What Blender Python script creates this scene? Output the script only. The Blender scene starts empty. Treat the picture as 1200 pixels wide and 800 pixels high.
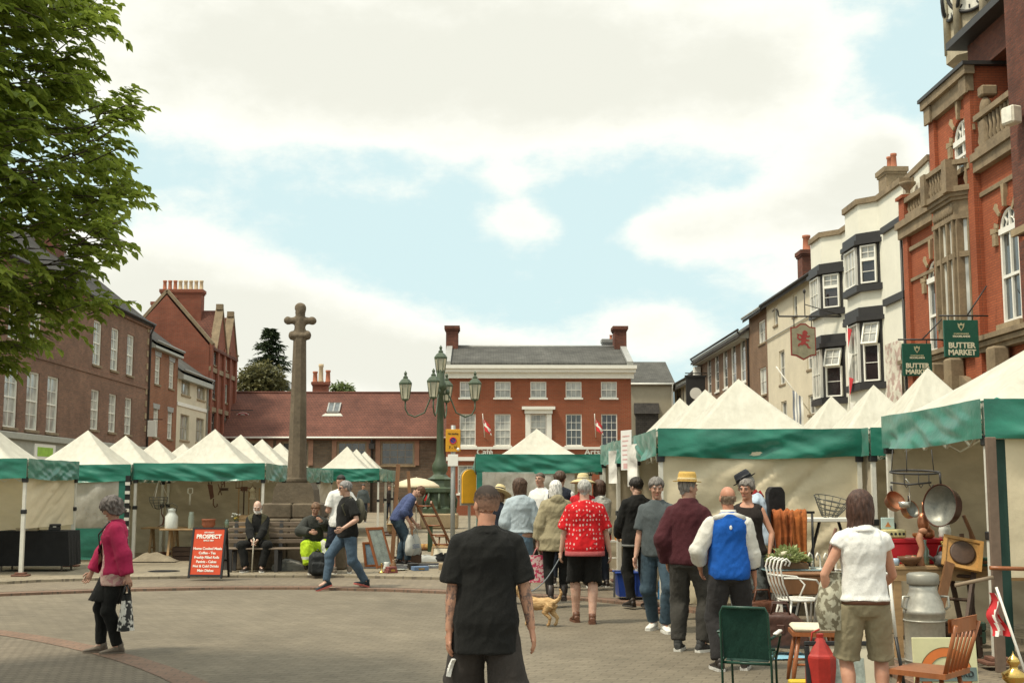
import bpy,bmesh,math,random
from mathutils import Vector,Matrix,noise
R=math.radians;PI=math.pi
V=Vector
rnd=random.Random(7)
scene=bpy.context.scene
COL=scene.collection
FPX=1430.0;PITCH=R(6.78);YAW=math.atan(28/FPX);CAMZ=1.70
cF=V((math.sin(YAW)*math.cos(PITCH),math.cos(YAW)*math.cos(PITCH),math.sin(PITCH)))
cR=V((math.cos(YAW),-math.sin(YAW),0));cU=cR.cross(cF)
CAM=V((0,0,CAMZ))
def ray(px,py):return cF*FPX+cR*(px-600)+cU*(400-py)
def onY(px,py,y):d=ray(px,py);return CAM+d*(y/d.y)
def onX(px,py,x):d=ray(px,py);return CAM+d*(x/d.x)
def onZ(px,py,z=0.0):d=ray(px,py);return CAM+d*((z-CAMZ)/d.z)
cd=bpy.data.cameras.new('camera');cam=bpy.data.objects.new('camera',cd);COL.objects.link(cam)
cam.matrix_world=Matrix(((cR.x,cU.x,-cF.x,0),(cR.y,cU.y,-cF.y,0),(cR.z,cU.z,-cF.z,CAMZ),(0,0,0,1)))
cd.sensor_width=36;cd.lens=36*FPX/1200;cd.clip_end=3000;cd.clip_start=.1
scene.camera=cam
class NT:
 def __init__(s,name):
  s.m=bpy.data.materials.new(name);s.m.use_nodes=True;s.t=s.m.node_tree
  s.b=s.t.nodes['Principled BSDF'];s.out=s.t.nodes['Material Output']
 def n(s,typ,**kw):
  nd=s.t.nodes.new(typ)
  for k,v in kw.items():
   if k[0]=='i' and k[1:].isdigit():nd.inputs[int(k[1:])].default_value=v
   elif k in('op',):nd.operation=v
   elif hasattr(nd,k)and k not in nd.inputs:setattr(nd,k,v)
   else:nd.inputs[k].default_value=v
  return nd
 def l(s,a,b):s.t.links.new(a,b)
 def math(s,op,a,b=None,clamp=False):
  nd=s.t.nodes.new('ShaderNodeMath');nd.operation=op;nd.use_clamp=clamp
  for i,x in enumerate((a,b)):
   if x is None:continue
   if isinstance(x,(int,float)):nd.inputs[i].default_value=x
   else:s.l(x,nd.inputs[i])
  return nd.outputs[0]
 def mix(s,f,a,b,blend='MIX'):
  nd=s.t.nodes.new('ShaderNodeMix');nd.data_type='RGBA';nd.blend_type=blend
  for i,x in((0,f),(6,a),(7,b)):
   if isinstance(x,(int,float)):nd.inputs[i].default_value=x
   elif isinstance(x,(tuple,list)):nd.inputs[i].default_value=(*x[:3],1)
   else:s.l(x,nd.inputs[i])
  return nd.outputs[2]
 def ramp(s,f,stops):
  nd=s.t.nodes.new('ShaderNodeValToRGB');s.l(f,nd.inputs[0])
  e=nd.color_ramp.elements
  while len(e)<len(stops):e.new(.5)
  for i,(p,c)in enumerate(stops):
   e[i].position=p;e[i].color=(c,c,c,1)if isinstance(c,(int,float))else(*c[:3],1)
  return nd.outputs[0]
 def obj(s):return s.n('ShaderNodeTexCoord').outputs['Object']
 def noise(s,vec,scale,detail=3,rough=.55):
  nd=s.n('ShaderNodeTexNoise');nd.inputs['Scale'].default_value=scale
  nd.inputs['Detail'].default_value=detail;nd.inputs['Roughness'].default_value=rough
  if vec is not None:s.l(vec,nd.inputs['Vector'])
  return nd.outputs[0]
 def bump(s,h,strength=.3,dist=.01):
  nd=s.n('ShaderNodeBump');nd.inputs['Strength'].default_value=strength;nd.inputs['Distance'].default_value=dist
  s.l(h,nd.inputs['Height']);s.l(nd.outputs[0],s.b.inputs['Normal'])
 def scalev(s,vec,sc):
  nd=s.n('ShaderNodeMapping');nd.inputs['Scale'].default_value=sc;s.l(vec,nd.inputs['Vector']);return nd.outputs[0]
 def wallv(s):
  """(u, v) on any wall or roof face of an axis-aligned building from its object coordinates"""
  tc=s.n('ShaderNodeTexCoord');sp=s.n('ShaderNodeSeparateXYZ');s.l(tc.outputs['Object'],sp.inputs[0])
  sn=s.n('ShaderNodeSeparateXYZ');s.l(tc.outputs['Normal'],sn.inputs[0])
  ax=s.math('GREATER_THAN',s.math('ABSOLUTE',sn.outputs[0]),.75)
  u=s.math('ADD',s.math('MULTIPLY',sp.outputs[0],s.math('SUBTRACT',1,ax)),s.math('MULTIPLY',sp.outputs[1],ax))
  zz=s.math('GREATER_THAN',s.math('ABSOLUTE',sn.outputs[2]),.9)
  v=s.math('ADD',s.math('MULTIPLY',sp.outputs[2],s.math('SUBTRACT',1,zz)),s.math('MULTIPLY',sp.outputs[1],zz))
  cb=s.n('ShaderNodeCombineXYZ');s.l(u,cb.inputs[0]);s.l(v,cb.inputs[1]);return cb.outputs[0]
 def col(s,c):
  if isinstance(c,(tuple,list)):s.b.inputs['Base Color'].default_value=(*c[:3],1)
  else:s.l(c,s.b.inputs['Base Color'])
 def set(s,rough=None,metal=None,spec=None):
  if rough is not None:s.b.inputs['Roughness'].default_value=rough
  if metal is not None:s.b.inputs['Metallic'].default_value=metal
  if spec is not None:s.b.inputs['Specular IOR Level'].default_value=spec
  return s.m
MATS={}
def mul(c,k):return tuple(min(1,x*k)for x in c)
def mat(name,c,rough=.7,var=.22,scale=6,bump=0,metal=0,bscale=None,spec=.4,stretch=None):
 if name in MATS:return MATS[name]
 t=NT(name);o=t.obj()
 if stretch:o=t.scalev(o,stretch)
 f=t.noise(o,scale,4,.6);f2=t.noise(o,scale*7,2)
 f=t.math('ADD',t.math('MULTIPLY',f,.7),t.math('MULTIPLY',f2,.3))
 t.col(t.mix(t.ramp(f,((.3,0),(.7,1))),mul(c,1-var),mul(c,1+var)))
 if bump:t.bump(t.noise(o,bscale or scale*4,4),bump,.01)
 MATS[name]=t.set(rough,metal,spec);return t.m
def mat_cloth(name,c,c2=None,pattern=None,pscale=30,rough=.9,var=.16,trans=0):
 """fabric: weave bump, soft colour variation; pattern 'dots', 'mottle', 'check', 'stripe', 'knit'"""
 if name in MATS:return MATS[name]
 t=NT(name);o=t.obj();f=t.noise(o,5,4,.6)
 base=t.mix(t.ramp(f,((.3,0),(.7,1))),mul(c,1-var),mul(c,1+var))
 if pattern=='dots':
  vo=t.n('ShaderNodeTexVoronoi');vo.inputs['Scale'].default_value=pscale;vo.inputs['Randomness'].default_value=.35
  t.l(t.scalev(o,(1,1,.72)),vo.inputs['Vector'])
  base=t.mix(t.math('LESS_THAN',vo.outputs[0],.27),base,c2)
 elif pattern=='mottle':
  g=t.noise(o,pscale,2,.5);base=t.mix(t.ramp(g,((.48,0),(.54,1))),base,c2)
 elif pattern=='stripe':
  w=t.n('ShaderNodeTexWave');w.inputs['Scale'].default_value=pscale;w.inputs['Distortion'].default_value=.4;t.l(o,w.inputs['Vector'])
  base=t.mix(t.ramp(w.outputs[1],((.45,0),(.55,1))),base,c2)
 elif pattern=='check':
  w=t.n('ShaderNodeTexVoronoi',distance='CHEBYCHEV');w.inputs['Scale'].default_value=pscale;w.inputs['Randomness'].default_value=.1;t.l(o,w.inputs['Vector'])
  base=t.mix(t.ramp(w.outputs[0],((.30,0),(.36,1))),base,c2)
 t.col(base);t.b.inputs['Sheen Weight'].default_value=.03
 h=t.math('ADD',t.math('MULTIPLY',t.noise(o,260,1),.3),t.math('MULTIPLY',t.noise(t.scalev(o,(1,1,.5)),20,3),2.2))
 t.bump(h,.5,.012);t.set(rough,0,.2)
 if trans:
  tr=t.n('ShaderNodeBsdfTranslucent');t.l(base,tr.inputs[0]);mx=t.n('ShaderNodeMixShader');mx.inputs[0].default_value=trans
  t.l(t.b.outputs[0],mx.inputs[1]);t.l(tr.outputs[0],mx.inputs[2]);t.l(mx.outputs[0],t.out.inputs[0])
 MATS[name]=t.m;return t.m
def mat_brick(name,c1,c2,mortar,bw=.225,bh=.075,ms=.010,stain=.35,bump=.4):
 if name in MATS:return MATS[name]
 t=NT(name);v=t.wallv()
 b=t.n('ShaderNodeTexBrick');t.l(v,b.inputs['Vector'])
 b.inputs['Color1'].default_value=(*c1,1);b.inputs['Color2'].default_value=(*c2,1);b.inputs['Mortar'].default_value=(*mortar,1)
 b.inputs['Scale'].default_value=1;b.inputs['Brick Width'].default_value=bw;b.inputs['Row Height'].default_value=bh
 b.inputs['Mortar Size'].default_value=ms;b.inputs['Mortar Smooth'].default_value=.2;b.inputs['Bias'].default_value=-.1
 o=t.obj();f=t.noise(o,.55,5,.65);g=t.noise(t.scalev(o,(1,1,.35)),2.2,4,.6)
 k=t.math('MULTIPLY',t.ramp(f,((.3,1-stain),(.75,1.0+stain*.3))),t.ramp(g,((.25,1-stain*.5),(.65,1.0))))
 t.col(t.mix(1.0,b.outputs[0],k,'MULTIPLY'));t.bump(t.math('SUBTRACT',t.noise(o,30,3),b.outputs[1]),bump,.012)
 MATS[name]=t.set(.88,0,.25);return t.m
def mat_glass(name,c=(.06,.07,.07),rough=.06,spec=.9):
 if name in MATS:return MATS[name]
 t=NT(name);f=t.noise(t.scalev(t.obj(),(1,1,.6)),1.7,2)
 t.col(t.mix(t.ramp(f,((.35,0),(.65,1))),mul(c,.55),mul(c,1.4)))
 t.bump(t.noise(t.obj(),3.5,2),.12,.02);MATS[name]=t.set(rough,0,spec);return t.m
class MB:
 def __init__(s):s.v=[];s.f=[];s.mi=[];s.sm=[];s.M=Matrix()
 def at(s,loc=(0,0,0),rz=0,rx=0,ry=0):
  s.M=Matrix.Translation(V(loc))@Matrix.Rotation(rz,4,'Z')@Matrix.Rotation(ry,4,'Y')@Matrix.Rotation(rx,4,'X');return s
 def p(s,co):s.v.append(s.M@V(co));return len(s.v)-1
 def face(s,idx,m=0,sm=False):s.f.append(tuple(idx));s.mi.append(m);s.sm.append(sm)
 def poly(s,pts,m=0,sm=False):s.face([s.p(q)for q in pts],m,sm);return s
 def box(s,x0,x1,y0,y1,z0,z1,m=0,b=0):
  if b:
   b=min(b,abs(x1-x0)*.45,abs(y1-y0)*.45,abs(z1-z0)*.45)
   X=(x0,x1);Y=(y0,y1);Z=(z0,z1);g={}
   for i in(0,1):
    for j in(0,1):
     for k in(0,1):
      sx,sy,sz=(b if i==0 else-b),(b if j==0 else-b),(b if k==0 else-b)
      g[i,j,k]=(s.p((X[i],Y[j]+sy,Z[k]+sz)),s.p((X[i]+sx,Y[j],Z[k]+sz)),s.p((X[i]+sx,Y[j]+sy,Z[k])))
   def q(a,bb,c,d):s.face((a,bb,c,d),m)
   for i in(0,1):
    L=[g[i,0,0][0],g[i,1,0][0],g[i,1,1][0],g[i,0,1][0]];q(*(L if i else L[::-1]))
    L=[g[0,i,0][1],g[1,i,0][1],g[1,i,1][1],g[0,i,1][1]];q(*(L[::-1]if i else L))
    L=[g[0,0,i][2],g[1,0,i][2],g[1,1,i][2],g[0,1,i][2]];q(*(L if i else L[::-1]))
   for i in(0,1):
    for j in(0,1):
     q(g[i,j,0][0],g[i,j,0][1],g[i,j,1][1],g[i,j,1][0])
     q(g[i,0,j][0],g[i,0,j][2],g[i,1,j][2],g[i,1,j][0])
     q(g[0,i,j][1],g[0,i,j][2],g[1,i,j][2],g[1,i,j][1])
     for k in(0,1):s.face(g[i,j,k],m)
   return s
  a=[s.p((x,y,z))for z in(z0,z1)for y in(y0,y1)for x in(x0,x1)]
  for q in((0,2,3,1),(4,5,7,6),(0,1,5,4),(2,6,7,3),(0,4,6,2),(1,3,7,5)):s.face([a[i]for i in q],m)
  return s
 def beam(s,a,b,w,h,m=0,up=(0,0,1)):
  """a rectangular bar from a to b"""
  a,b=V(a),V(b);d=(b-a).normalized();u=V(up)
  if abs(d.dot(u))>.98:u=V((0,1,0))
  x=d.cross(u).normalized();y=x.cross(d)
  c=[s.p(e+x*(w/2*i)+y*(h/2*j))for e in(a,b)for i,j in((-1,-1),(1,-1),(1,1),(-1,1))]
  for q in((0,1,2,3),(7,6,5,4),(0,4,5,1),(1,5,6,2),(2,6,7,3),(3,7,4,0)):s.face([c[i]for i in q],m)
  return s
 def tube(s,pts,r,n=8,m=0,cap=True,closed=False,flat=1.0,up=None,sm=True):
  pts=[V(p)for p in pts];N=len(pts);rr=r if isinstance(r,(list,tuple))else[r]*N
  prev=None;rings=[]
  for i in range(N):
   if closed:t=pts[(i+1)%N]-pts[i-1]
   else:t=pts[min(i+1,N-1)]-pts[max(i-1,0)]
   t=t.normalized()if t.length>1e-9 else V((0,0,1))
   if prev is None:
    u=V(up)if up else(V((0,0,1))if abs(t.z)<.9 else V((0,1,0)))
    x=u-t*u.dot(t)
   else:x=prev-t*prev.dot(t)
   x.normalize();prev=x;y=t.cross(x)
   ra,rb=(rr[i]if isinstance(rr[i],tuple)else(rr[i],rr[i]*flat))
   rings.append([s.p(pts[i]+x*(ra*math.cos(2*PI*k/n))+y*(rb*math.sin(2*PI*k/n)))for k in range(n)])
  for i in range(N if closed else N-1):
   A,B=rings[i],rings[(i+1)%N]
   for k in range(n):s.face((A[k],A[(k+1)%n],B[(k+1)%n],B[k]),m,sm)
  if cap and not closed:s.face(rings[0][::-1],m);s.face(rings[-1],m)
  return s
 def rod(s,a,b,r,n=6,m=0,r2=None):return s.tube([a,b],[r,r if r2 is None else r2],n,m)
 def lathe(s,prof,n=16,m=0,c=(0,0,0),sm=True,mfn=None,a0=0,oval=1.0):
  rings=[]
  for(r,z)in prof:
   rings.append([s.p((c[0]+r*math.cos(a0+2*PI*k/n),c[1]+r*oval*math.sin(a0+2*PI*k/n),c[2]+z))for k in range(n)]if r>1e-6 else[s.p((c[0],c[1],c[2]+z))])
  for i in range(len(prof)-1):
   A,B=rings[i],rings[i+1];mm=mfn(i)if mfn else m
   for k in range(n):
    k2=(k+1)%n
    if len(A)==1 and len(B)>1:s.face((A[0],B[k2],B[k]),mm,sm)
    elif len(B)==1 and len(A)>1:s.face((A[k],A[k2],B[0]),mm,sm)
    elif len(A)>1:s.face((A[k],A[k2],B[k2],B[k]),mm,sm)
  for end,ring in((0,rings[0]),(1,rings[-1])):
   if len(ring)>1:s.face(ring[::-1]if not end else ring,mfn(0)if mfn and not end else m)
  return s
 def ell(s,c,r,nu=14,nv=9,m=0):
  c=V(c);rings=[]
  for i in range(nv+1):
   th=PI*i/nv
   if i in(0,nv):rings.append([s.p(c+V((0,0,r[2]*math.cos(th))))])
   else:rings.append([s.p(c+V((r[0]*math.sin(th)*math.cos(2*PI*k/nu),r[1]*math.sin(th)*math.sin(2*PI*k/nu),r[2]*math.cos(th))))for k in range(nu)])
  for i in range(nv):
   A,B=rings[i],rings[i+1]
   for k in range(nu):
    k2=(k+1)%nu
    if len(A)==1:s.face((A[0],B[k],B[k2]),m,True)
    elif len(B)==1:s.face((A[k2],A[k],B[0]),m,True)
    else:s.face((A[k],B[k],B[k2],A[k2]),m,True)
  return s
 def grid(s,fn,nu,nv,m=0,sm=True,mfn=None,wrap=False):
  g=[[s.p(fn(i/nu,j/nv))for i in range(nu+(0 if wrap else 1))]for j in range(nv+1)]
  for j in range(nv):
   for i in range(nu):
    i2=(i+1)%nu if wrap else i+1
    s.face((g[j][i],g[j][i2],g[j+1][i2],g[j+1][i]),mfn(i/nu,j/nv)if mfn else m,sm)
  return s
 def prism(s,pts,y0,y1,m=0,axis='y',m2=None):
  """an outline in (x,z) pulled from y0 to y1 (axis y); axis x: outline in (y,z); axis z: outline in (x,y)"""
  def w(p,d):return{'y':(p[0],d,p[1]),'x':(d,p[0],p[1]),'z':(p[0],p[1],d)}[axis]
  A=[s.p(w(p,y0))for p in pts];B=[s.p(w(p,y1))for p in pts];n=len(pts)
  s.face(A,m);s.face(B[::-1],m if m2 is None else m2)
  for i in range(n):s.face((A[i],B[i],B[(i+1)%n],A[(i+1)%n]),m)
  return s
 def mesh(s,name,mats,fix=True):
  me=bpy.data.meshes.new(name);me.from_pydata([tuple(q)for q in s.v],[],s.f)
  me.polygons.foreach_set('material_index',s.mi);me.polygons.foreach_set('use_smooth',s.sm)
  for m in(mats if isinstance(mats,(list,tuple))else[mats]):me.materials.append(m)
  if fix:
   bm=bmesh.new();bm.from_mesh(me);bmesh.ops.recalc_face_normals(bm,faces=bm.faces);bm.to_mesh(me);bm.free()
  me.update();return me
 def build(s,name,mats,parent=None,label=None,fix=True):
  return link(name,s.mesh(name,mats,fix),parent,label)
def link(name,me,parent=None,label=None,loc=None,rz=None):
 o=bpy.data.objects.new(name,me);COL.objects.link(o)
 if parent is not None:o.parent=parent
 if label:o['label']=label
 if loc is not None:o.location=loc
 if rz is not None:o.rotation_euler.z=rz
 return o
def thing(name,label,cat,loc=(0,0,0),rz=0,group=None):
 o=bpy.data.objects.new(name,None);COL.objects.link(o);o.empty_display_size=.2
 o.location=loc;o.rotation_euler=(0,0,rz);return tag(o,label,cat,group)
def tag(o,label,cat,group=None):
 o['label']=label;o['category']=cat
 if group:o['group']=group
 return o
def one(name,mb,mats,label,cat,loc=(0,0,0),rz=0,group=None,rot=None):
 o=mb.build(name,mats);o.location=loc;o.rotation_euler=rot or(0,0,rz);return tag(o,label,cat,group)
def struct(name,mb,mats):o=mb.build(name,mats);o['kind']='structure';return o
def copy_thing(o,loc,rz,label,group=None):
 def rec(a,par):
  c=a.copy();COL.objects.link(c)
  if par is not None:c.parent=par
  for ch in[x for x in a.children]:rec(ch,c)
  return c
 c=rec(o,None);c.location=loc;c.rotation_euler=(0,0,rz);c['label']=label
 if group:c['group']=group
 return c
_fc={}
def text_mesh(txt,size,m,bold=0.0,ext=.004,space=1.0):
 c=bpy.data.curves.new('lettering','FONT');c.body=txt;c.size=size;c.extrude=ext;c.offset=bold;c.space_character=space
 c.align_x='CENTER';c.align_y='CENTER';c.resolution_u=3
 o=bpy.data.objects.new('lettering',c);COL.objects.link(o)
 bpy.context.view_layer.update()
 me=bpy.data.meshes.new_from_object(o.evaluated_get(bpy.context.evaluated_depsgraph_get()));me.name='lettering'
 bpy.data.objects.remove(o);bpy.data.curves.remove(c)
 me.materials.clear();me.materials.append(m);return me
def lettering(txt,size,m,parent,loc,rz=0,rx=PI/2,bold=0.0,name='lettering',space=1.0):
 """standing letters facing local -y"""
 o=link(name,text_mesh(txt,size,m,bold,.004,space),parent);o.location=loc;o.rotation_euler=(rx,0,rz);return o
SUN_EL,SUN_AZ=R(61),R(-116)
w=bpy.data.worlds.new('World');scene.world=w;w.use_nodes=True
def make_world():
 t=w.node_tree;t.nodes.clear();nn=t.nodes.new;L=t.links.new
 def mth(op,a,b=None,c=False):
  nd=nn('ShaderNodeMath');nd.operation=op;nd.use_clamp=c
  for i,x in enumerate((a,b)):
   if x is None:continue
   if isinstance(x,(int,float)):nd.inputs[i].default_value=x
   else:L(x,nd.inputs[i])
  return nd.outputs[0]
 out=nn('ShaderNodeOutputWorld');tc=nn('ShaderNodeTexCoord');sp=nn('ShaderNodeSeparateXYZ');L(tc.outputs['Generated'],sp.inputs[0])
 x,y,z=sp.outputs
 az=mth('ARCTAN2',x,y);el=mth('ARCSINE',z)
 sky=nn('ShaderNodeTexSky');sky.sky_type='NISHITA';sky.sun_disc=False;sky.sun_elevation=SUN_EL;sky.sun_rotation=SUN_AZ
 sky.air_density=1.0;sky.dust_density=2.2;sky.ozone_density=1.6
 cb=nn('ShaderNodeCombineXYZ');L(az,cb.inputs[0]);L(mth('MULTIPLY',el,1.7),cb.inputs[1])
 def noi(scale,det,rough,off=0):
  nd=nn('ShaderNodeTexNoise');nd.noise_dimensions='3D';nd.inputs['Scale'].default_value=scale;nd.inputs['Detail'].default_value=det;nd.inputs['Roughness'].default_value=rough
  mp=nn('ShaderNodeMapping');mp.inputs['Location'].default_value=(off,off*.7,off*1.3);L(cb.outputs[0],mp.inputs[0]);L(mp.outputs[0],nd.inputs['Vector']);return nd.outputs[0]
 n1=noi(5.0,7,.6);n2=noi(17,6,.62,3.1);n3=noi(2.2,3,.5,7.7)
 bank=None
 def blob(px,py,rx,ry,amp):
  nonlocal bank
  d=ray(px,py).normalized();a0=math.atan2(d.x,d.y);e0=math.asin(d.z)
  da=mth('DIVIDE',mth('SUBTRACT',az,a0),rx/FPX);de=mth('DIVIDE',mth('SUBTRACT',el,e0),ry/FPX)
  q=mth('ADD',mth('MULTIPLY',da,da),mth('MULTIPLY',de,de))
  g=mth('MULTIPLY',mth('POWER',2.718,mth('MULTIPLY',q,-1.0)),amp)
  bank=g if bank is None else mth('ADD',bank,g)
 for b in CLOUDS:blob(*b)
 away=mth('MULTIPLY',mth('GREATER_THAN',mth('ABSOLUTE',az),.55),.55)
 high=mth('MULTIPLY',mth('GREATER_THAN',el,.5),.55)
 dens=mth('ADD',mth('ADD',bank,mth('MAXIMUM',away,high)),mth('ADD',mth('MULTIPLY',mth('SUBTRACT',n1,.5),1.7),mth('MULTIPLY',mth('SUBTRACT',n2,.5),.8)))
 def mr(v,a,b):
  nd=nn('ShaderNodeMapRange');nd.interpolation_type='SMOOTHSTEP';L(v,nd.inputs[0]);nd.inputs[1].default_value=a;nd.inputs[2].default_value=b;return nd.outputs[0]
 cov=mr(dens,.22,.76);thick=mr(mth('ADD',dens,mth('MULTIPLY',n3,.5)),.85,1.75)
 def mixc(f,a,b):
  nd=nn('ShaderNodeMix');nd.data_type='RGBA'
  for i,q in((0,f),(6,a),(7,b)):
   if isinstance(q,tuple):nd.inputs[i].default_value=(*q,1)
   elif isinstance(q,float):nd.inputs[i].default_value=q
   else:L(q,nd.inputs[i])
  return nd.outputs[2]
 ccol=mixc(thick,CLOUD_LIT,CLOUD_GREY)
 zenith_boost=mth('ADD',mth('MULTIPLY',mr(el,.42,1.0),1.0),1.0)  # clouds above the view made brighter towards the zenith, added to lift the light
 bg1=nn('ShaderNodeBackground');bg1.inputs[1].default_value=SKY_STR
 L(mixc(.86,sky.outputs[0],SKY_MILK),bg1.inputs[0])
 bg2=nn('ShaderNodeBackground');L(ccol,bg2.inputs[0]);L(zenith_boost,bg2.inputs[1])
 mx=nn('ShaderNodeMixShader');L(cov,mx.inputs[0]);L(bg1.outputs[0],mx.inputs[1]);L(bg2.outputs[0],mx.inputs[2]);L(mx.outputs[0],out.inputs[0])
CLOUDS=[(250,60,250,98,1.0),(500,55,260,108,1.0),(750,65,200,102,.98),(890,85,90,55,.72),(640,130,300,52,.35),(120,340,150,85,1.0),(260,350,130,72,.95),(380,408,150,62,1.0),(500,432,130,50,.95),(600,444,120,45,.85),(1005,212,72,60,1.0),(925,252,82,42,.9),(805,272,82,36,1.0),(1045,180,42,42,.7),(770,388,75,36,.8),(900,335,90,45,.45),(1000,330,90,70,.5),(612,262,50,27,.75),(600,210,45,18,.55),(420,220,60,18,.4),(600,-300,900,180,.7)]
CLOUD_LIT=(.80,.795,.72);CLOUD_GREY=(.645,.645,.57);SKY_MILK=(8.6,11.0,11.0);SKY_STR=.065
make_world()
sl=bpy.data.lights.new('sun','SUN');so=bpy.data.objects.new('sun',sl);COL.objects.link(so)
sl.energy=2.6;sl.angle=R(8);sl.color=(1,.91,.74)
sd=V((math.sin(SUN_AZ)*math.cos(SUN_EL),math.cos(SUN_AZ)*math.cos(SUN_EL),math.sin(SUN_EL)))
so.rotation_euler=(-sd).to_track_quat('-Z','Y').to_euler()
scene.view_settings.view_transform='Standard';scene.view_settings.look='None'
scene.view_settings.exposure=.47;scene.view_settings.gamma=1
KERB=.09
def mat_setts(name,c1,c2,mortar,bw,bh,patch,rot=0.0,ms=.007,pc=.8):
 t=NT(name);o=t.obj();mp=t.n('ShaderNodeMapping');mp.inputs['Rotation'].default_value=(0,0,rot);t.l(o,mp.inputs[0])
 b=t.n('ShaderNodeTexBrick');t.l(mp.outputs[0],b.inputs['Vector']);b.offset=.5
 b.inputs['Color1'].default_value=(*c1,1);b.inputs['Color2'].default_value=(*c2,1);b.inputs['Mortar'].default_value=(*mortar,1)
 b.inputs['Scale'].default_value=1;b.inputs['Brick Width'].default_value=bw;b.inputs['Row Height'].default_value=bh;b.inputs['Mortar Size'].default_value=ms
 f=t.noise(o,.32,6,.68);g=t.noise(o,2.6,5,.7);h=t.noise(o,40,2)
 vo=t.n('ShaderNodeTexVoronoi');vo.inputs['Scale'].default_value=1.9;t.l(o,vo.inputs['Vector'])
 spots=t.ramp(vo.outputs[0],((.03,.6),(.06,1.0)))
 k=t.math('MULTIPLY',t.ramp(f,((.3,1-patch),(.72,1.1))),t.ramp(g,((.25,.82),(.7,1.08))))
 k=t.math('MULTIPLY',t.math('MULTIPLY',k,t.ramp(h,((.3,.9),(.7,1.08)))),spots)
 t.col(t.mix(1.0,b.outputs[0],k,'MULTIPLY'));t.bump(t.math('SUBTRACT',t.math('MULTIPLY',h,.6),b.outputs[1]),.5,.008)
 return t.set(.85,0,.3)
G=MB();G.poly([(-700,-60,0),(700,-60,0),(700,1500,0),(-700,1500,0)])
m_road=mat_setts('road setts',(.212,.178,.126),(.178,.149,.104),(.134,.112,.08),.21,.105,.32,.35)
struct('ground',G,m_road)
m_pave=mat_setts('pavement slabs',(.27,.225,.155),(.225,.19,.132),(.16,.135,.095),.62,.45,.25,0,.012)
m_flag=mat_setts('stone edging setts',(.31,.26,.18),(.255,.215,.15),(.18,.15,.11),.34,.2,.2,0,.014)
m_redbrick_paving=mat_setts('red brick paving',(.235,.145,.098),(.20,.128,.088),(.13,.10,.075),.21,.105,.2,0)
m_strip=mat_setts('brown paver band',(.215,.175,.122),(.185,.15,.107),(.115,.095,.07),.21,.105,.2,.8)
KP=[(-40,700),(60,696),(160,692.5),(260,690.5),(360,690.5),(460,693),(560,697),(640,701),(700,705),(770,712),(840,722),(920,742),(1000,770),(1080,810),(1150,880),(1210,1000)]
kp=[onZ(a,b,0)for a,b in KP];kp=[V((-60,kp[0].y-1.5,0)),V((-16,kp[0].y-.25,0))]+kp
def offs(pts,d):
 out=[]
 for i,p in enumerate(pts):
  t=(pts[min(i+1,len(pts)-1)]-pts[max(i-1,0)]).normalized();out.append(p+V((-t.y,t.x,0))*d)
 return out
def band(name,d0,d1,z0,z1,m,faceside=True):
 a,b=offs(kp,d0),offs(kp,d1);mb=MB()
 for i in range(len(a)-1):
  mb.poly([a[i]+V((0,0,z1)),a[i+1]+V((0,0,z1)),b[i+1]+V((0,0,z1)),b[i]+V((0,0,z1))])
  if faceside:mb.poly([a[i]+V((0,0,z0)),a[i+1]+V((0,0,z0)),a[i+1]+V((0,0,z1)),a[i]+V((0,0,z1))])
 return struct(name,mb,m)
band('kerb',0,.28,-.02,KERB*.45,m_redbrick_paving)
band('path',.28,2.1,0,KERB*.45+.004,m_strip,False)
band('pavement_edge',2.1,2.75,0,KERB,m_flag)
e=offs(kp,2.75);pv=MB()
far=[V((70,-8,KERB)),V((70,100,KERB)),V((-60,100,KERB))]
pv.poly([V((p.x,p.y,KERB))for p in e]+far)
struct('pavement',pv,m_pave)
ic=V((-14.2,4.5,0));irad=13.15
mi_=MB();N=128
mi_.poly([(ic.x+irad*math.cos(2*PI*k/N),ic.y+irad*math.sin(2*PI*k/N),.004)for k in range(N)])
m_isl=mat_setts('island setts',(.20,.165,.118),(.17,.14,.1),(.11,.09,.065),.105,.105,.2,.2)
struct('road_island',mi_,m_isl)
ring=MB()
for k in range(N):
 q=[(ic.x+r_*math.cos(2*PI*a/N),ic.y+r_*math.sin(2*PI*a/N),.008)for r_,a in((irad,k),(irad,k+1),(irad+.28,k+1),(irad+.28,k))]
 ring.poly(q)
struct('road_island_edge',ring,m_redbrick_paving)
def mat_canopy():
 t=NT('white canopy canvas');tc=t.n('ShaderNodeTexCoord');sp=t.n('ShaderNodeSeparateXYZ');t.l(tc.outputs['Generated'],sp.inputs[0])
 q=t.math('ADD',t.math('ABSOLUTE',t.math('SUBTRACT',sp.outputs[0],.5)),t.math('ABSOLUTE',t.math('SUBTRACT',sp.outputs[1],.5)))
 grn=t.math('GREATER_THAN',q,.84);o=t.obj();f=t.noise(o,1.6,4,.6);g=t.noise(t.scalev(o,(6,6,1)),1.5,3)
 wht=t.mix(t.ramp(t.math('ADD',t.math('MULTIPLY',f,.6),t.math('MULTIPLY',g,.4)),((.35,0),(.65,1))),(.58,.55,.455),(.73,.705,.60))
 c=t.mix(grn,wht,(.03,.22,.16));t.col(c);t.set(.55,0,.3);t.bump(t.math('ADD',t.noise(t.scalev(o,(5,5,.5)),1.8,4),t.math('MULTIPLY',t.noise(o,90,1),.06)),.5,.04)
 tr=t.n('ShaderNodeBsdfTranslucent');t.l(c,tr.inputs[0]);mx=t.n('ShaderNodeMixShader');mx.inputs[0].default_value=.28
 t.l(t.b.outputs[0],mx.inputs[1]);t.l(tr.outputs[0],mx.inputs[2]);t.l(mx.outputs[0],t.out.inputs[0]);return t.m
M_CAN=mat_canopy()
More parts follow.
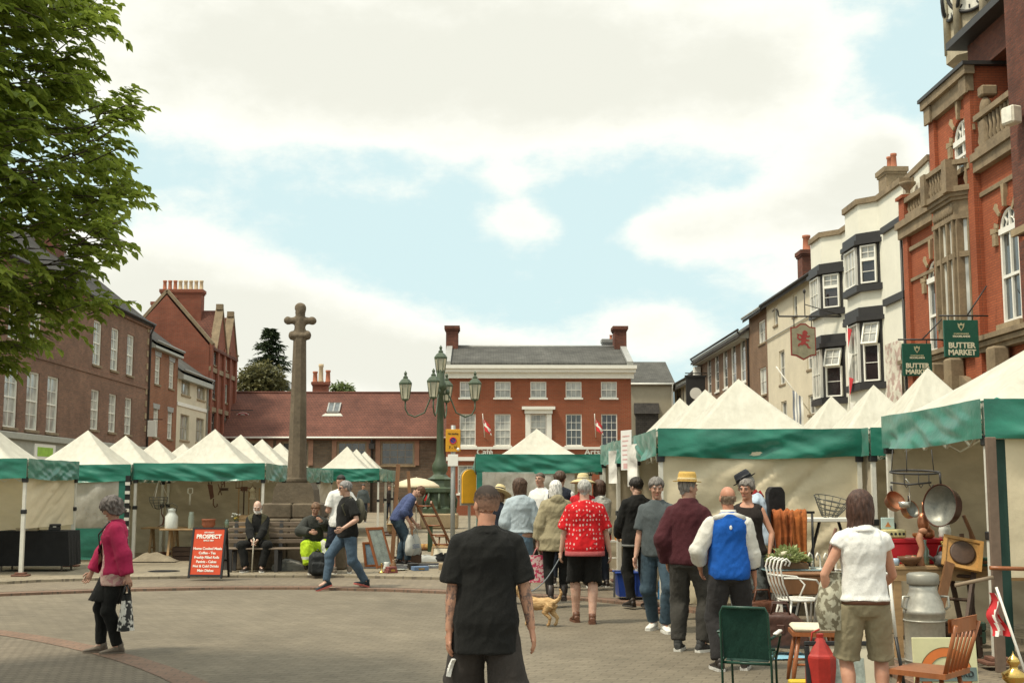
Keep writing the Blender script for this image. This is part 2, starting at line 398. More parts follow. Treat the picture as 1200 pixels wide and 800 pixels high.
def mat_vinyl(name,c,rough,trans,dirt=.3):
 t=NT(name);o=t.obj();f=t.noise(t.scalev(o,(1,1,2.2)),2.0,5,.6)
 cc=t.mix(t.ramp(f,((.3,0),(.7,1))),mul(c,1-dirt),mul(c,1+dirt*.6));t.col(cc);t.set(rough,0,.5);t.b.inputs['Sheen Weight'].default_value=.15
 t.bump(t.math('ADD',t.noise(o,4,4),t.math('MULTIPLY',t.noise(o,120,1),.05)),.45,.03)
 tr=t.n('ShaderNodeBsdfTranslucent');t.l(cc,tr.inputs[0]);mx=t.n('ShaderNodeMixShader');mx.inputs[0].default_value=trans
 t.l(t.b.outputs[0],mx.inputs[1]);t.l(tr.outputs[0],mx.inputs[2]);t.l(mx.outputs[0],t.out.inputs[0]);return t.m
M_VAL=mat_vinyl('green vinyl valance',(.020,.185,.124),.30,.15)
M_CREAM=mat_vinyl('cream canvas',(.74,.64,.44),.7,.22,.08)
M_CREAMD=mat_vinyl('weathered canvas darkened for shade',(.44,.375,.265),.75,.09,.2)  # canvas colour darkened further to put the stall interiors in shade
M_GREENW=mat_vinyl('green canvas',(.022,.17,.12),.55,.2)
M_ALU=mat('painted stall pole',(.62,.60,.52),.45,.12,8)
M_ALUD=mat('dark stall pole',(.05,.05,.045),.5,.2,8)
M_RUST=mat('rusty foot plate',(.15,.07,.045),.85,.4,12,.3)
M_BLK=mat('black plastic',(.015,.015,.015),.45,.2,8)
def mat_clear():
 t=NT('clear plastic window');o=t.obj();f=t.noise(t.scalev(o,(1,1,.5)),3,4);t.col((.62,.60,.53));t.set(.18,0,.6)
 t.bump(t.noise(t.scalev(o,(2.2,2.2,1)),2.3,3),.7,.06)
 tp=t.n('ShaderNodeBsdfTransparent');mx=t.n('ShaderNodeMixShader');t.l(t.ramp(f,((.3,.35),(.75,.62))),mx.inputs[0])
 t.l(tp.outputs[0],mx.inputs[1]);t.l(t.b.outputs[0],mx.inputs[2]);t.l(mx.outputs[0],t.out.inputs[0]);return t.m
M_CLEAR=mat_clear()
_st={}
def sheet(mb,a,b,ztop,zbot,m=0,fold=.035,seed=0,nu=56,nv=34,sag=0.0,drag=0.0):
 """a hanging cloth from a to b (x,y), with diagonal drag folds"""
 a,b=V((a[0],a[1],0)),V((b[0],b[1],0));d=(b-a);L=d.length;nrm=V((-d.y,d.x,0)).normalized()
 def f(u,v):
  z=ztop+(zbot-ztop)*v-sag*math.sin(PI*u)*(1-v)
  h=(ztop-zbot)*v;c_,s_=math.cos(.25+.3*drag),math.sin(.25+.3*drag);al=u*L*c_-h*s_;ac=u*L*s_+h*c_;wv=noise.noise(V((al*.8,ac*.9,seed)))
  k=.8*wv+.75*(max(0,1-3.5*abs(noise.noise(V((al*.45+seed,ac*2.1+wv*.7,seed*1.3)))))-.3)+.4*(max(0,1-3.5*abs(noise.noise(V((al*.9,ac*4.6+wv,seed*2.3)))))-.3)
  e=min(1,6*u,6*(1-u))*min(1,5*v+.15)
  return a+d*u+nrm*(fold*k*e)+V((0,0,z))
 mb.grid(f,nu,nv,m)
def stall_meshes(w,d,zt,vh,pk,seed,h0=.40):
 key=(w,d,zt,vh,pk,seed)
 if key in _st:return _st[key]
 hw,hd=w/2,d/2
 c=MB()
 def roof(u,v):
  s=u*4;k=int(s)%4;t=s-int(s)
  P4=[(-hw,-hd),(hw,-hd),(hw,hd),(-hw,hd)];a,b=P4[k],P4[(k+1)%4]
  x=a[0]+(b[0]-a[0])*t;y=a[1]+(b[1]-a[1])*t
  h=v**1.0;z=zt+(pk-zt)*(.07*h+.93*max(0,(h-h0)/(1-h0))**1.12)
  mid=1-abs(2*t-1)
  sag=-.05*mid*math.sin(PI*min(1,v*1.05))-.02*mid*(1-v)
  wr=(.022*noise.noise(V((u*30+seed,v*2.4,seed)))+.03*(max(0,1-4*abs(noise.noise(V((u*13+seed,v*.7,seed*1.9)))))-.3)*min(1,v*3))*(1-v)**.8*min(1,4*mid)*min(1,v*6+.1)
  return V((x*(1-v),y*(1-v),z+sag+wr))
 c.grid(roof,64,20,0,wrap=True)
 vl=MB();nrm=[(0,-1),(1,0),(0,1),(-1,0)];C4=[(-hw,-hd),(hw,-hd),(hw,hd),(-hw,hd)]
 for k in range(4):
  a,b=C4[k],C4[(k+1)%4];n_=nrm[k]
  def f(u,v,a=a,b=b,n_=n_,k=k):
   x=a[0]+(b[0]-a[0])*u;y=a[1]+(b[1]-a[1])*u
   q=noise.noise(V((u*3.2+v*1.3+k*5+seed,v*1.2,seed*2.1)))*.085+noise.noise(V((u*8.5-v*3.1+k,v*1.5+u*3,seed)))*.055
   q+=.028*(max(0,1-3.5*abs(noise.noise(V((u*2.2+k,v*2.6+u*4.5*(1 if(k+seed)%2 else-1),seed*1.1)))))-.3)
   e=min(1,5*u,5*(1-u));o_=.022+q*e*(.25+.75*v)+.03*v*e
   sag=.03*math.sin(PI*u)*(.3+v)+.015*noise.noise(V((u*4,k,seed)))
   return V((x+n_[0]*o_,y+n_[1]*o_,zt+.015-vh*v-sag*e))
  vl.grid(f,60,14,0)
 fr=MB()
 for(a,b)in((0,1),(1,2),(2,3),(3,0)):
  A,B=V((*C4[a],zt-.06))*.87,V((*C4[b],zt-.06))*.87;A.z=B.z=zt-.06
  fr.beam(A,B,.03,.03);n=4;dz=.34
  for i in range(n):
   p,q=A+(B-A)*(i/n),A+(B-A)*((i+1)/n);lo=V((0,0,-dz))
   fr.beam(p,q+lo,.026,.014);fr.beam(p+lo,q,.026,.014)
 for x,y in C4:fr.beam((x*.95,y*.95,zt-.1),(x*.5,y*.5,zt-.08),.03,.03);fr.beam((x*.5,y*.5,zt-.08),(0,0,pk-.25),.03,.03)
 lg=MB();lg.beam((0,0,.03),(0,0,zt),.055,.055,0);lg.beam((0,0,.03),(0,0,1.15),.066,.066,0)
 lg.box(-.045,.045,-.045,.045,1.12,1.2,1,.008);lg.box(-.048,.048,-.048,.048,zt-.42,zt-.32,1,.008)
 ft=MB();ft.box(-.14,.14,-.12,.12,0,.035,0,.008);ft.box(-.09,.09,-.08,.08,.035,.07,0,.006)
 strp=MB()
 _st[key]=[c.mesh('canopy',M_CAN),vl.mesh('valance',M_VAL),fr.mesh('truss',M_ALU),lg.mesh('leg',[M_ALU,M_BLK]),ft.mesh('foot_plate',M_RUST)]
 return _st[key]
def stall(label,cx,cy,w,d,zt,vh=.36,pk=3.15,seed=1,z0=KERB,legs=(0,1,2,3),rz=0,group='green and white market stalls',walls=(),h0=.40):
 t=thing('market_stall',label,'market stall',(cx,cy,z0),rz,group)
 me=stall_meshes(w,d,round(zt-z0,3),vh,round(pk-z0,3),seed,h0)
 link('canopy',me[0],t);link('valance',me[1],t);link('truss',me[2],t)
 hw,hd=w/2-.04,d/2-.04;C4=[(-hw,-hd),(hw,-hd),(hw,hd),(-hw,hd)]
 for k in legs:
  l=link('leg',me[3],t,loc=(*C4[k],0));link('foot_plate',me[4],l)
 for i,(sides,m,ztop,zbot,fold,drag)in enumerate(walls):
  for s_ in(sides if isinstance(sides,(list,tuple))else[sides]):
   mb=MB();a,b=C4[s_],C4[(s_+1)%4]
   sheet(mb,a,b,ztop-z0,zbot,0,fold,seed+i*3+s_,drag=drag);mb.build('side_wall',m,t)
 return t
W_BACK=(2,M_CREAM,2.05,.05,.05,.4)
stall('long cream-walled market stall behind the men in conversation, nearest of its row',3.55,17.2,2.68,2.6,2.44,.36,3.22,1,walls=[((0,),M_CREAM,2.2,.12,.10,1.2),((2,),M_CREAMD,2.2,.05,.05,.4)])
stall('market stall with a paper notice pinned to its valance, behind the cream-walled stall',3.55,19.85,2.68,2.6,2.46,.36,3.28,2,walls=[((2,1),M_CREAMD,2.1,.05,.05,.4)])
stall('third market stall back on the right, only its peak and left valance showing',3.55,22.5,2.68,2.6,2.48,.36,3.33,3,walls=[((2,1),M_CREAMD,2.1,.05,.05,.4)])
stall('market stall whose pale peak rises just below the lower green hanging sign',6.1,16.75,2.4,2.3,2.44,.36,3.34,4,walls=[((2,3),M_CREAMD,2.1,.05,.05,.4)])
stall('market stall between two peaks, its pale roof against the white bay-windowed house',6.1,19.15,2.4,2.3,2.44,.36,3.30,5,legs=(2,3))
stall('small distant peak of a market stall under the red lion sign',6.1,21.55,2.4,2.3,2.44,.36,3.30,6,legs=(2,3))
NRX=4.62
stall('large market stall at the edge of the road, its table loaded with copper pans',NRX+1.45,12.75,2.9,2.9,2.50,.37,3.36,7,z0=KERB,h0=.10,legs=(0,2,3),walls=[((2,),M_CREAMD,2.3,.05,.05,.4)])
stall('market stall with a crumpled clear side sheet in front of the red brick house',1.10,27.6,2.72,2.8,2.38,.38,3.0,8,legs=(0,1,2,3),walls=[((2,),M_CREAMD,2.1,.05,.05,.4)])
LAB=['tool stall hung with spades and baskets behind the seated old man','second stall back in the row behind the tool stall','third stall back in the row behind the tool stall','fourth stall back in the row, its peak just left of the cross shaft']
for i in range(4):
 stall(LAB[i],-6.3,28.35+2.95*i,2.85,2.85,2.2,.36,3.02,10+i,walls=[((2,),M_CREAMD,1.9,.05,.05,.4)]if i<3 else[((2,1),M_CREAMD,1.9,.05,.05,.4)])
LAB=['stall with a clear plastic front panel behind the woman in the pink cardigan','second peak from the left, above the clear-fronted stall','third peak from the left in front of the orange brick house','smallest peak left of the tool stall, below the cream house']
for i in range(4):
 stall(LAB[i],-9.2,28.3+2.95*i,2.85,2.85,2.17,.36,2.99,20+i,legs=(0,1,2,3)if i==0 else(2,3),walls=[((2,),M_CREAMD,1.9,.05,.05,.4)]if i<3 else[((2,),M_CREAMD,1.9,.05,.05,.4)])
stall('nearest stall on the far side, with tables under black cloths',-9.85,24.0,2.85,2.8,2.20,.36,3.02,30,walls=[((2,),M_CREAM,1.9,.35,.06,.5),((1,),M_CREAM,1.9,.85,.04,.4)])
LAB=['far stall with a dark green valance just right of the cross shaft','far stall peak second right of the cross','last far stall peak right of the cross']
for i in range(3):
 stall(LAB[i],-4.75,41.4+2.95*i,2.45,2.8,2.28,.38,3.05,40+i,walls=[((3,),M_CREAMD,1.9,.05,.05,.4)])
XL,XR=-17.0,14.0
B_BROWN=mat_brick('brown brick',(.29,.145,.095),(.19,.10,.07),(.23,.18,.13))
B_ORANGE=mat_brick('orange brick',(.34,.125,.06),(.27,.10,.05),(.26,.2,.14),stain=.25)
B_RED=mat_brick('red brick',(.30,.085,.048),(.24,.07,.042),(.22,.13,.09),stain=.3)
B_GEO=mat_brick('warm red brick',(.33,.088,.042),(.27,.072,.036),(.27,.15,.09),stain=.2)
B_MKT=mat_brick('bright red pressed brick',(.42,.118,.052),(.35,.095,.045),(.25,.09,.05),stain=.25)
B_OLD=mat_brick('old rough brick',(.24,.085,.055),(.145,.06,.045),(.15,.09,.065),stain=.45,bump=.9)
B_TAN=mat_brick('tan brick',(.27,.155,.09),(.21,.12,.075),(.26,.21,.15))
B_STONE=mat_brick('coursed gritstone',(.24,.175,.12),(.15,.115,.085),(.19,.16,.12),.36,.17,.02,.45,.8)
R_SLATE=mat_brick('slate roof',(.135,.13,.115),(.10,.098,.088),(.055,.055,.05),.30,.16,.012,.5)
R_SLATED=mat_brick('dark slate roof',(.075,.068,.06),(.055,.05,.045),(.035,.032,.03),.30,.16,.012,.45)
R_TILE=mat_brick('plain clay tile roof',(.185,.072,.048),(.15,.06,.042),(.075,.036,.028),.19,.12,.012,.4)
STONE=mat('buff sandstone',(.31,.235,.14),.88,.32,2.2,.5,bscale=18)
STONED=mat('weathered dark sandstone',(.225,.17,.105),.9,.38,2.0,.6,bscale=18)
RENDER_C=mat('cream render',(.60,.535,.40),.85,.12,.9,.15,bscale=40)
RENDER_W=mat('white render',(.75,.73,.62),.8,.07,.8,.1,bscale=40)
RENDER_B=mat('beige render',(.36,.32,.235),.85,.12,.8,.15,bscale=40)
PAINT_W=mat('white paint',(.80,.78,.70),.45,.06,4)
PAINT_K=mat('black paint',(.028,.026,.025),.5,.2,5)
PAINT_G=mat('grey green paint',(.36,.36,.31),.5,.12,5)
GUT=mat('cast iron gutter',(.035,.032,.03),.5,.2,6)
LEAD=mat('lead flashing',(.30,.30,.28),.55,.2,4)
POT_T=mat('terracotta chimney pot',(.36,.13,.07),.85,.25,6)
POT_B=mat('buff chimney pot',(.48,.37,.23),.85,.25,6)
GLASS=mat_glass('window glass');GLASS_P=mat_glass('pale glass with net curtain and sky reflection',(.40,.40,.36),.12)  # GLASS_P: pale base colour paints in net curtains and, elsewhere, reflected sky
GLASS_D=mat_glass('dark window glass',(.025,.02,.022),.05)
_wc={}
def win_mesh(w,h,cols,rows,rev,style='sash',frame=PAINT_W,bar=.022,fw=.055):
 key=(round(w,2),round(h,2),cols,rows,style,frame.name)
 if key in _wc:return _wc[key]
 f=MB();x=w/2
 f.box(-x,-x+fw,-.05,.05,0,h);f.box(x-fw,x,-.05,.05,0,h);f.box(-x+fw,x-fw,-.05,.05,h-fw,h);f.box(-x+fw,x-fw,-.05,.05,0,fw)
 iw=w-2*fw
 if style=='sash':
  f.box(-x+fw,x-fw,-.035,.02,h*.5-.025,h*.5+.025)
 for c in range(1,cols):f.box(-x+fw+iw*c/cols-bar/2,-x+fw+iw*c/cols+bar/2,-.02,.015,fw,h-fw)
 for r_ in range(1,rows):
  if style=='sash' and r_*2==rows:continue
  z=fw+(h-2*fw)*r_/rows;f.box(-x+fw,x-fw,-.018,.013,z-bar/2,z+bar/2)
 p=MB();p.poly([(-x+fw*.6,.012,fw*.6),(x-fw*.6,.012,fw*.6),(x-fw*.6,.012,h-fw*.6),(-x+fw*.6,.012,h-fw*.6)])
 _wc[key]=(f.mesh('window',frame),{},p);return _wc[key]
def window(par,x,z,w,h,cols=2,rows=4,rev=.10,glass=GLASS,style='sash',sill=STONE,frame=PAINT_W,y=0.0,rz=0,sillout=.06,lintel=None,fw=.055):
 fm,panes,p=win_mesh(w,h,cols,rows,rev,style,frame,fw=fw)
 if glass.name not in panes:panes[glass.name]=p.mesh('pane',glass)
 o=link('window',fm,par,loc=(x,y+rev,z),rz=rz);link('pane',panes[glass.name],o)
 if sill:
  key=('sill',round(w,2),sill.name)
  if key not in _wc:s=MB();s.box(-w/2-.08,w/2+.08,-rev-sillout,-.051,-.10,.002,0,.01);_wc[key]=s.mesh('sill',sill)
  link('sill',_wc[key],o)
 if lintel:
  key=('lintel',round(w,2),lintel.name)
  if key not in _wc:
   s=MB();s.prism([(-w/2-.06,h),(w/2+.06,h),(w/2+.16,h+.26),(-w/2-.16,h+.26)],-rev-.012,-rev+.03);_wc[key]=s.mesh('lintel',lintel)
  link('lintel',_wc[key],o)
 return o
def wall_front(mb,x0,x1,z0,z1,ops,y=0.0,rev=.14,m=0,mr=None):
 """a wall face in the plane y with openings (xa,xb,za,zb[,arch])"""
 mr=m if mr is None else mr
 xs=sorted({x0,x1,*[o[0]for o in ops],*[o[1]for o in ops]});zs=sorted({z0,z1,*[o[2]for o in ops],*[o[3]for o in ops]})
 xs=[q for q in xs if x0<=q<=x1];zs=[q for q in zs if z0<=q<=z1]
 for i in range(len(xs)-1):
  for j in range(len(zs)-1):
   cx,cz=(xs[i]+xs[i+1])/2,(zs[j]+zs[j+1])/2
   if any(o[0]<cx<o[1]and o[2]<cz<o[3]for o in ops):continue
   mb.poly([(xs[i],y,zs[j]),(xs[i+1],y,zs[j]),(xs[i+1],y,zs[j+1]),(xs[i],y,zs[j+1])],m)
 for o in ops:
  a,b,c,d=o[:4]
  mb.poly([(a,y,c),(a,y+rev,c),(a,y+rev,d),(a,y,d)],mr);mb.poly([(b,y,c),(b,y,d),(b,y+rev,d),(b,y+rev,c)],mr)
  mb.poly([(a,y,c),(b,y,c),(b,y+rev,c),(a,y+rev,c)],mr)
  if len(o)>4 and o[4]:
   r_=(b-a)/2;cx=(a+b)/2;zc=d-r_;n=14
   arc=[(cx+r_*math.cos(PI*k/n),zc+r_*math.sin(PI*k/n))for k in range(n+1)]
   for k in range(n):
    p,q=arc[k],arc[k+1]
    mb.poly([(p[0],y,p[1]),(p[0],y,d),(q[0],y,d),(q[0],y,q[1])],m)
    mb.poly([(p[0],y,p[1]),(q[0],y,q[1]),(q[0],y+rev,q[1]),(p[0],y+rev,p[1])],mr)
  else:mb.poly([(a,y,d),(a,y+rev,d),(b,y+rev,d),(b,y,d)],mr)
def box_sides(mb,x0,x1,z0,z1,D,gable=None,m=0):
 """the two end walls and the back; gable = (ridge depth, ridge height)"""
 for x in(x0,x1):
  pts=[(x,0,z0),(x,D,z0),(x,D,z1)]+([(x,gable[0],gable[1])]if gable else[])+[(x,0,z1)]
  mb.poly(pts,m)
 mb.poly([(x0,D,z0),(x1,D,z0),(x1,D,z1),(x0,D,z1)],m)
def gable_roof(par,m,x0,x1,ze,zr,D,over=.25,th=.14,yr=None,ridge_m=None,parent_name='roof'):
 yr=D/2 if yr is None else yr;mb=MB()
 sl=(zr-ze)/yr;sb=(zr-ze)/(D-yr)
 f0=(-over,ze-over*sl);b0=(D+over,ze-over*sb)
 mb.prism([(f0[0],f0[1]),(yr,zr),(b0[0],b0[1]),(b0[0],b0[1]+th),(yr,zr+th),(f0[0],f0[1]+th)],x0,x1,0,'x')
 o=mb.build('roof',m,par)
 if ridge_m:r_=MB();r_.tube([(x0,yr,zr+th),(x1,yr,zr+th)],.10,8);r_.build('ridge',ridge_m,o)
 return o
def chimney(par,x,y,z0,z1,wx,wy,m,pots=(),potm=POT_T,poth=.75,potr=.12):
 c=MB();c.box(x-wx/2,x+wx/2,y-wy/2,y+wy/2,z0,z1-.3)
 c.box(x-wx/2-.05,x+wx/2+.05,y-wy/2-.05,y+wy/2+.05,z1-.3,z1-.2);c.box(x-wx/2-.1,x+wx/2+.1,y-wy/2-.1,y+wy/2+.1,z1-.2,z1)
 o=c.build('chimney',m,par)
 for(px_,py_,*rest)in pots:
  pm=rest[0]if rest else potm;hh=poth*(rest[1]if len(rest)>1 else 1)
  q=MB();q.lathe([(potr*1.15,0),(potr*1.1,hh*.08),(potr*.95,hh*.12),(potr*.8,hh*.8),(potr,hh*.86),(potr,hh),(potr*.7,hh),(potr*.6,hh*.7)],10,0,(px_,py_,z1));q.build('chimney_pot',pm,o)
 return o
def gutter(par,x0,x1,z,out=.25,m=GUT,pipes=(),zb=0.0):
 g=MB();g.tube([(x0,-out-.03,z),(x1,-out-.03,z)],.065,8);o=g.build('gutter',m,par)
 for px_ in pipes:
  d=MB();d.tube([(px_,-out-.03,z),(px_,-out-.03,z-.12),(px_,-.07,z-.5),(px_,-.07,zb)],.05,8);d.build('drainpipe',m,par)
 return o
RZL,RZR=PI/2,-PI/2
def LL(y0):
 def f(px,py,off=0.0):q=onX(px,py,XL+off);return q.y-y0,q.z
 return f
def RRr(y0):
 def f(px,py,off=0.0):q=onX(px,py,XR-off);return y0-q.y,q.z
 return f
Y0=30.0;f=LL(Y0);t=thing('brown_brick_building','brown brick building with two rows of white sash windows above a pale shopfront','building',(XL,Y0,0),RZL)
xE=f(176,400)[0];ze=f(176,381)[1]
ops=[];wins=[]
def lw(pxa,pxb,ya,yb,pxz=None):
 xa=f(pxa,450)[0];xb=f(pxb,450)[0];pm=(pxa+pxb)/2;wins.append((xa,xb,f(pm,yb)[1],f(pm,ya)[1]));return wins[-1]
zu=(f(150,439)[1],f(150,391)[1]);zl=(f(150,509)[1],f(150,466)[1]+.0)
for(a,b)in((107,117.5),(128.5,137.5),(146.5,156.5)):
 xa,xb=f(a,450)[0],f(b,450)[0];c=(xa+xb)/2;ops+=[(c-.55,c+.55,zu[0],zu[1]),(c-.55,c+.55,zl[0],zl[1])]
for px_ in(80,62.5,39,13.5,-14,-50,-95):
 c=f(px_,450)[0]
 if px_!=80:ops.append((c-.62,c+.62,zl[0]-.35,zl[1]+.1))
 if px_<60:ops.append((c-.55,c+.55,zu[0],zu[1]))
ops=[o for o in ops if o[0]>.3]
mb=MB();zs=f(107,519)[1]
zs=zl[0]-.75
wall_front(mb,0,xE,zs,ze,ops);box_sides(mb,0,xE,0,ze,9,(4.5,ze+3.6));mb.build('wall',B_BROWN,t)
for o in ops:window(t,(o[0]+o[1])/2,o[2],o[1]-o[0],o[3]-o[2],2,4,.1,GLASS_P,sill=STONED)
st=MB();zz=(zu[0]+zl[1])/2+.1;st.box(0,xE,-.04,-.002,zz,zz+.16);st.box(0,xE,-.09,-.002,ze-.22,ze-.02);st.build('string_course',B_BROWN,t)
gutter(t,0,xE,ze+.02,.2,pipes=(xE-.15,))
qn=MB()
for i in range(9):qn.box(xE-.55,xE-.3,-.03,.0,4.4+i*.62,4.7+i*.62)
qn.build('quoin',STONE,t)
gable_roof(t,R_SLATED,-.1,xE+.1,ze,ze+3.6,9,.15,.14,None,B_OLD)
chimney(t,f(140,350)[0],3.3,ze+1.6,f(140,318)[1]+2.2,1.6,.8,B_OLD,[(f(140,350)[0]-.4,3.3),(f(140,350)[0]+.4,3.3)])
sh=MB()
sh.box(0,xE,-.35,-.004,zs-.02,zs+.22,0,.02);sh.box(0,xE,-.22,-.004,zs-.75,zs-.022,0);sh.box(0,xE,-.2,-.004,0,.6)
for i in range(15):sh.box(i*(xE-.3)/14,i*(xE-.3)/14+.28,-.2,-.004,.602,zs-.752)
sf=sh.build('shopfront',PAINT_G,t)
g=MB();g.poly([(0,-.06,.6),(xE,-.06,.6),(xE,-.06,zs-.75),(0,-.06,zs-.75)]);g.build('shop_window',GLASS_D,sf)
sg=MB();c=f(45,520)[0];sg.box(c-1.1,c+1.1,-.27,-.222,zs-.68,zs-.1);so_=sg.build('shop_sign',PAINT_W,t)
sg=MB();sg.box(c-.8,c+.8,-.28,-.2705,zs-.56,zs-.22);sg.build('green_panel',mat('lime green sign',(.30,.52,.06),.5),so_)
mb=MB();mb.box(xE-.75,xE-.7,-.62,-.22,f(167,503)[1]-.35,f(167,503)[1]+.45,0,.01);mb.beam((xE-.72,-.06,f(167,503)[1]+.5),(xE-.72,-.95,f(167,503)[1]+.5),.04,.04,1);mb.build('hanging_sign',[PAINT_W,PAINT_K],t)
YB=Y0+xE
t=thing('orange_brick_building','narrow orange brick building with pale stone lintels beside the drainpipe','building',(XL,YB+.02,0),RZL);f=LL(YB+.02)
W_=f(208,450)[0];ze=f(207,412)[1];ops=[]
for a,b in((181.5,187),(198,203.5)):
 c=f((a+b)/2,450)[0];ops+=[(c-.5,c+.5,f(184,450)[1],f(184,417)[1])];ops+=[(c-.5,c+.5,f(184,512)[1],f(184,473)[1])]
mb=MB();wall_front(mb,0,W_,0,ze,ops);box_sides(mb,0,W_,0,ze,9,(4.5,ze+3.4));mb.build('wall',B_ORANGE,t)
for o in ops:window(t,(o[0]+o[1])/2,o[2],o[1]-o[0],o[3]-o[2],2,4,.1,GLASS_P,sill=STONED,lintel=LEAD)
fa=MB();fa.box(0,W_,-.3,-.01,ze-.35,ze-.03);fa.build('fascia',PAINT_G,t);gutter(t,0,W_,ze,.3,LEAD)
gable_roof(t,R_SLATED,0,W_,ze,ze+3.4,9,.3,.14,None,LEAD);YC=YB+.02+W_
t=thing('cream_rendered_building','cream rendered building with grey mullioned windows and a low slate roof','building',(XL,YC+.02,0),RZL);f=LL(YC+.02)
W_=f(244,450)[0];ze=f(243,446)[1];ops=[]
for a in(218,236):
 c=f(a,450)[0];ops+=[(c-1.0,c+1.0,f(218,463)[1],f(218,434)[1]),(c-1.0,c+1.0,f(218,516)[1],f(218,486)[1])]
mb=MB();wall_front(mb,0,W_,0,ze,ops);box_sides(mb,0,W_,0,ze,9,(4.5,ze+3.2));mb.build('wall',RENDER_C,t)
for o in ops:window(t,(o[0]+o[1])/2,o[2],o[1]-o[0],o[3]-o[2],3,2,.12,GLASS_P,'case',STONE,mat('stone coloured frame',(.42,.37,.27),.7))
st=MB();zz=f(225,477)[1];st.box(0,W_,-.05,-.003,zz-.1,zz+.1);st.build('string_course',PAINT_W,t)
fa=MB();fa.box(0,W_,-.32,-.01,ze-.5,ze-.03);fa.build('fascia',PAINT_G,t)
gutter(t,0,W_,ze,.32,LEAD,(W_-.3,));gable_roof(t,R_SLATE,0,W_,ze,ze+3.2,9,.32,.14,None,LEAD);YD=YC+.02+W_
t=thing('red_gabled_building','tall red brick building with two pointed dormer gables and a chimney of many pots','building',(XL,YD+.02,0),RZL);f=LL(YD+.02)
W_=f(275,450)[0];ze=f(246,405)[1];D=12.0;zr=f(190,330)[1]
q=onX(243,400,XL);ops=[]
for a in(252,263.5):c=f(a,450)[0];ops+=[(c-.55,c+.55,f(252,428)[1],f(252,402)[1]),(c-.9,c+.9,f(252,468)[1],f(252,445)[1]),(c-.9,c+.9,f(252,520)[1],f(252,483)[1])]
zr=ze+3.1;D=5.4;YR=2.7
mb=MB();wall_front(mb,0,W_,0,ze,ops);box_sides(mb,0,W_,0,ze,D,(YR,zr));mb.build('wall',B_RED,t)
for o in ops:window(t,(o[0]+o[1])/2,o[2],o[1]-o[0],o[3]-o[2],3,3,.1,GLASS,'case',STONED)
st=MB()
for yy in(434,480):zz=f(252,yy)[1];st.box(0,W_,-.12,-.003,zz-.18,zz+.1)
st.build('string_course',STONED,t)
pl=MB()
for i in range(5):x=.25+i*(W_-.5)/4;pl.box(x-.22,x+.22,-.16,-.004,0,ze+.2)
pl.build('pilaster',B_RED,t)
gable_roof(t,R_TILE,.45,W_-.1,ze,zr,D,.2,.16,YR,B_RED)
for x in(.2,W_-.2):cp=MB();cp.beam((x,-.2,ze+.1),(x,YR,zr+.3),.36,.18);cp.beam((x,YR,zr+.3),(x,D,ze+.1),.36,.18);cp.build('coping',STONED,t)
for a in(256,269):
 c=f(a,450)[0];w2=1.55;g=MB();zp=ze+2.5
 g.prism([(c-w2,ze-.2),(c+w2,ze-.2),(c,zp)],-.12,.25);go=g.build('gable',B_RED,t)
 g=MB();g.prism([(c-w2-.13,ze-.2),(c,zp+.2),(c+w2+.13,ze-.2),(c+w2+.02,ze-.2),(c,zp),(c-w2-.02,ze-.2)],-.2,.3);g.box(c-.16,c+.16,-.16,.26,zp+.1,zp+.45);g.build('coping',STONED,go)
 g=MB();g.poly([(c-w2,.26,ze+.1),(c,.26,zp+.05),(c,2.4,zp+.05),(c-w2,.8,ze+.1)]);g.poly([(c+w2,.26,ze+.1),(c,.26,zp+.05),(c,2.4,zp+.05),(c+w2,.8,ze+.1)]);g.build('dormer_roof',R_TILE,go)
YK=77.0;qa,qb=onY(190,340,YK),onY(239,340,YK);ly=lambda X:XL-X
pots=[(YK-YD-.02,ly(qa.x+(qb.x-qa.x)*(i+.5)/8),POT_B if i>2 else POT_T)for i in range(8)]
chimney(t,YK-YD-.02,ly((qa.x+qb.x)/2),ze,qa.z,.8,qb.x-qa.x-.1,B_RED,pots,POT_B,.62,.13)
chimney(t,.75,YR+.55,ze,onX(165,341,XL-YR-.5).z,.8,.8,B_RED)
sg=MB();c=f(267.5,490)[0];zz=f(267.5,494)[1]
sg.at((c,-.95,zz),PI/2).tube([(0,0,0),(0,.05,0)],.62,20,0);ho=sg.build('hanging_sign',PAINT_W,t)
sg=MB();sg.at((c-.01,-.95,zz),PI/2).tube([(.55*math.cos(k*PI/12),0,.55*math.sin(k*PI/12))for k in range(24)],.07,6,0,closed=True);sg.tube([(-.3,0,0),(.3,0,0)],.1,6);sg.build('sign_ring',mat('dark red sign',(.25,.03,.035),.5),ho)
sg=MB();sg.beam((c,.0,zz+.75),(c,-1.6,zz+.75),.05,.05);sg.build('sign_bracket',PAINT_K,ho)
def cb(px,py,y):q=onY(px,py,y);return q.x,q.z
YS=78.0;x0=cb(262,500,YS)[0];x1=cb(530,500,YS)[0];ze=cb(400,512,YS)[1]
t=thing('stone_hall_building','long low stone building with a broad clay tile roof and mullioned windows','building',(x0,YS,0));W_=x1-x0
ops=[]
for a,b in((395,430),(446,486)):xa,xb=cb(a,500,YS)[0]-x0,cb(b,500,YS)[0]-x0;ops.append((xa,xb,cb(400,545,YS)[1],cb(400,517,YS)[1]))
for a,b in((330,362),(285,315)):xa,xb=cb(a,500,YS)[0]-x0,cb(b,500,YS)[0]-x0;ops.append((xa,xb,cb(400,545,YS)[1],cb(400,517,YS)[1]))
D=9.5;zr=onY(400,463,YS+D/2).z
mb=MB();wall_front(mb,0,W_,0,ze,ops,0,.25);box_sides(mb,0,W_,0,ze,D,(D/2,zr));mb.build('wall',B_STONE,t)
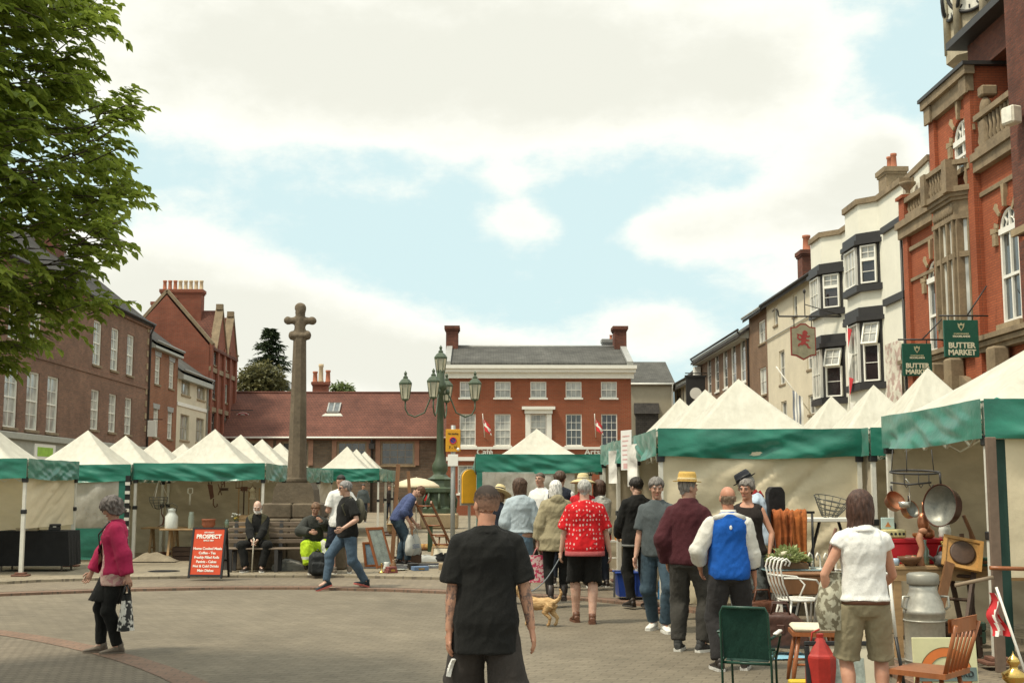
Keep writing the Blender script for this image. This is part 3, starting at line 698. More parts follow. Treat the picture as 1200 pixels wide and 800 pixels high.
for o in ops:
 wo=window(t,(o[0]+o[1])/2,o[2],o[1]-o[0],o[3]-o[2],4,3,.2,GLASS,'case',STONE,mat('pale stone mullion',(.36,.29,.2),.85),fw=.12)
 fr=MB();w2=(o[1]-o[0])/2;h=o[3]-o[2];fr.box(-w2-.3,w2+.3,-.26,-.2,h,h+.25);fr.box(-w2-.3,-w2,-.26,-.2,0,h);fr.box(w2,w2+.3,-.26,-.2,0,h);fr.build('surround',mat('pink sandstone',(.33,.19,.13),.9,.25,3),wo)
gable_roof(t,R_TILE,-.2,W_+.2,ze,zr,D,.3,.16,None,R_TILE);gutter(t,0,W_,ze-.05,.32,PAINT_W,())
d_=MB();xx=cb(436,520,YS)[0]-x0;d_.tube([(xx,-.3,ze-.1),(xx,-.1,ze-.5),(xx,-.1,0)],.07);d_.box(xx-.18,xx+.18,-.3,-.02,ze-.75,ze-.4);d_.build('drainpipe',GUT,t)
sk=MB();q=onY(392,478,YS+3.1);sx=q.x-x0;sl_=(zr-ze)/(D/2)
def rp(x,y,up=0):return(x,y,ze+sl_*y+.16+up)
sk.poly([rp(sx-.34,2.4,.12),rp(sx+.34,2.4,.12),rp(sx+.34,3.3,.12),rp(sx-.34,3.3,.12)],0);ro=sk.build('skylight',GLASS,t)
sk=MB()
for a,b in((rp(sx-.38,2.35,.1),rp(sx+.38,2.35,.1)),(rp(sx-.38,3.35,.1),rp(sx+.38,3.35,.1)),(rp(sx-.38,2.35,.1),rp(sx-.38,3.35,.1)),(rp(sx+.38,2.35,.1),rp(sx+.38,3.35,.1)),(rp(sx,2.35,.1),rp(sx,3.35,.1))):sk.beam(a,b,.09,.1)
sk.build('skylight_frame',LEAD,ro)
sk=MB();sk.poly([rp(sx-.7,2.0,.03),rp(sx+.7,2.0,.03),rp(sx+.5,2.3,.03),rp(sx-.5,2.3,.03)]);sk.build('flashing',mat('pale lead',(.5,.47,.4),.6),ro)
YH=92.0;qa,qb=onY(359,445,YH),onY(380,462,YH)
t=thing('house_behind_roof','red brick house behind the long roof, only its chimney with three tall pots showing','house',(qa.x-4,YH,0))
mb=MB();zt=onY(370,463,YH).z-1.6;mb.box(0,9,0,7,0,zt-1.5);mb.build('wall',B_RED,t);gable_roof(t,R_SLATED,0,9,zt-1.5,zt+.6,7,.2,.14)
cw=qb.x-qa.x;cx=4+cw/2;chimney(t,cx,3,zt-1,onY(370,444,YH).z,cw-.2,.9,B_RED,[(cx-.45,3,POT_T,.9),(cx+.0,3,POT_B,1.5),(cx+.55,3,POT_T,1.0)],POT_T,.95,.2)
YG=70.0;x0=cb(523,500,YG)[0];x1=cb(740,500,YG)[0];W_=x1-x0
t=thing('georgian_house','symmetrical warm red brick house with white sash windows and a slate roof','house',(x0,YG,0));g_=lambda px,py:(cb(px,py,YG)[0]-x0,cb(px,py,YG)[1])
ze=g_(630,441)[1];ops=[];up=(g_(630,466)[1],g_(630,447)[1]);fl=(g_(630,522)[1],g_(630,485)[1])
cs=[g_(px_,500)[0]for px_ in(548,589,631,672.5,714)]
for i,c in enumerate(cs):ops.append((c-.46,c+.46,up[0],up[1]));ops.append((c-.46,c+.46,fl[0]+(.25 if i==2 else 0),fl[1]))
gz=g_(630,545)[1]
for c in cs:ops.append((c-.55,c+.55,gz-1.6,gz))if c!=cs[2]else ops.append((c-.6,c+.6,0.02,gz-.1))
mb=MB();wall_front(mb,0,W_,0,ze,ops);box_sides(mb,0,W_,0,ze,8,(4,ze+2.6));mb.build('wall',B_GEO,t)
for i,o in enumerate(ops):
 gl=GLASS_D if i==9 else(GLASS if i in(7,)else GLASS_P)
 window(t,(o[0]+o[1])/2,o[2],o[1]-o[0],o[3]-o[2],3 if i<10 else 2,4 if(i<10 and i%2)else(2 if i<10 else 3),.1,gl,sill=PAINT_W)
k=MB();c=cs[2];k.box(c-.75,c-.46,-.1,-.004,fl[0],fl[1]);k.box(c+.46,c+.75,-.1,-.004,fl[0],fl[1]);k.box(c-.8,c+.8,-.2,-.004,fl[1]+.02,fl[1]+.25);k.box(c-.95,c+.95,-.32,-.004,fl[1]+.252,fl[1]+.42);k.build('window_surround',PAINT_W,t)
k=MB();zb=g_(630,525)[1];k.box(0,W_,-.08,-.003,zb-.06,zb+.08);zb2=g_(630,536)[1];k.box(0,W_,-.1,-.003,zb2-.18,zb2+.04);k.build('string_course',PAINT_W,t)
k=MB();k.box(-.15,W_+.15,-.18,-.004,ze-.12,ze+.22);k.box(-.25,W_+.25,-.38,-.004,ze+.222,ze+.42);k.box(-.3,W_+.3,-.5,-.004,ze+.422,ze+.62);k.build('cornice',PAINT_W,t)
zr=onY(630,409,YG+4).z;gable_roof(t,R_SLATE,.1,W_-.1,ze+.66,zr,8,.05,.14,4,LEAD)
for x in(.05,W_-.05):k=MB();k.beam((x,-.2,ze+.75),(x,4,zr+.22),.35,.22);k.beam((x,4,zr+.22),(x,8,ze+.75),.35,.22);k.build('coping',LEAD,t)
for a,b in((523,537),(719,733)):
 qa,qb=onY(a,400,YG+4).x-x0,onY(b,400,YG+4).x-x0;chimney(t,(qa+qb)/2,4,ze+1,onY(530,383,YG+4).z,qb-qa,1.2,B_OLD)
chimney(t,onY(714,400,YG+5).x-x0,5.6,ze+1,onY(714,398,YG+5.6).z,.7,.7,LEAD,[(onY(716,400,YG+5.6).x-x0,5.6)],POT_T,.3,.1)
zl_=g_(630,529.5)[1]
lettering('Café',.50,PAINT_W,t,(g_(568,530)[0],-.02,zl_),bold=.012);lettering('Arts',.50,PAINT_W,t,(g_(694,530)[0],-.02,zl_),bold=.012)
M_RED=mat('red flag cloth',(.55,.035,.04),.8);M_BLUE=mat('blue flag cloth',(.02,.03,.15),.8)
for a,lab in((568,'small red and white flag on the house wall above the word Café'),(698,'small red and white flag on the house wall above the word Arts')):
 x,z=g_(a,505);x+=x0
 fl_=thing('flag',lab,'flag',(x,YG-.02,z),0,'flags on the red brick house')
 p=MB();p.rod((0,0,-.35),(-.12,-.75,.95),.025);p.build('flagpole',PAINT_W,fl_)
 s_=MB();s_.grid(lambda u,v:V((-.10+.40*u+.1*v,-.62+.05*math.sin(6*u+2*v),.72-.72*v*(1-.2*u)-.42*u)),10,10,0,mfn=lambda u,v:1 if abs(u-v)<.1 or abs(v-.45)<.1 else 0);s_.build('flag_cloth',[M_RED,PAINT_W],fl_)
YE=88.0;x0=cb(735,500,YE)[0];x1=cb(790,500,YE)[0];W_=x1-x0;ze=cb(760,450,YE)[1];D=9
t=thing('beige_rendered_house','plain beige rendered house with a grey slate roof beside the red brick house','house',(x0,YE,0))
mb=MB();wall_front(mb,0,W_,0,ze,[]);zr=onY(760,426,YE+D/2).z;box_sides(mb,0,W_,0,ze,D,(D/2,zr));mb.build('wall',RENDER_B,t)
gable_roof(t,R_SLATE,0,W_+.1,ze,zr,D,.2,.14);gutter(t,0,W_,ze,.2,PAINT_W,(W_-.1,))
mb=MB();mb.box(.6,2.2,-.5,0,0,cb(745,485,YE)[1]);mb.prism([(0,cb(745,485,YE)[1]),(-.6,cb(745,485,YE)[1]),(0,cb(745,485,YE)[1]+.8)],.5,2.3,0,'x');mb.build('lean_to',R_SLATED,t)
f0=RRr(0)
def yOf(px,py):return onX(px,py,XR).y
YA,YBk,YCk,YDk,YEk,YFk=yOf(790,446),yOf(820,420),yOf(899,400),onX(951,320,XR-.63).y+.06,yOf(1060,280),yOf(1187,200)
YTn=yOf(878,400)
t=thing('timbered_house','small pale house with dark timber strips at the far end of the right row','house',(XR,YA,0),RZR);f=RRr(YA);W_=YA-YBk
ze=f(806,446)[1];mb=MB();wall_front(mb,0,W_,0,ze,[(W_*.3,W_*.6,3.2,4.6)]);box_sides(mb,0,W_,0,ze,8,(4,ze+3.4));mb.build('wall',RENDER_C,t)
window(t,W_*.45,3.2,W_*.3,1.4,3,2,.1,GLASS,'case')
k=MB()
for i in range(9):k.box(.1+i*(W_-.35)/8,.28+i*(W_-.35)/8,-.03,-.002,2.8,ze-.1)
k.build('timber_strips',PAINT_K,t)
fa=MB();fa.box(0,W_,-.45,-.01,ze-.3,ze-.02);fa.build('fascia',PAINT_G,t)
gable_roof(t,R_SLATED,0,W_,ze,ze+3.4,8,.5,.14);gutter(t,0,W_,ze,.5)
q=onX(815,460,XR-.75)
s_=thing('hanging_sign','black hanging sign with a white disc, at the far end of the right row','sign',(XR,q.y,q.z),RZR)
k=MB();k.box(-.05,.05,-1.35,-.12,-1.0,1.0,0,.02);k.box(-.09,.09,-1.42,-.05,1.0,1.12,0);k.box(-.09,.09,-1.42,-.05,-1.1,-1.0,0);k.build('board',PAINT_K,s_)
k=MB();k.at((.052,-.74,-.05)).tube([(0,0,0),(.012,0,0)],.38,20);k.build('disc',PAINT_W,s_)
k=MB();k.beam((0,0,1.25),(0,-1.4,1.25),.06,.06);k.build('bracket',GUT,s_)
t=thing('tan_brick_building','tan brick building with a row of tall narrow white windows under deep eaves','building',(XR,YBk-.02,0),RZR);f=RRr(YBk-.02);W_=YBk-YTn
zb_=onX(852,446,XR)
ze=f(850,403)[1];ops=[]
for px_,ya,yb in((831.5,417.5,454),(840.5,412.5,457),(850.5,407,450),(860.5,401,448),(871.5,396,440)):
 c=f(px_,450)[0];ops.append((c-.62,c+.62,f(px_,yb)[1],f(px_,ya)[1]))
for o in list(ops):ops.append((o[0],o[1],3.0,5.0))
ops=[(o[0],o[1],min(o[2],o[3]-2.4),o[3])if o[3]>5.5 else o for o in ops]
mb=MB();wall_front(mb,0,W_,0,ze,ops);box_sides(mb,0,W_,0,ze,9,(4.5,ze+3.0));mb.build('wall',B_TAN,t)
for o in ops:window(t,(o[0]+o[1])/2,o[2],o[1]-o[0],o[3]-o[2],1,4,.06,GLASS,'case',PAINT_W,fw=.1)
fa=MB();fa.box(0,W_,-.5,-.01,ze-.45,ze-.03);fa.build('fascia',PAINT_G,t)
gable_roof(t,R_SLATED,-.1,W_+.1,ze,ze+3.0,9,.6,.16);gutter(t,0,W_,ze,.58,GUT,(W_-.12,.25))
k=MB();k.box(.15,.75,-.5,-.06,ze-1.3,ze-.55,0,.02);k.build('floodlight',PAINT_W,t)
t=thing('buff_brick_building','narrow buff brick building between the tan brick and cream buildings','building',(XR,YTn-.02,0),RZR);f=RRr(YTn-.02);W_=YTn-YCk
ops=[];c=W_*.72;ze=f(890,371)[1]
for ya,yb in((372,401),(430,462)):ops.append((c-.75,c+.75,f(895,yb)[1],f(895,ya+(2 if ya<400 else 0))[1]))
ze=ops[0][3]+.5
mb=MB();wall_front(mb,0,W_,0,ze,ops);box_sides(mb,0,W_,0,ze,9,(4.5,ze+3.0));mb.build('wall',B_TAN,t)
for o in ops:window(t,(o[0]+o[1])/2,o[2],o[1]-o[0],o[3]-o[2],2,2,.1,GLASS_P,'case',STONED)
gable_roof(t,R_SLATED,0,W_,ze,ze+3.0,9,.35,.16);gutter(t,0,W_,ze,.35,LEAD)
t=thing('cream_building','cream rendered building with small dark windows behind the red lion sign','building',(XR,YCk-.02,0),RZR);f=RRr(YCk-.02);W_=YCk-YDk
ze=f(945,328)[1];ops=[]
for px_,w_,ya,yb in((917,.55,410,450),(934,.38,343,369),(954,.0,0,0),(918,.55,470,505),(950,.5,405,432),(911,.4,358,380),(951,.6,462,485)):
 if not w_:continue
 c=f(px_,450)[0];c=min(c,W_-w_-.1);ops.append((c-w_,c+w_,f(px_,yb)[1],f(px_,ya)[1]))
mb=MB();wall_front(mb,0,W_,0,ze,ops);box_sides(mb,0,W_,0,ze,9,(4.5,ze+3.2));mb.build('wall',RENDER_C,t)
for o in ops:window(t,(o[0]+o[1])/2,o[2],o[1]-o[0],o[3]-o[2],2,2,.12,GLASS,'case',STONED)
gable_roof(t,R_SLATED,-.2,W_,ze,ze+3.2,9,.3,.16);gutter(t,0,W_,ze,.3)
k=MB();zz=f(915,400)[1];k.tube([(0,-.05,f(902,398)[1]),(W_,-.05,f(902,398)[1]+.15)],.03);k.build('cable',PAINT_G,t)
q=onX(945,290,XR+1.6);xx=YCk-q.y
chimney(t,xx,1.6,ze,onX(945,295,XR+1.6).z,.95,.7,B_OLD,[(xx,1.6)],POT_T,.8,.2)
t=thing('white_bay_house','white rendered house with black-trimmed canted bay windows on two floors','house',(XR,YDk-.02,0),RZR);Yb=YDk-.02
def lx(px,X,py=380):return Yb-onX(px,py,X).y
P1,P2=.63,.55
b1=(lx(951,XR-P1)-.02,lx(965,XR-P1),lx(989,XR));b2=(lx(994,XR-P2),lx(1010,XR-P2),lx(1031,XR))
b1=(max(b1[0],.05),b1[1],b1[1]+P1);b2=(b2[0],b2[1],b2[1]+P2)
W_=Yb-YEk;z1=onX(952,284,XR-P1).z;z2=onX(995,246,XR-P2).z
def outline(o,back=True):
 """plan of the front, pushed out by o"""
 k=o*.42
 return[(0 if not o else-.0,-P1-o),(b1[1]+k,-P1-o),(b1[2]+k,-o),(b2[0]-P2-k,-o),(b2[0]-k,-P2-o),(b2[1]+k,-P2-o),(b2[2]+k,-o),(W_,-o)]
xs_=(b1[2]+b2[0]-P2)/2+.3
def clip(pl,xa,xb):
 out=[]
 for i in range(len(pl)-1):
  (x0,y0),(x1,y1)=pl[i],pl[i+1]
  for q in(0,1):
   pass
  if x1<xa or x0>xb:continue
  def at(x):return(x,y0+(y1-y0)*((x-x0)/(x1-x0)if x1!=x0 else 0))
  A=(x0,y0)if x0>=xa else at(xa);B=(x1,y1)if x1<=xb else at(xb)
  if not out or out[-1]!=A:out.append(A)
  out.append(B)
 return out
m_=MB();ol=outline(0)
m_.prism(clip(ol,0,xs_)+[(xs_,8),(0,8)],0,z1,0,'z');m_.prism(clip(ol,xs_,W_)+[(W_,8),(xs_,8)],0,z2,0,'z');m_.build('wall',RENDER_W,t)
c_=MB();o1=outline(.12)
def band_(mb,xa,xb,z0,z1_,o,m=0,inn=.25):
 a=clip(outline(o),xa,xb);bb=clip(outline(-inn),xa,xb);mb.prism(a+bb[::-1],z0,z1_,m,'z')
band_(c_,0,xs_,z1-.06,z1+.14,.1);band_(c_,xs_,W_,z2-.06,z2+.14,.1);c_.prism([(W_-.3,.3),(W_+.12,.3),(W_+.12,8),(W_-.3,8)],z2-.06,z2+.14,0,'z');c_.build('coping',STONED,t)
mg=MB();mg.box(1.2,W_-1.0,3.0,7,z1,z2+1.2);mg.build('roof',R_SLATED,t)
def bayfloor(b,P,zs,zc,hc,px_lab):
 k=.04;tr=MB();e=.42*.16
 pl=lambda o:[(b[0]-P,-.0-(o if False else 0)),(b[0]-.42*o,-P-o),(b[1]+.42*o,-P-o),(b[2]+.42*o+(.3*o),0)]
 x0_=max(b[0]-P,.0)
 def pl(o):return[(x0_,0),(max(b[0],.0),-P-o),(b[1]+.42*o,-P-o),(b[2]+1.4*o,0)]
 tr.prism(pl(.03),zs,zc,0,'z');tr.prism(pl(.22),zc+.002,zc+.16,0,'z');tr.prism(pl(.13),zc+.162,zc+hc,0,'z');tr.prism(pl(.17),zs-.24,zs-.002,0,'z')
 o=tr.build('bay_trim',PAINT_K,t)
 h=zc-zs-.08;wf=b[1]-max(b[0],0)-.3
 window(t,(max(b[0],0)+b[1])/2,zs+.04,wf,h,3,2,-.09,GLASS_P,'case',None,PAINT_W,y=-P)
 L=P*1.414;cx,cy=(b[1]+b[2])/2,-P/2;n_=V((.707,-.707));hl=h*.62
 def cant(zz,hh,r_,gl,cols,rows,out=.09):
  wm=window(t,0,0,L*.78,hh,cols,rows,0,gl,'case',None,PAINT_W);wm.location=(cx+n_.x*out,cy+n_.y*out,zz);wm.rotation_euler=(r_,0,R(45));return wm
 cant(zs+.04,hl,0,GLASS_D,1,2)
 up_=cant(zs+.04+hl,h-hl,0,GLASS_P,2,2,.10 if px_lab else.09)
 if px_lab:up_.rotation_euler=(R(-18),0,R(45));up_.location+=V((.25*n_.x*.7,.25*n_.y*.7,0))
zb=lambda px,py,P:onX(px,py,XR-P).z
bayfloor(b1,P1,zb(957,367,P1),zb(957,326,P1),.42,False)
bayfloor(b1,P1,zb(962,468,P1),zb(962,409,P1),.5,True)
bayfloor(b2,P2,zb(1002,338,P2),zb(1002,291,P2),.42,False)
bayfloor(b2,P2,zb(1007,450,P2),zb(1007,378,P2),.5,True)
for xa_,xb_,zz,hh in((b2[2]+.5,W_,zb(1058,257,0)-.1,.22),(b2[2]+.5,W_,zb(1060,346,0)-.1,.24),(b1[2]+.3,b2[0]-P2,zb(994,380,0),.22),(b1[2]+.3,b2[0]-P2,zb(992,303,0),.2)):
 st=MB();st.box(xa_,xb_,-.12,-.004,zz,zz+hh);st.build('string_course',PAINT_K,t)
xr_=W_+(YEk-onX(1075,186,XR).y);z3=onX(1075,187,XR).z;zw_=onX(1062,268,XR).z+.22
k=MB();k.prism([(b2[2]+.1,z2-.1),(W_-.03,z2-.1),(W_-.03,zw_),(xr_,zw_),(xr_,z3),(b2[2]+.1,z2+.02)],.36,5.5);k.build('upper_wall',RENDER_W,t)
k=MB();k.beam((b2[2],.6,z2+.08),(xr_+.06,.6,z3+.06),.62,.2);k.box(xr_-.3,xr_+.08,.95,5.5,z3+.01,z3+.17);k.build('raking_coping',STONED,t)
q=onX(1045,205,XR+2.6);xx=Yb-q.y
chimney(t,xx,2.6,z2-.5,onX(1045,199,XR+2.6).z,1.0,.8,STONED,[(xx-.2,2.6),(xx+.3,2.6)],POT_T,.6,.13)
k=MB();q=onX(1060,320,XR);xx=Yb-q.y;k.tube([(W_-.12,-.08,z2-1),(W_-.12,-.08,0)],.05);k.build('drainpipe',GUT,t)
q=onX(1050,420,XR);x_=onX(1050,420,XR-.1)
k=MB();sheet(k,(0,0),(1.6,0),0,-2.5,0,.1,4,12,10)
o=one('cloth_banner',k,mat_cloth('pale printed banner',(.62,.58,.48),(.45,.33,.28),'mottle',3),'pale faded banner hanging on the white house between bay and brick building','banner',(XR-.12,q.y+.75,onX(1050,401,XR).z),RZR)
q=onX(1001,432,XR-.6)
k=MB()
for i in range(4):k.poly([(0,0,-.9*i),(.02,-.45,-.9*i-.1),(.0,0,-.9*i-.75)],i%2);k.poly([(.012,0,-.9*i-.02),(.0,.015,-.9*i-.76),(.034,-.45,-.9*i-.1)],i%2)
k.rod((0,0,.1),(0,0,-3.6),.015,5,1)
one('bunting_string',k,[M_RED,PAINT_W],'string of red and white pennants hanging down between the two bays','bunting',(q.x-.2,q.y,q.z+1.5))
t=thing('butter_market_building','ornate red brick and sandstone market hall with arched windows and balustrades','market hall',(XR,YEk-.02,0),RZR);Yb=YEk-.02
def mx_(px,py,X=XR):q=onX(px,py,X);return Yb-q.y,q.z
xa=mx_(1094.5,125)[0];xb=mx_(1145,110)[0];xe=mx_(1202,300)[0]+3
zw=mx_(1062,268)[1];zp=mx_(1095,118)[1];zr_=mx_(1160,183)[1]
wl=(mx_(1087,330)[0],mx_(1103,330)[0]);wlc=sum(wl)/2;
opl=(wlc-.62,wlc+.62,mx_(1095,412)[1],mx_(1095,303)[1],1)
wrc=mx_(1183,300)[0];opr=(wrc-.6,wrc+.6,mx_(1183,378)[1],mx_(1183,240)[1],1)
wpc=mx_(1131,170)[0];opp=(wpc-.62,wpc+.62,mx_(1130,200)[1],mx_(1130,140)[1],1)
PJ=.10
mb=MB();wall_front(mb,0,xa,0,zw,[opl],0,.14);wall_front(mb,xb,xe,0,zr_,[opr],0,.14);wall_front(mb,xa,xb,0,zp,[opp],-PJ,.14)
for x in(xa,xb):mb.poly([(x,-PJ,0),(x,6,0),(x,6,zp),(x,-PJ,zp)])
mb.poly([(0,0,0),(0,6,0),(0,6,zw),(0,0,zw)]);mb.poly([(xe,0,0),(xe,6,0),(xe,6,zr_),(xe,0,zr_)]);mb.poly([(0,6,0),(xe,6,0),(xe,6,zp),(0,6,zp)])
mb.poly([(0,0,zw),(xa,0,zw),(xa,6,zw),(0,6,zw)]);mb.poly([(xb,0,zr_),(xe,0,zr_),(xe,6,zr_),(xb,6,zr_)]);mb.poly([(xa,-PJ,zp),(xb,-PJ,zp),(xb,6,zp),(xa,6,zp)])
mb.box(.13,.57,-.12,-.003,0,zw-.01)
for x,z,y in((xa+.24,zp,-PJ),(xb-.24,zp,-PJ)):mb.box(x-.22,x+.22,y-.115,y-.003,0,z-.01)
mb.build('wall',B_MKT,t)
def round_window(o,y,rev):
 a,b,c,d=o[:4];r_=(b-a)/2;cx=(a+b)/2;zc=d-r_;f_=MB();n=14;fw=.1
 def P_(rad):return[(cx+rad*math.cos(PI*k/n),y+rev,zc+rad*math.sin(PI*k/n))for k in range(n+1)]
 f_.tube(P_(r_-.05),.055,4);f_.box(a,a+fw,y+rev-.05,y+rev+.05,c,zc);f_.box(b-fw,b,y+rev-.05,y+rev+.05,c,zc);f_.box(a,b,y+rev-.09,y+rev+.05,zc-.09,zc+.07)
 f_.box(a+fw,b-fw,y+rev-.05,y+rev+.05,c,c+.1);f_.box(a+fw,b-fw,y+rev-.06,y+rev+.04,(c+zc)/2-.04,(c+zc)/2+.04);f_.box(cx-.035,cx+.035,y+rev-.04,y+rev+.04,c+.1,d-.1)
 for q in(PI*.28,PI*.72):f_.beam((cx+.3*math.cos(q),y+rev,zc+.3*math.sin(q)),(cx+(r_-.08)*math.cos(q),y+rev,zc+(r_-.08)*math.sin(q)),.04,.05)
 f_.tube(P_(.3),.025,4)
 wo=f_.build('window',PAINT_W,t)
 g=MB();g.poly([(a,y+rev+.02,c),(b,y+rev+.02,c)]+[(p[0],y+rev+.02,p[2])for p in P_(r_)]);g.build('pane',GLASS,wo)
 s_=MB();n=17
 for k in range(n):
  q0,q1=PI*k/n,PI*(k+1)/n;key=k==n//2;ro=r_+(.62 if key else(.42 if k%4==0 else.26))
  if k%2==1 and not key and False:continue
  pts=[(cx+rr*math.cos(q),zc+rr*math.sin(q))for rr,q in((r_+.01,q0+.01),(r_+.01,q1-.01),(ro,q1-.01),(ro,q0+.01))]
  s_.prism(pts,y-(.12 if key else(.07 if k%4==0 else.04)),y-.002,0 if(key or k%4==0 or k in(1,n-2))else 1)
 for x in(a-.26,b+.04):s_.box(x,x+.22,y-.09,y-.003,zc-.35,zc-.02)
 s_.box(a-.15,b+.15,y-.14,y-.003,c-.16,c-.004)
 s_.build('surround',[STONE,B_MKT],wo)
round_window(opl,0,.075);round_window(opr,0,.075);round_window(opp,-PJ,.075)
def balustrade(x0,x1,y,z,h,n=None,piers=True):
 s_=MB();L=x1-x0;n=n or max(3,int(L/.24))
 s_.box(x0,x1,y-.14,y+.14,z,z+.16);s_.box(x0,x1,y-.15,y+.15,z+h-.16,z+h)
 for i in range(n):s_.lathe([(.06,.16),(.045,.2),(.085,.34),(.05,.55),(.075,h-.18)],8,0,(x0+(i+.5)*L/n,y,z))
 s_.build('balustrade',STONED,t)
k=MB()
k.box(-.1,xa,-.3,-.004,zw-.02,zw+.2);k.box(-.05,xa,-.22,-.004,zw-.35,zw-.022)
k.box(xb,xe,-.3,-.004,zr_-.02,zr_+.2);k.box(xb,xe,-.22,-.004,zr_-.32,zr_-.022)
ent=mx_(1095,143)[1]
k.box(xa-.04,xb+.04,-PJ-.17,-PJ-.004,ent-.1,zp-.3);k.box(xa-.02,xa+.5,-PJ-.24,-PJ-.172,ent-.15,zp-.32);k.box(xb-.5,xb+.02,-PJ-.24,-PJ-.172,ent-.15,zp-.32)
k.box(xa-.15,xb+.15,-PJ-.3,-PJ-.004,zp-.298,zp-.05)
for zz in(mx_(1070,330)[1],):k.box(-.02,xa,-.06,-.003,zz,zz+.1)
zz=mx_(1112,160)[1];k.box(xa,xb,-PJ-.06,-PJ-.003,opp[3]-.3,opp[3]-.18)if False else None
zg=mx_(1150,395)[1]
for i,(dz,o_)in enumerate(((0,.14),(.14,.22),(.30,.30))):k.box(-.05,xe,-PJ-o_,-PJ+.25,zg-.5+dz,zg-.36+dz-.004)
for(zz,x0_,x1_,y_)in((opl[3]+.62,0,xa,0),(opr[3]+.62,xb,xe,0)):k.box(x0_,x1_,y_-.07,y_-.003,zz,zz+.13)
k.build('cornice',STONED,t)
k=MB();k.box(xa-.2,xb+.2,-PJ-.36,6,zp-.048,zp+.06);k.build('gutter',GUT,t)
balustrade(.62,xa,-.05,zw+.202,.72);balustrade(xb+.1,xe-1,-.05,zr_+.202,1.1)
k=MB();k.box(.08,.6,-.2,.3,zw+.202,zw+.95);k.box(.0,.68,-.28,.38,zw+.952,zw+1.06);pu=k.build('pier',B_MKT,t)
k=MB();k.lathe([(.17,0),(.17,.06),(.08,.1),(.07,.2),(.18,.32),(.27,.42),(.27,.48),(.06,.5)],14,0,(.34,.05,zw+1.062));k.build('urn',STONED,pu)
k=MB();k.box(xb+.35,xb+.75,-.16,.3,zr_+.2,zr_+1.1,0,.05);k.ell((xb+.55,0,zr_+1.4),(.2,.17,.34));k.box(xb+.38,xb+.72,-.16,.3,zr_+1.75,zr_+2.05,0,.04);k.build('carved_finial',STONED,t)
oc=(xa+xb)/2;ow=.80;oz0=mx_(1125,385)[1];oz1=mx_(1108,274)[1];yy=-PJ
def op(o):return[(oc-ow-.36-o*.6,yy),(oc-ow-o*.4,yy-.38-o*.6),(oc+ow+o*.4,yy-.38-o*.6),(oc+ow+.36+o*.6,yy)]
k=MB();k.prism(op(.0),oz0-.3,oz0,0,'z');k.prism(op(.1),oz1+.002,oz1+.14,0,'z');k.prism(op(.02),oz1+.142,oz1+.56,0,'z');k.prism(op(.15),oz1+.562,oz1+.66,0,'z');k.prism(op(.26),oz1+.662,oz1+.78,0,'z')
pts=op(0)
for i in range(3):
 a,b=V((*pts[i],0)),V((*pts[i+1],0));nl=3 if i==1 else 1
 for j in range(nl+1):
  q=a+(b-a)*(j/nl);q=q+((b-a).normalized()*(.09 if j==0 else(-.09 if j==nl else 0)));k.beam((q.x,q.y+.05,oz0),(q.x,q.y+.05,oz1),.11,.2,0,(0,1,0))
 zt_=oz0+(oz1-oz0)*.66;d=(b-a).normalized();k.beam((a.x,a.y+.05,zt_),(b.x,b.y+.05,zt_),.16,.16)
for i in range(9):k.ell((oc-ow+.12+i*(2*ow-.24)/8,yy-.40,oz1+.35),(.13,.05,.16))
orl=k.build('oriel_bay',STONED,t)
k=MB();ins=[(oc-ow-.3,yy),(oc-ow+.02,yy-.28),(oc+ow-.02,yy-.28),(oc+ow+.3,yy)]
for i in range(3):a,b=ins[i],ins[i+1];k.poly([(*a,oz0),(*b,oz0),(*b,oz1),(*a,oz1)])
k.build('pane',GLASS_P,orl)
k=MB()
for i in range(3):
 a,b=V((*ins[i],0)),V((*ins[i+1],0));nl=3 if i==1 else 1;nn=V(((b-a).y,-(b-a).x,0)).normalized()*.03
 for j in range(nl):
  for e_ in(.07,.93):
   q=a+(b-a)*((j+e_)/nl)+nn;k.beam((q.x,q.y,oz0),(q.x,q.y,oz1),.06,.05,0,(0,1,0))
k.build('casement_frame',PAINT_W,orl)
s_=MB();zc_=oz1+.782;bp=op(.2)
for i in range(3):
 a,b=V((*bp[i],0)),V((*bp[i+1],0));s_.beam(a+V((0,0,zc_+.08)),b+V((0,0,zc_+.08)),.22,.16);s_.beam(a+V((0,0,zc_+.86)),b+V((0,0,zc_+.86)),.24,.14);n=max(2,int((b-a).length/.22))
 for j in range(n):q=a+(b-a)*((j+.5)/n);s_.lathe([(.06,.16),(.045,.2),(.085,.36),(.05,.55),(.075,.80)],8,0,(q.x,q.y,zc_))
for i in(1,2):s_.box(bp[i][0]-.17,bp[i][0]+.17,bp[i][1]-.17,bp[i][1]+.17,zc_,zc_+.96)
s_.build('balcony',STONED,t)
k=MB()
for c in(wlc+.9,wrc-.2,(xa+xb)/2):
 zc_=mx_(1170,470)[1]-.6
 for i in range(13):
  q0,q1=PI*i/13,PI*(i+1)/13;k.prism([(c+rr*math.cos(q),zc_+rr*math.sin(q))for rr,q in((1.0,q0),(1.0,q1),(1.5,q1),(1.5,q0))],-PJ-.22,-PJ-.01)
 k.box(c-.25,c+.25,-PJ-.5,-PJ-.02,zc_+.9,zc_+2.0,0,.06)
 for sx in(-1,1):k.box(c+sx*1.25-.25,c+sx*1.25+.25,-PJ-.22,-PJ-.01,0,zc_)
k.build('entrance_arch',STONED,t)
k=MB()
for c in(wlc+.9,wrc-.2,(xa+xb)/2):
 zc_=mx_(1170,470)[1]-.6;k.prism([(c-1,0),(c+1,0)]+[(c+math.cos(PI*i/12),zc_+math.sin(PI*i/12))for i in range(13)],-PJ-.03,-PJ-.012)
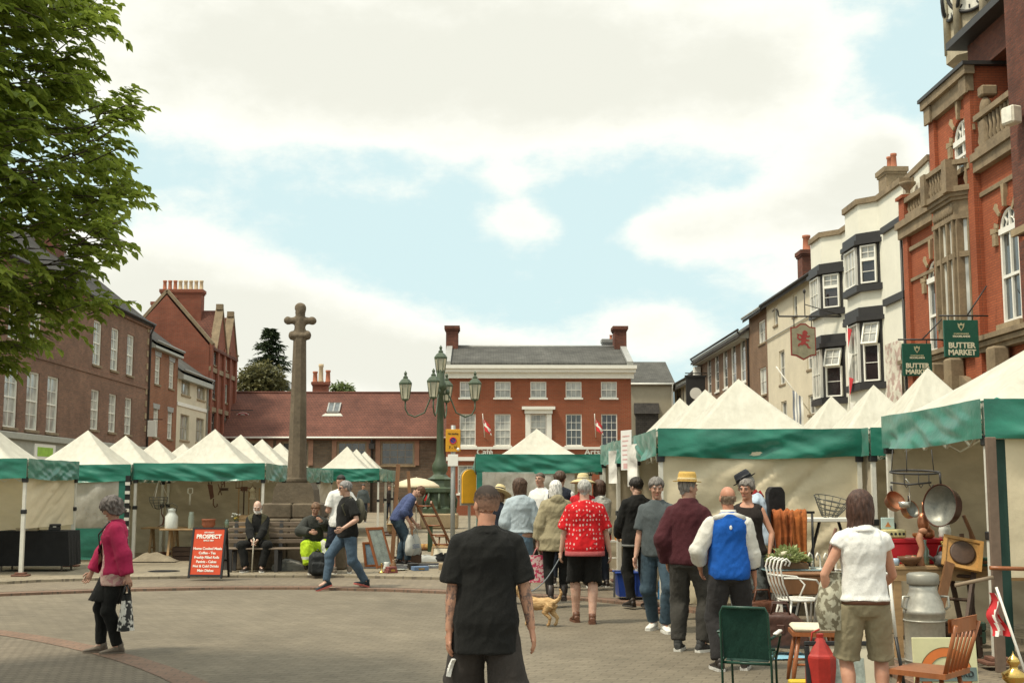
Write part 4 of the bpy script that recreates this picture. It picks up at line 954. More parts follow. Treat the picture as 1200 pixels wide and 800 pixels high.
k.build('entrance_doorway',mat('dark doorway',(.03,.025,.02),.9),t)
z_a=onX(1127,55,XR+.3).z;x0_=mx_(1127,55,XR+.3)[0]
k=MB();k.box(x0_+.3,xe,.35,6,zp+.06,z_a-.1);k.build('attic_wall',B_OLD,t)
k=MB();k.box(x0_-.1,xe,-.15,6.2,z_a-.098,z_a+.12);k.build('attic_gutter',GUT,t)
q=onX(1152,20,XR+1.6)
k=MB();tx=Yb-q.y;zt_=z_a+.1
for i,(r0,h0,h1)in enumerate(((1.15,0,.4),(1.0,.4,3.6),(1.25,3.6,3.9),(.9,3.9,5.2))):k.lathe([(r0,h0),(r0,h1)],8,0,(tx,1.6,zt_),False,a0=PI/8)
for i in range(8):a=PI/4*i+PI/8;k.box(-.13,.13,-.13,.13,0,0)if False else k.rod((tx+1.08*math.cos(a),1.6+1.08*math.sin(a),zt_+.3),(tx+1.08*math.cos(a),1.6+1.08*math.sin(a),zt_+3.6),.12,8)
k.lathe([(.95,5.2),(.7,6.2),(.25,6.9),(.08,7.6),(0,8.2)],8,0,(tx,1.6,zt_),False,a0=PI/8)
tw=k.build('clock_turret',mat('pale turret stone',(.42,.36,.25),.85,.25,3,.3),t)
for a in(-PI/2,PI/4*-1,PI/4*-3):
 k=MB();n_=V((math.cos(a),math.sin(a),0));c=V((tx,1.6,zt_+2.0))+n_*.94
 k.tube([c,c+n_*.06],.66,24,0);u=V((-n_.y,n_.x,0));k.tube([c+n_*.07+u*(.68*math.cos(i*PI/16))+V((0,0,.68*math.sin(i*PI/16)))for i in range(32)],.06,5,1,closed=True)
 for i in range(12):q=i*PI/6;k.beam(c+n_*.068+u*(.46*math.cos(q))+V((0,0,.46*math.sin(q))),c+n_*.068+u*(.58*math.cos(q))+V((0,0,.58*math.sin(q))),.05,.01,1,n_)
 k.beam(c+n_*.075,c+n_*.075+V((0,0,.5)),.05,.01,1,n_);k.beam(c+n_*.075,c+n_*.075+u*.3+V((0,0,-.18)),.06,.01,1,n_);k.build('clock_face',[mat('clock dial',(.70,.68,.58),.5),PAINT_K],tw)
q=onX(1186,200,XR-.45);q2=onX(1196,320,XR-.05)
t=thing('rough_brick_building','rough dark red brick building at the frame edge with a pale floodlight','building',(XR,q.y,0),RZR)
zb_=onX(1192,276,XR-.45).z
k=MB();k.box(0,12,-.45,7,zb_,20);k.box(q.y-q2.y,12,-.05,7,0,zb_-.002);k.build('wall',B_OLD,t)
k=MB();k.box(-.04,12,-.55,-.452,zb_-.02,zb_+.16);k.build('stone_band',STONE,t)
ql=onX(1187,136,XR-.7)
k=MB();k.box(-.21,.21,-.2,.12,-.23,.23,0,.04);k.box(-.17,.17,-.212,-.202,-.18,.18,1);k.beam((0,.2,0),(.1,.5,-.1),.07,.07,2);fl=k.build('floodlight',[mat('cream lamp housing',(.62,.58,.47),.5),mat('lamp lens',(.75,.72,.62),.25),GUT],t);fl.location=(q.y-ql.y,-.7,ql.z);fl.rotation_euler.z=R(20)
M_SIGN=mat('dark green sign paint',(.014,.085,.055),.45,.15,3);M_CREAML=mat('cream lettering',(.66,.62,.45),.6,.05);M_GOLD=mat('pale gold emblem',(.42,.40,.24),.6,.15)
def market_sign(label,pxa,pxb,pya,pyb,X,group,hang):
 a,b=onX(pxa,pya,X),onX(pxb,pyb,X);Ys=a.y
 pa,pb=onY(pxa,pya,Ys),onY(pxb,pyb,Ys);w_,h_=pb.x-pa.x,pa.z-pb.z;c=((pa.x+pb.x)/2,Ys,(pa.z+pb.z)/2)
 s_=thing('hanging_sign',label,'sign',c,0,group)
 k=MB();k.box(-w_/2,w_/2,-.035,.035,-h_/2,h_/2,0,.012);k.build('board',M_SIGN,s_)
 lettering('BUTTER',h_*.205,M_CREAML,s_,(0,-.038,-h_*.19),bold=.007,space=.98);lettering('MARKET',h_*.205,M_CREAML,s_,(0,-.038,-h_*.38),bold=.007,space=.94)
 lettering('STAFFORDSHIRE',h_*.055,M_GOLD,s_,(0,-.038,h_*.125),bold=.002);lettering('MOORLANDS',h_*.075,M_CREAML,s_,(0,-.038,h_*.055),bold=.003)
 e_=MB();zc=h_*.32;k_=h_*.11
 e_.prism([(-.85*k_,zc+.9*k_),(-.35*k_,zc+.55*k_),(0,zc+k_),(.35*k_,zc+.55*k_),(.85*k_,zc+.9*k_),(.7*k_,zc-.1*k_),(0,zc-1.1*k_),(-.7*k_,zc-.1*k_)],-.043,-.0352)
 e_.build('emblem',M_GOLD,s_)
 e_=MB();e_.prism([(-.4*k_,zc+.3*k_),(.4*k_,zc+.3*k_),(.3*k_,zc-.2*k_),(0,zc-.6*k_),(-.3*k_,zc-.2*k_)],-.047,-.0435);e_.build('emblem_shield',M_SIGN,s_)
 e_=MB();L=XR-.3-c[0];e_.rod((-w_/2-.1,0,h_/2+.12),(L,0,h_/2+.12),.025);e_.rod((w_*.2,0,h_/2+.12),(L,0,h_/2+.95),.02)
 for x in(-w_*.35,w_*.35):e_.rod((x,0,h_/2),(x,0,h_/2+.12),.015)
 e_.build('bracket',GUT,s_);return s_
market_sign('green BUTTER MARKET sign, the larger and higher of the pair',1105,1147.5,375,418.5,XR-1.55,'green market signs',0)
market_sign('green BUTTER MARKET sign, the smaller and lower one partly hidden by a white peak',1056.5,1092.5,402.5,440.5,XR-1.75,'green market signs',0)
X=XR-2.1;a=onX(926,380,X);Ys=a.y;pa,pb=onY(926,380,Ys),onY(956.5,420,Ys);w_,h_=(pb.x-pa.x)/2,(pa.z-pb.z)/2
s_=thing('hanging_sign','shaped grey hanging sign with a red lion and red rim on a long bracket','sign',((pa.x+pb.x)/2,Ys,(pa.z+pb.z)/2))
def shield(k):return[(-w_*k,-h_*.82*k),(-w_*.6*k,-h_*.86*k),(-w_*.25*k,-h_*k),(0,-h_*1.1*k),(w_*.25*k,-h_*k),(w_*.6*k,-h_*.86*k),(w_*k,-h_*.82*k),(w_*k,h_*.82*k),(w_*.55*k,h_*.86*k),(w_*.22*k,h_*1.05*k),(-w_*.22*k,h_*1.05*k),(-w_*.55*k,h_*.86*k),(-w_*k,h_*.82*k)]
k=MB();k.prism(shield(1),-.04,.04);k.build('rim',mat('sign red',(.24,.05,.035),.6,.2,6),s_)
k=MB();k.prism(shield(.91),-.048,-.0405);k.build('board',mat('faded sign grey',(.27,.25,.17),.8,.25,5),s_)
lion=[(-.05,.62),(.12,.72),(.3,.62),(.34,.48),(.24,.4),(.34,.3),(.5,.34),(.52,.26),(.36,.18),(.22,.18),(.2,.05),(.4,.02),(.48,-.06),(.36,-.1),(.18,-.08),(.16,-.22),(.34,-.3),(.4,-.48),(.52,-.54),(.5,-.62),(.3,-.6),(.24,-.42),(.04,-.32),(-.08,-.4),(-.28,-.36),(-.34,-.48),(-.46,-.44),(-.38,-.26),(-.2,-.2),(-.16,-.04),(-.34,-.02),(-.5,.14),(-.44,.34),(-.52,.44),(-.4,.46),(-.34,.3),(-.38,.16),(-.26,.1),(-.14,.14),(-.24,.3),(-.42,.36),(-.4,.44),(-.2,.42),(-.08,.36)]
k=MB();k.prism([(x*w_*1.05,z*h_*.8+h_*.08)for x,z in lion],-.056,-.0485);k.build('lion_emblem',mat('lion red',(.30,.045,.04),.7),s_)
k=MB();k.rod((-w_*1.9,0,h_+.32),(XR-.05-s_.location.x,0,h_+.32),.035);k.tube([(-w_*1.9,0,h_+.32),(-w_*1.95,0,h_+.55),(-w_*2.2,0,h_+.62),(-w_*2.4,0,h_+.5)],.025,6)
k.rod((w_*.2,0,h_+.32),(w_*.2,0,h_+1.3),.02);k.ell((w_*.2,0,h_+1.32),(.06,.06,.1));k.rod((w_*.2,0,h_+.8),(XR-.05-s_.location.x,0,h_+.36),.02)
for x in(-w_*.7,w_*.7):k.rod((x,0,h_*.8),(x,0,h_+.32),.02)
k.build('bracket',GUT,s_)
q=onX(945,473,XR-.5)
s_=thing('flag','faded striped flag hanging limp from a slanted pole on the cream building','flag',q,RZR)
k=MB();k.rod((-.6,.5,-.6),(-.2,-1.2,1.6),.03);k.build('flagpole',PAINT_W,s_)
k=MB();k.grid(lambda u,v:V((-.33+.25*u+.03*math.sin(9*v+4*u),-.5+.35*u+.05*math.sin(7*u),.6-1.5*v-.3*u)),8,12,0,mfn=lambda u,v:int(u*8)%2);k.build('flag_cloth',[mat('grey blue flag',(.2,.22,.26),.8),PAINT_W],s_)
DG=bpy.context.evaluated_depsgraph_get
def remesh(mb,voxel,smooth=4,fac=.5):
 me=mb.mesh('body',[]);o=bpy.data.objects.new('body',me);COL.objects.link(o)
 m=o.modifiers.new('r','REMESH');m.mode='VOXEL';m.voxel_size=voxel;m.use_smooth_shade=True
 if smooth:s=o.modifiers.new('s','SMOOTH');s.factor=fac;s.iterations=smooth
 bpy.context.view_layer.update()
 r_=bpy.data.meshes.new_from_object(o.evaluated_get(DG()));bpy.data.objects.remove(o);bpy.data.meshes.remove(me);return r_
def wrinkle(me,amp,seed=0,sc=7.0):
 if amp<=0:return
 nrm=[v.normal.copy()for v in me.vertices]
 for v,n_ in zip(me.vertices,nrm):
  p=v.co;q=V((p.x*sc+seed,p.y*sc,p.z*sc*.55+seed))
  k=noise.noise(q)+.5*(1-2*abs(noise.noise(V((p.x*sc*1.7-p.z*sc,p.y*sc*1.7,p.z*sc*1.3+seed)))))
  v.co=p+n_*(amp*k)
def join_into(me,mb,mats_off):
 """append a builder's loose islands (eyes, lips, nails, fingers) to a mesh"""
 nv=len(me.vertices);bm=bmesh.new();bm.from_mesh(me);vs=[bm.verts.new(q)for q in mb.v]
 for f_,mi,sm in zip(mb.f,mb.mi,mb.sm):
  try:fc=bm.faces.new([vs[i]for i in f_])
  except ValueError:continue
  fc.material_index=mi+mats_off;fc.smooth=sm
 bmesh.ops.recalc_face_normals(bm,faces=bm.faces);bm.to_mesh(me);bm.free()
def ik(S,T,a,b,pole):
 d=T-S;L=min(d.length,(a+b)*.999);d.normalize();L=max(L,abs(a-b)*1.02)
 x=(a*a-b*b+L*L)/(2*L);h=math.sqrt(max(0,a*a-x*x))
 p=pole-d*pole.dot(d);p.normalize();return S+d*x+p*h,S+d*L
HAIRS={}
def skin_mat(tone):
 k='skin %.2f %.2f %.2f'%tone
 if k in MATS:return MATS[k]
 t=NT(k);o=t.obj();f=t.noise(o,9,4,.6);t.col(t.mix(t.ramp(f,((.3,0),(.7,1))),(tone[0]*.85,tone[1]*.76,tone[2]*.72),mul(tone,1.08)))
 t.b.inputs['Subsurface Weight'].default_value=.08;t.b.inputs['Subsurface Radius'].default_value=(.02,.008,.004)
 t.bump(t.noise(o,120,2),.12,.003);MATS[k]=t.set(.5,0,.35);return t.m
def hair_mat(c):
 k='hair %.2f %.2f %.2f'%c
 if k in MATS:return MATS[k]
 t=NT(k);o=t.scalev(t.obj(),(1,1,.25));f=t.noise(o,60,3,.6);t.col(t.mix(t.ramp(f,((.3,0),(.7,1))),mul(c,.45),mul(c,1.6)));t.bump(f,.8,.012);MATS[k]=t.set(.55,0,.35);return t.m
M_EYE=mat('eye white',(.40,.36,.32),.3,.03);M_IRIS=mat('dark iris',(.03,.02,.015),.2,.05);M_LIP=mat('lips',(.36,.13,.10),.5,.1)
M_SOLE=mat('pale shoe sole',(.62,.60,.54),.7,.1);M_TATT=None
SK1=(.47,.28,.20);SK2=(.53,.34,.255);SK3=(.42,.22,.15);SK4=(.58,.40,.31)
TORSO=[(-.10,.125,.10,0),(-.02,.168,.118,-.005),(.06,.163,.115,0),(.17,.140,.098,.005),(.28,.148,.105,.005),(.38,.166,.118,0),(.45,.160,.108,-.008),(.50,.125,.088,-.012),(.545,.075,.068,-.01),(.60,.056,.058,0)]
class Person:
 def __init__(s,label,px,py,dist=None,H=1.75,head=0,z0=KERB,build=1.0,belly=0.0,lean=0,side=0,twist=0,hyaw=0,hpitch=0,hroll=0,pelvis=(0,0,0),hands=None,feet=None,skin=SK1,voxel=.009,seed=0,fem=False,at=None,elbow=(None,None),curl=.7,hgrip=(None,None)):
  s.H,s.k,s.seed,s.vox,s.fem,s.bw,s.belly=H,H/1.75,seed,voxel,fem,build,belly
  loc=V((at[0],at[1],z0))if at else V(onZ(px,py,z0))
  s.o=thing('person',label,'person',loc,R(head));s.skin=skin
  s.P=V((0,0,.95))+V(pelvis)
  s.lean,s.side,s.twist=R(lean),R(side),R(twist)
  s.rings=[]
  for(z,rx,ry,oy)in TORSO:s.rings.append((s.tf(z),rx,ry,oy))
  ch=s.tf(.462);wsh=.166*(.92 if fem else 1)*(1+(build-1)*.45)
  s.sh=[ch@V((sx*wsh,-.012,0))for sx in(-1,1)]
  s.neck=s.tf(.60)@V((0,0,0));hd=s.tf(.62)
  s.HM=Matrix.Translation(hd@V((0,.022,.085)))@(hd.to_3x3().to_4x4()@Matrix.Rotation(-s.lean*.6,4,'X'))@Matrix.Rotation(R(hyaw),4,'Z')@Matrix.Rotation(R(-hpitch),4,'X')@Matrix.Rotation(R(hroll),4,'Y')
  hands=hands or[(-.27,.02,.82),(.27,.02,.82)]
  s.arm=[]
  for i,sx in enumerate((-1,1)):
   pole=V(elbow[i])if elbow[i]else V((sx*.45,-1,-.25))
   e,w_=ik(s.sh[i],V(hands[i]),.295,.255,pole);s.arm.append((s.sh[i],e,w_))
  s.hip=[s.P+V((sx*.092,0,-.03))for sx in(-1,1)]
  feet=feet or[(-.11,.0,0,8,0),(.11,.0,0,8,0)]
  s.leg=[];s.ft=[]
  for i,sx in enumerate((-1,1)):
   x,y,z,yaw,pit=feet[i];A=V((x,y,.085+z));a=R(-sx*yaw)
   fwd=V((math.sin(-a),math.cos(-a),0))if False else V((math.sin(R(sx*yaw)),math.cos(R(sx*yaw)),0))
   kn,an=ik(s.hip[i],A,.435,.425,fwd+V((sx*.12,0,0)));s.leg.append((s.hip[i],kn,an));s.ft.append((an,fwd,R(pit)))
  s.curl=curl;s.hgrip=hgrip
 def tf(s,z):
  """frame of the spine at height z above the pelvis"""
  t=max(0,min(1,(z+.05)/.6));n=8;p=s.P.copy();Mr=Matrix()
  zz=0.0
  for i in range(n):
   a=(i+.5)/n*t;Mr=(Matrix.Rotation(s.twist*a,4,'Z')@Matrix.Rotation(-s.lean*min(1,a*1.5+.25),4,'X')@Matrix.Rotation(s.side*a,4,'Y'));p+=Mr.to_3x3()@V((0,0,z/n))
  return Matrix.Translation(p)@Mr
 def torso(s,mb,za,zb,off=0.0,flare=0.0,m=0,shoulders=True,drop=0.0):
  n=24;seq=[r for r in TORSO if za<r[0]<zb]
  def interp(z):
   for a,b in zip(TORSO,TORSO[1:]):
    if a[0]<=z<=b[0]:t=(z-a[0])/(b[0]-a[0]);return(z,*[a[i]+(b[i]-a[i])*t for i in(1,2,3)])
   e=TORSO[0]if z<TORSO[0][0]else TORSO[-1];return(z,*e[1:])
  zs=[za]+[r[0]for r in seq]+[zb];rings=[]
  for z in zs:
   _,rx,ry,oy=interp(z);tz=max(0,(.2-z)/.3)
   fm=1.0
   if s.fem:fm={True:1.06}.get(z<.05,.93 if z<.3 else.95)
   if off>.015 and z<.38:rx=max(rx,.154 if not s.fem else.15);ry=max(ry,.112)
   bell=s.belly*math.exp(-((z-.12)/.16)**2)
   bust=.02*math.exp(-((z-.36)/.07)**2)if s.fem else 0
   ax=rx*s.bw*fm+off+flare*tz+bell*.35;ay=ry*s.bw*fm+off*.95+flare*tz*.8+bell*.6+bust*.6;M_=s.tf(z)
   rr=[]
   for k in range(n):
    a=2*PI*k/n;c,sn=math.cos(a),math.sin(a);e=.85
    x=ax*(abs(c)**e)*(1 if c>0 else-1);y=ay*(abs(sn)**e)*(1 if sn>0 else-1)
    rr.append(mb.p(M_@V((x,y+oy+bell*.5+bust*.5,0))))
   rings.append(rr)
  for A,B in zip(rings,rings[1:]):
   for k in range(n):mb.face((A[k],A[(k+1)%n],B[(k+1)%n],B[k]),m,True)
  mb.face(rings[0][::-1],m);mb.face(rings[-1],m)
  if shoulders and zb>.45:
   ch=s.tf(.478)
   for i in(0,1):mb.tube([ch@V((0,-.012,.028)),s.sh[i]+(ch.to_3x3()@V((0,0,-.006)))],[.058+off,.050+off*.8],12)
   mb.tube([s.tf(.44)@V((-.12*s.bw,-.01,0)),s.tf(.44)@V((.12*s.bw,-.01,0))],.085+off,12)
 def limb(s,mb,pts,prof,off=0.0,t1=1.0,n=12,ends=1.0,back=None):
  """two-bone limb with a radius profile over 0..2, cut at t1"""
  A,B,C=pts;P_,rr=[],[]
  ts=sorted({0,.12,.3,.5,.7,.85,1.0,1.12,1.25,1.4,1.6,1.8,2.0,t1})
  for t in[q for q in ts if q<=t1]:
   p=A+(B-A)*t if t<=1 else B+(C-B)*(t-1)
   for(a,ra),(b,rb)in zip(prof,prof[1:]):
    if a<=t<=b:r_=ra+(rb-ra)*((t-a)/(b-a));break
   if back is not None and 1<t<2:p=p+back*(.018*math.sin(PI*min(1,(t-1)*1.5)))
   P_.append(p);rr.append(r_+(off(t)if callable(off)else off))
  mb.tube(P_,rr,n);mb.ell(A,(rr[0],)*3,12,8)
  if t1>1.05:k=min(range(len(P_)),key=lambda i:(P_[i]-B).length);mb.ell(B,(rr[k]*1.0,)*3,12,8)
 ARM=[(0,.054),(.3,.050),(.7,.043),(1,.040),(1.25,.042),(1.6,.034),(2,.027)]
 LEG=[(0,.092),(.3,.086),(.7,.066),(1,.056),(1.25,.059),(1.6,.044),(2,.037)]
 def head(s,mb):
  M0=mb.M;mb.M=s.HM.copy()
  mb.ell((0,-.012,.035),(.074,.094,.088),18,12)
  mb.tube([(0,.012,.05),(0,.020,0),(0,.028,-.045),(0,.040,-.085),(0,.05,-.108)],[(.068,.070),(.066,.068),(.058,.058),(.044,.044),(.024,.026)],14,up=(1,0,0))
  mb.tube([(0,.088,.028),(0,.104,-.002),(0,.110,-.018)],[.008,.012,.013],8);mb.ell((0,.098,-.020),(.016,.012,.009),10,6)
  for sx in(-1,1):
   mb.ell((sx*.076,-.008,-.002),(.010,.022,.033),8,7);mb.ell((sx*.036,.066,-.012),(.022,.02,.02),8,6);mb.tube([(sx*.012,.087,.036),(sx*.05,.075,.036)],.010,6)
  mb.ell((0,.072,-.088),(.024,.022,.02),8,6);mb.M=M0
  mb.tube([s.tf(.53)@V((0,-.012,0)),s.tf(.60)@V((0,-.002,0)),s.HM@V((0,-.022,-.05))],[.062*s.bw**.5,.055*s.bw**.5,.056*s.bw**.5],14)
 def hand_frame(s,i):
  S,E,W_=s.arm[i];d=(W_-E).normalized();sx=-1 if i==0 else 1
  if s.hgrip[i]:d=V(s.hgrip[i]).normalized()
  inn=V((-sx,.25,0));inn=(inn-d*inn.dot(d)).normalized()
  f=d.cross(inn)*sx
  if f.y<-.2:f=-f
  return W_,d,inn,f
 def hand(s,mb,mf,i):
  """palm into the body, five fingers of different lengths as tapered chains"""
  W_,d,inn,f=s.hand_frame(i)
  mb.tube([W_-d*.015,W_+d*.02,W_+d*.06,W_+d*.09],[(.026,.020),(.032,.019),(.040,.018),(.038,.014)],12,up=f)
  for j,(o_,L)in enumerate(((.030,.070),(.010,.080),(-.011,.074),(-.030,.058))):
   p=W_+d*(.086 if j<3 else.078)+f*o_;c=s.curl;q=[p-d*.02,p];dd=d.copy()
   for kk,fr in enumerate((.45,.32,.25)):
    dd=(dd+inn*(c*(.35+.28*kk))).normalized();q.append(q[-1]+dd*L*fr)
   mf.tube(q,[.0095,.0095,.0088,.0078,.006],7)
  p=W_+d*.025+f*.026;q=[p-f*.015,p+f*.022+d*.022,p+f*.030+d*.048+inn*.012,p+f*.026+d*.07+inn*.024];mf.tube(q,[.013,.0125,.0105,.007],7)
 def make_body(s,tattoo=None,brow=(.10,.07,.05),eyes=True,bare=None):
  mb,mf=MB(),MB();s.torso(mb,-.10,.55,0);s.head(mb)
  for i in(0,1):
   s.limb(mb,s.arm[i],s.ARM,0 if not s.fem else-.006,2.0);s.hand(mb,mf,i)
   an,fwd,pit=s.ft[i];s.limb(mb,s.leg[i],s.LEG,(s.bw-1)*.04,2.0,back=-fwd);mb.tube([an,an+fwd*.06+V((0,0,-.04)),an+fwd*.12+V((0,0,-.06))],[.036,.035,.024],10)
  me=remesh(mb,s.vox,3);fac=MB();fac.M=s.HM.copy()
  if eyes:
   for sx in(-1,1):
    fac.ell((sx*.031,.0765,.017),(.0125,.009,.0055),8,6,0);fac.ell((sx*.031,.083,.017),(.0062,.004,.0055),8,5,1)
    fac.tube([(sx*.014,.094,.039),(sx*.032,.091,.043),(sx*.050,.078,.037)],[.004,.0055,.003],6,3)
   fac.tube([(-.024,.084,-.053),(0,.093,-.051),(.024,.084,-.053)],[.0035,.0075,.0035],6,2)
  n0=len(me.polygons)
  join_into(me,mf,0);join_into(me,fac,1)
  mats=[skin_mat(s.skin),M_EYE,M_IRIS,M_LIP,hair_mat(brow)]
  if tattoo:
   mats.append(tattoo)
   for p in me.polygons:
    if p.material_index:continue
    c=p.center
    for i in(0,1):
     A,E,W_=s.arm[i];d=W_-E;t=(c-E).dot(d)/d.length_squared
     if-.15<t<.93 and(c-(E+d*t)).length<.07:p.material_index=5
  for m in mats:me.materials.append(m)
  me.transform(Matrix.Scale(s.k,4));return link('body',me,s.o)
 def fin(s,name,me,mats,par=None,label=None):
  if len(me.materials):me.materials.clear()
  for m in(mats if isinstance(mats,(list,tuple))else[mats]):me.materials.append(m)
  me.transform(Matrix.Scale(s.k,4));me.name=name;return link(name,me,par or s.o,label)
 def top(s,name,m,hem=-.06,sleeve=.75,off=.020,loose=.018,flare=.02,collar=.555,wr=.007,sl_m=None,vox=.012,openw=0,hood=False,cuff=None,label=None,neckoff=0.0):
  """shirt, jumper or jacket: sleeve 0 none, <1 part of upper arm, 2 to the wrist"""
  mb=MB();s.torso(mb,hem,collar,off,flare)
  def so(t):return off*(.6+.25*min(1,2*t))+loose*min(1,1.3*t)+(.010 if.85<t<1.15 else 0)
  for i in(0,1):
   if sl_m is None and sleeve>0:s.limb(mb,s.arm[i],s.ARM,so,sleeve)
  if collar>.54:mb.tube([s.tf(.53)@V((0,-.012,0)),s.tf(.575+neckoff)@V((0,-.008,0))],[.085+off,.066+off*.5],14)
  if hood:mb.ell(s.tf(.53)@V((0,-.09,.02)),(.11,.07,.08),12,8)
  me=remesh(mb,vox,3);wrinkle(me,wr,s.seed)
  if openw:
   bm=bmesh.new();bm.from_mesh(me);iv=s.tf(.3).inverted()
   dl=[f_ for f_ in bm.faces if(lambda c:.03<c.y<.185 and abs(c.x)<openw*(1.1-.6*c.z))(iv@f_.calc_center_median())]
   bmesh.ops.delete(bm,geom=dl,context='FACES');bm.to_mesh(me);bm.free()
  o=s.fin(name,me,m,None,label)
  if sl_m is not None:
   for i in(0,1):
    q=MB();s.limb(q,s.arm[i],s.ARM,lambda t:so(t)+.004,sleeve);me=remesh(q,vox,2);wrinkle(me,wr*1.2,s.seed+i);s.fin('sleeve',me,sl_m,o)
  if cuff:
   for i in(0,1):
    A,E,W_=s.arm[i];d=W_-E;t0=sleeve-1;q=MB();q.tube([E+d*(t0-.05),E+d*(t0+.06)],[.052+loose,.046+loose],14);s.fin('cuff',q.mesh('cuff',[]),cuff,o)
  return o
 def trousers(s,name,m,t1=1.93,waist=.03,off=.012,loose=.012,wr=.006,vox=.012,flare=0.0,hemloose=0.0,label=None):
  mb=MB();s.torso(mb,-.10,waist,off-.004,0,shoulders=False)
  for i in(0,1):
   an,fwd,pit=s.ft[i]
   def fo(t):return off+loose*min(1,t*1.2)+(.012 if.9<t<1.1 else 0)+hemloose*max(0,t-1)+flare*max(0,t)
   s.limb(mb,s.leg[i],s.LEG,fo,t1,14,back=-fwd);mb.tube([s.P+V((0,0,-.02)),s.leg[i][0]],.105+off,12)
  me=remesh(mb,vox,3);wrinkle(me,wr,s.seed+3,9);return s.fin(name,me,m,None,label)
 def skirt(s,m,zlow=.42,r0=.19,r1=.25,wr=.012):
  mb=MB();mb.tube([s.tf(.10).translation,s.P+V((0,0,-.08)),(s.leg[0][1]+s.leg[1][1])/2+V((0,0,.08)),V(((s.leg[0][2].x+s.leg[1][2].x)/2,(s.leg[0][2].y+s.leg[1][2].y)/2,zlow))],[(.165,.13),(r0+.01,.155),(r0+.03,.19),(r1,r1*.85)],20,up=(1,0,0))
  me=remesh(mb,.013,3);wrinkle(me,wr,s.seed+5,6);return s.fin('skirt',me,m)
 def shoes(s,m,sole=M_SOLE,high=0.0,label=None):
  for i in(0,1):
   an,fwd,pit=s.ft[i];q=MB();side=V((fwd.y,-fwd.x,0));base=an-V((0,0,.085))
   Mx=Matrix(((side.x,fwd.x,0,an.x),(side.y,fwd.y,0,an.y),(side.z,fwd.z,1,an.z),(0,0,0,1)))@Matrix.Rotation(-pit,4,'X')@Matrix.Translation((0,0,-.085));q.M=Mx
   prof=[(-.075,.030,.060),(-.06,.036,.085),(-.02,.040,.092),(.03,.042,.088),(.08,.045,.064),(.13,.047,.050),(.175,.040,.042),(.20,.022,.030)]
   n=12;rings=[]
   for(y,w_,h)in prof:
    h*=1.12;rings.append([q.p((w_*math.cos(2*PI*k/n),y,max(.018,.018+(h-.018)*(.5+.5*math.sin(2*PI*k/n))*(1 if True else 0))))for k in range(n)])
   for A,B in zip(rings,rings[1:]):
    for k in range(n):q.face((A[k],A[(k+1)%n],B[(k+1)%n],B[k]),0,True)
   q.face(rings[0][::-1]);q.face(rings[-1])
   q.tube([(0,-.02,.05),(0,-.022,.095),(0,-.015,.125+high)],[.044,.046,.044 if not high else.05],12)
   ol=[(.044*math.sin(a),0,0)for a in(0,)]
   pts=[(w_+.004,y)for(y,w_,h)in prof]+[(-w_-.004,y)for(y,w_,h)in prof[::-1]];q.prism(pts,0,.026,1,'z')
   s.fin('shoe',q.mesh('shoe',[]),[m,sole],None,label)
 HL={'short':lambda a:.062-.085*max(0,a)**.7*1.25,'fade':None}
 def hair(s,c,style='short',vol=.012):
  """hair shell over the skull; the lower edge depends on the bearing round the head (0 front .. 1 back)"""
  m=hair_mat(c);mb=MB();n=76;nv=18
  def low(b):
   if style=='short':return.058 if b<.25 else(.058-(b-.25)/.2*.075 if b<.45 else(-.017-(b-.45)*.085))
   if style=='crop':return.066 if b<.28 else(.066-(b-.28)/.2*.03 if b<.48 else.030)
   if style=='fade':return.058 if b<.28 else(.058-(b-.28)/.2*.06 if b<.48 else-.004)
   if style=='stubble':return.05 if b<.28 else(.05-(b-.28)/.2*.07 if b<.48 else-.032)
   if style=='bob':return.045 if b<.22 else(-.03-(b-.22)*.5 if b<.42 else-.13)
   if style=='long':return.045 if b<.2 else(-.06-(b-.2)*.6 if b<.42 else-.24)
   if style=='curly':return.035 if b<.22 else(-.02-(b-.22)*.3 if b<.5 else-.10)
   return.02
  def f(u,v):
   a=2*PI*u;b=abs(((u+.5)%1)-.5)*2
   lo=low(b)+.014*noise.noise(V((math.sin(a)*5,math.cos(a)*5,s.seed+.5)));top_=.128;th0=0
   z=.124+vol-(.124+vol-lo)*(v**1.4)
   zz=max(-1,min(1,(z-.035)/(.090+vol)));r_=math.sqrt(max(0,1-zz*zz))
   if z<.035:r_=1-.10*min(1,(.035-z)/.1)*(0 if style in('long','bob','curly')and b>.25 else 1)
   if z<.035 and style in('short','crop','stubble','ring','fade'):r_=max(.80,math.sqrt(max(0,1-((.035-z)/.105)**2)))
   tap=(1-.85*max(0,v-.8)/.2)if style in('short','crop')else 1
   if style=='ring':z=.030-.080*v;r_=max(.80,math.sqrt(max(0,1-((.035-z)/.105)**2)))
   g=(vol*tap)if style!='ring' else(.007*math.sin(PI*min(1,v+.05))if b>.36 else-.02);k=noise.noise(V((math.sin(a)*5+s.seed,math.cos(a)*5,z*26)))*(.030 if style=='curly' else.011 if style not in('crop','stubble','fade')else.001)*(1 if v>.05 else.3)
   if style in('long','bob','curly','short'):k+=.0045*noise.noise(V((math.sin(a)*16+s.seed,math.cos(a)*16,z*5)))*min(1,v*4)
   rx,ry=.0755+g+k,.0965+g+k
   pull=0
   if style in('long','bob')and z<-.03 and b>.5:pull=.03*min(1,(-.03-z)/.1)
   return V((math.sin(a)*rx*r_,-.012+math.cos(a)*ry*r_+pull,z))
  mb.M=s.HM.copy();mb.grid(f,n,nv,0,wrap=True)
  if style in('long','bob','curly'):
   me0=len(mb.v)-n;c_=mb.p((0,-.03,-.05));
   for i in range(n):mb.face((me0+i,me0+(i+1)%n,c_),0,True)
  return s.fin('hair',mb.mesh('hair',[]),m)
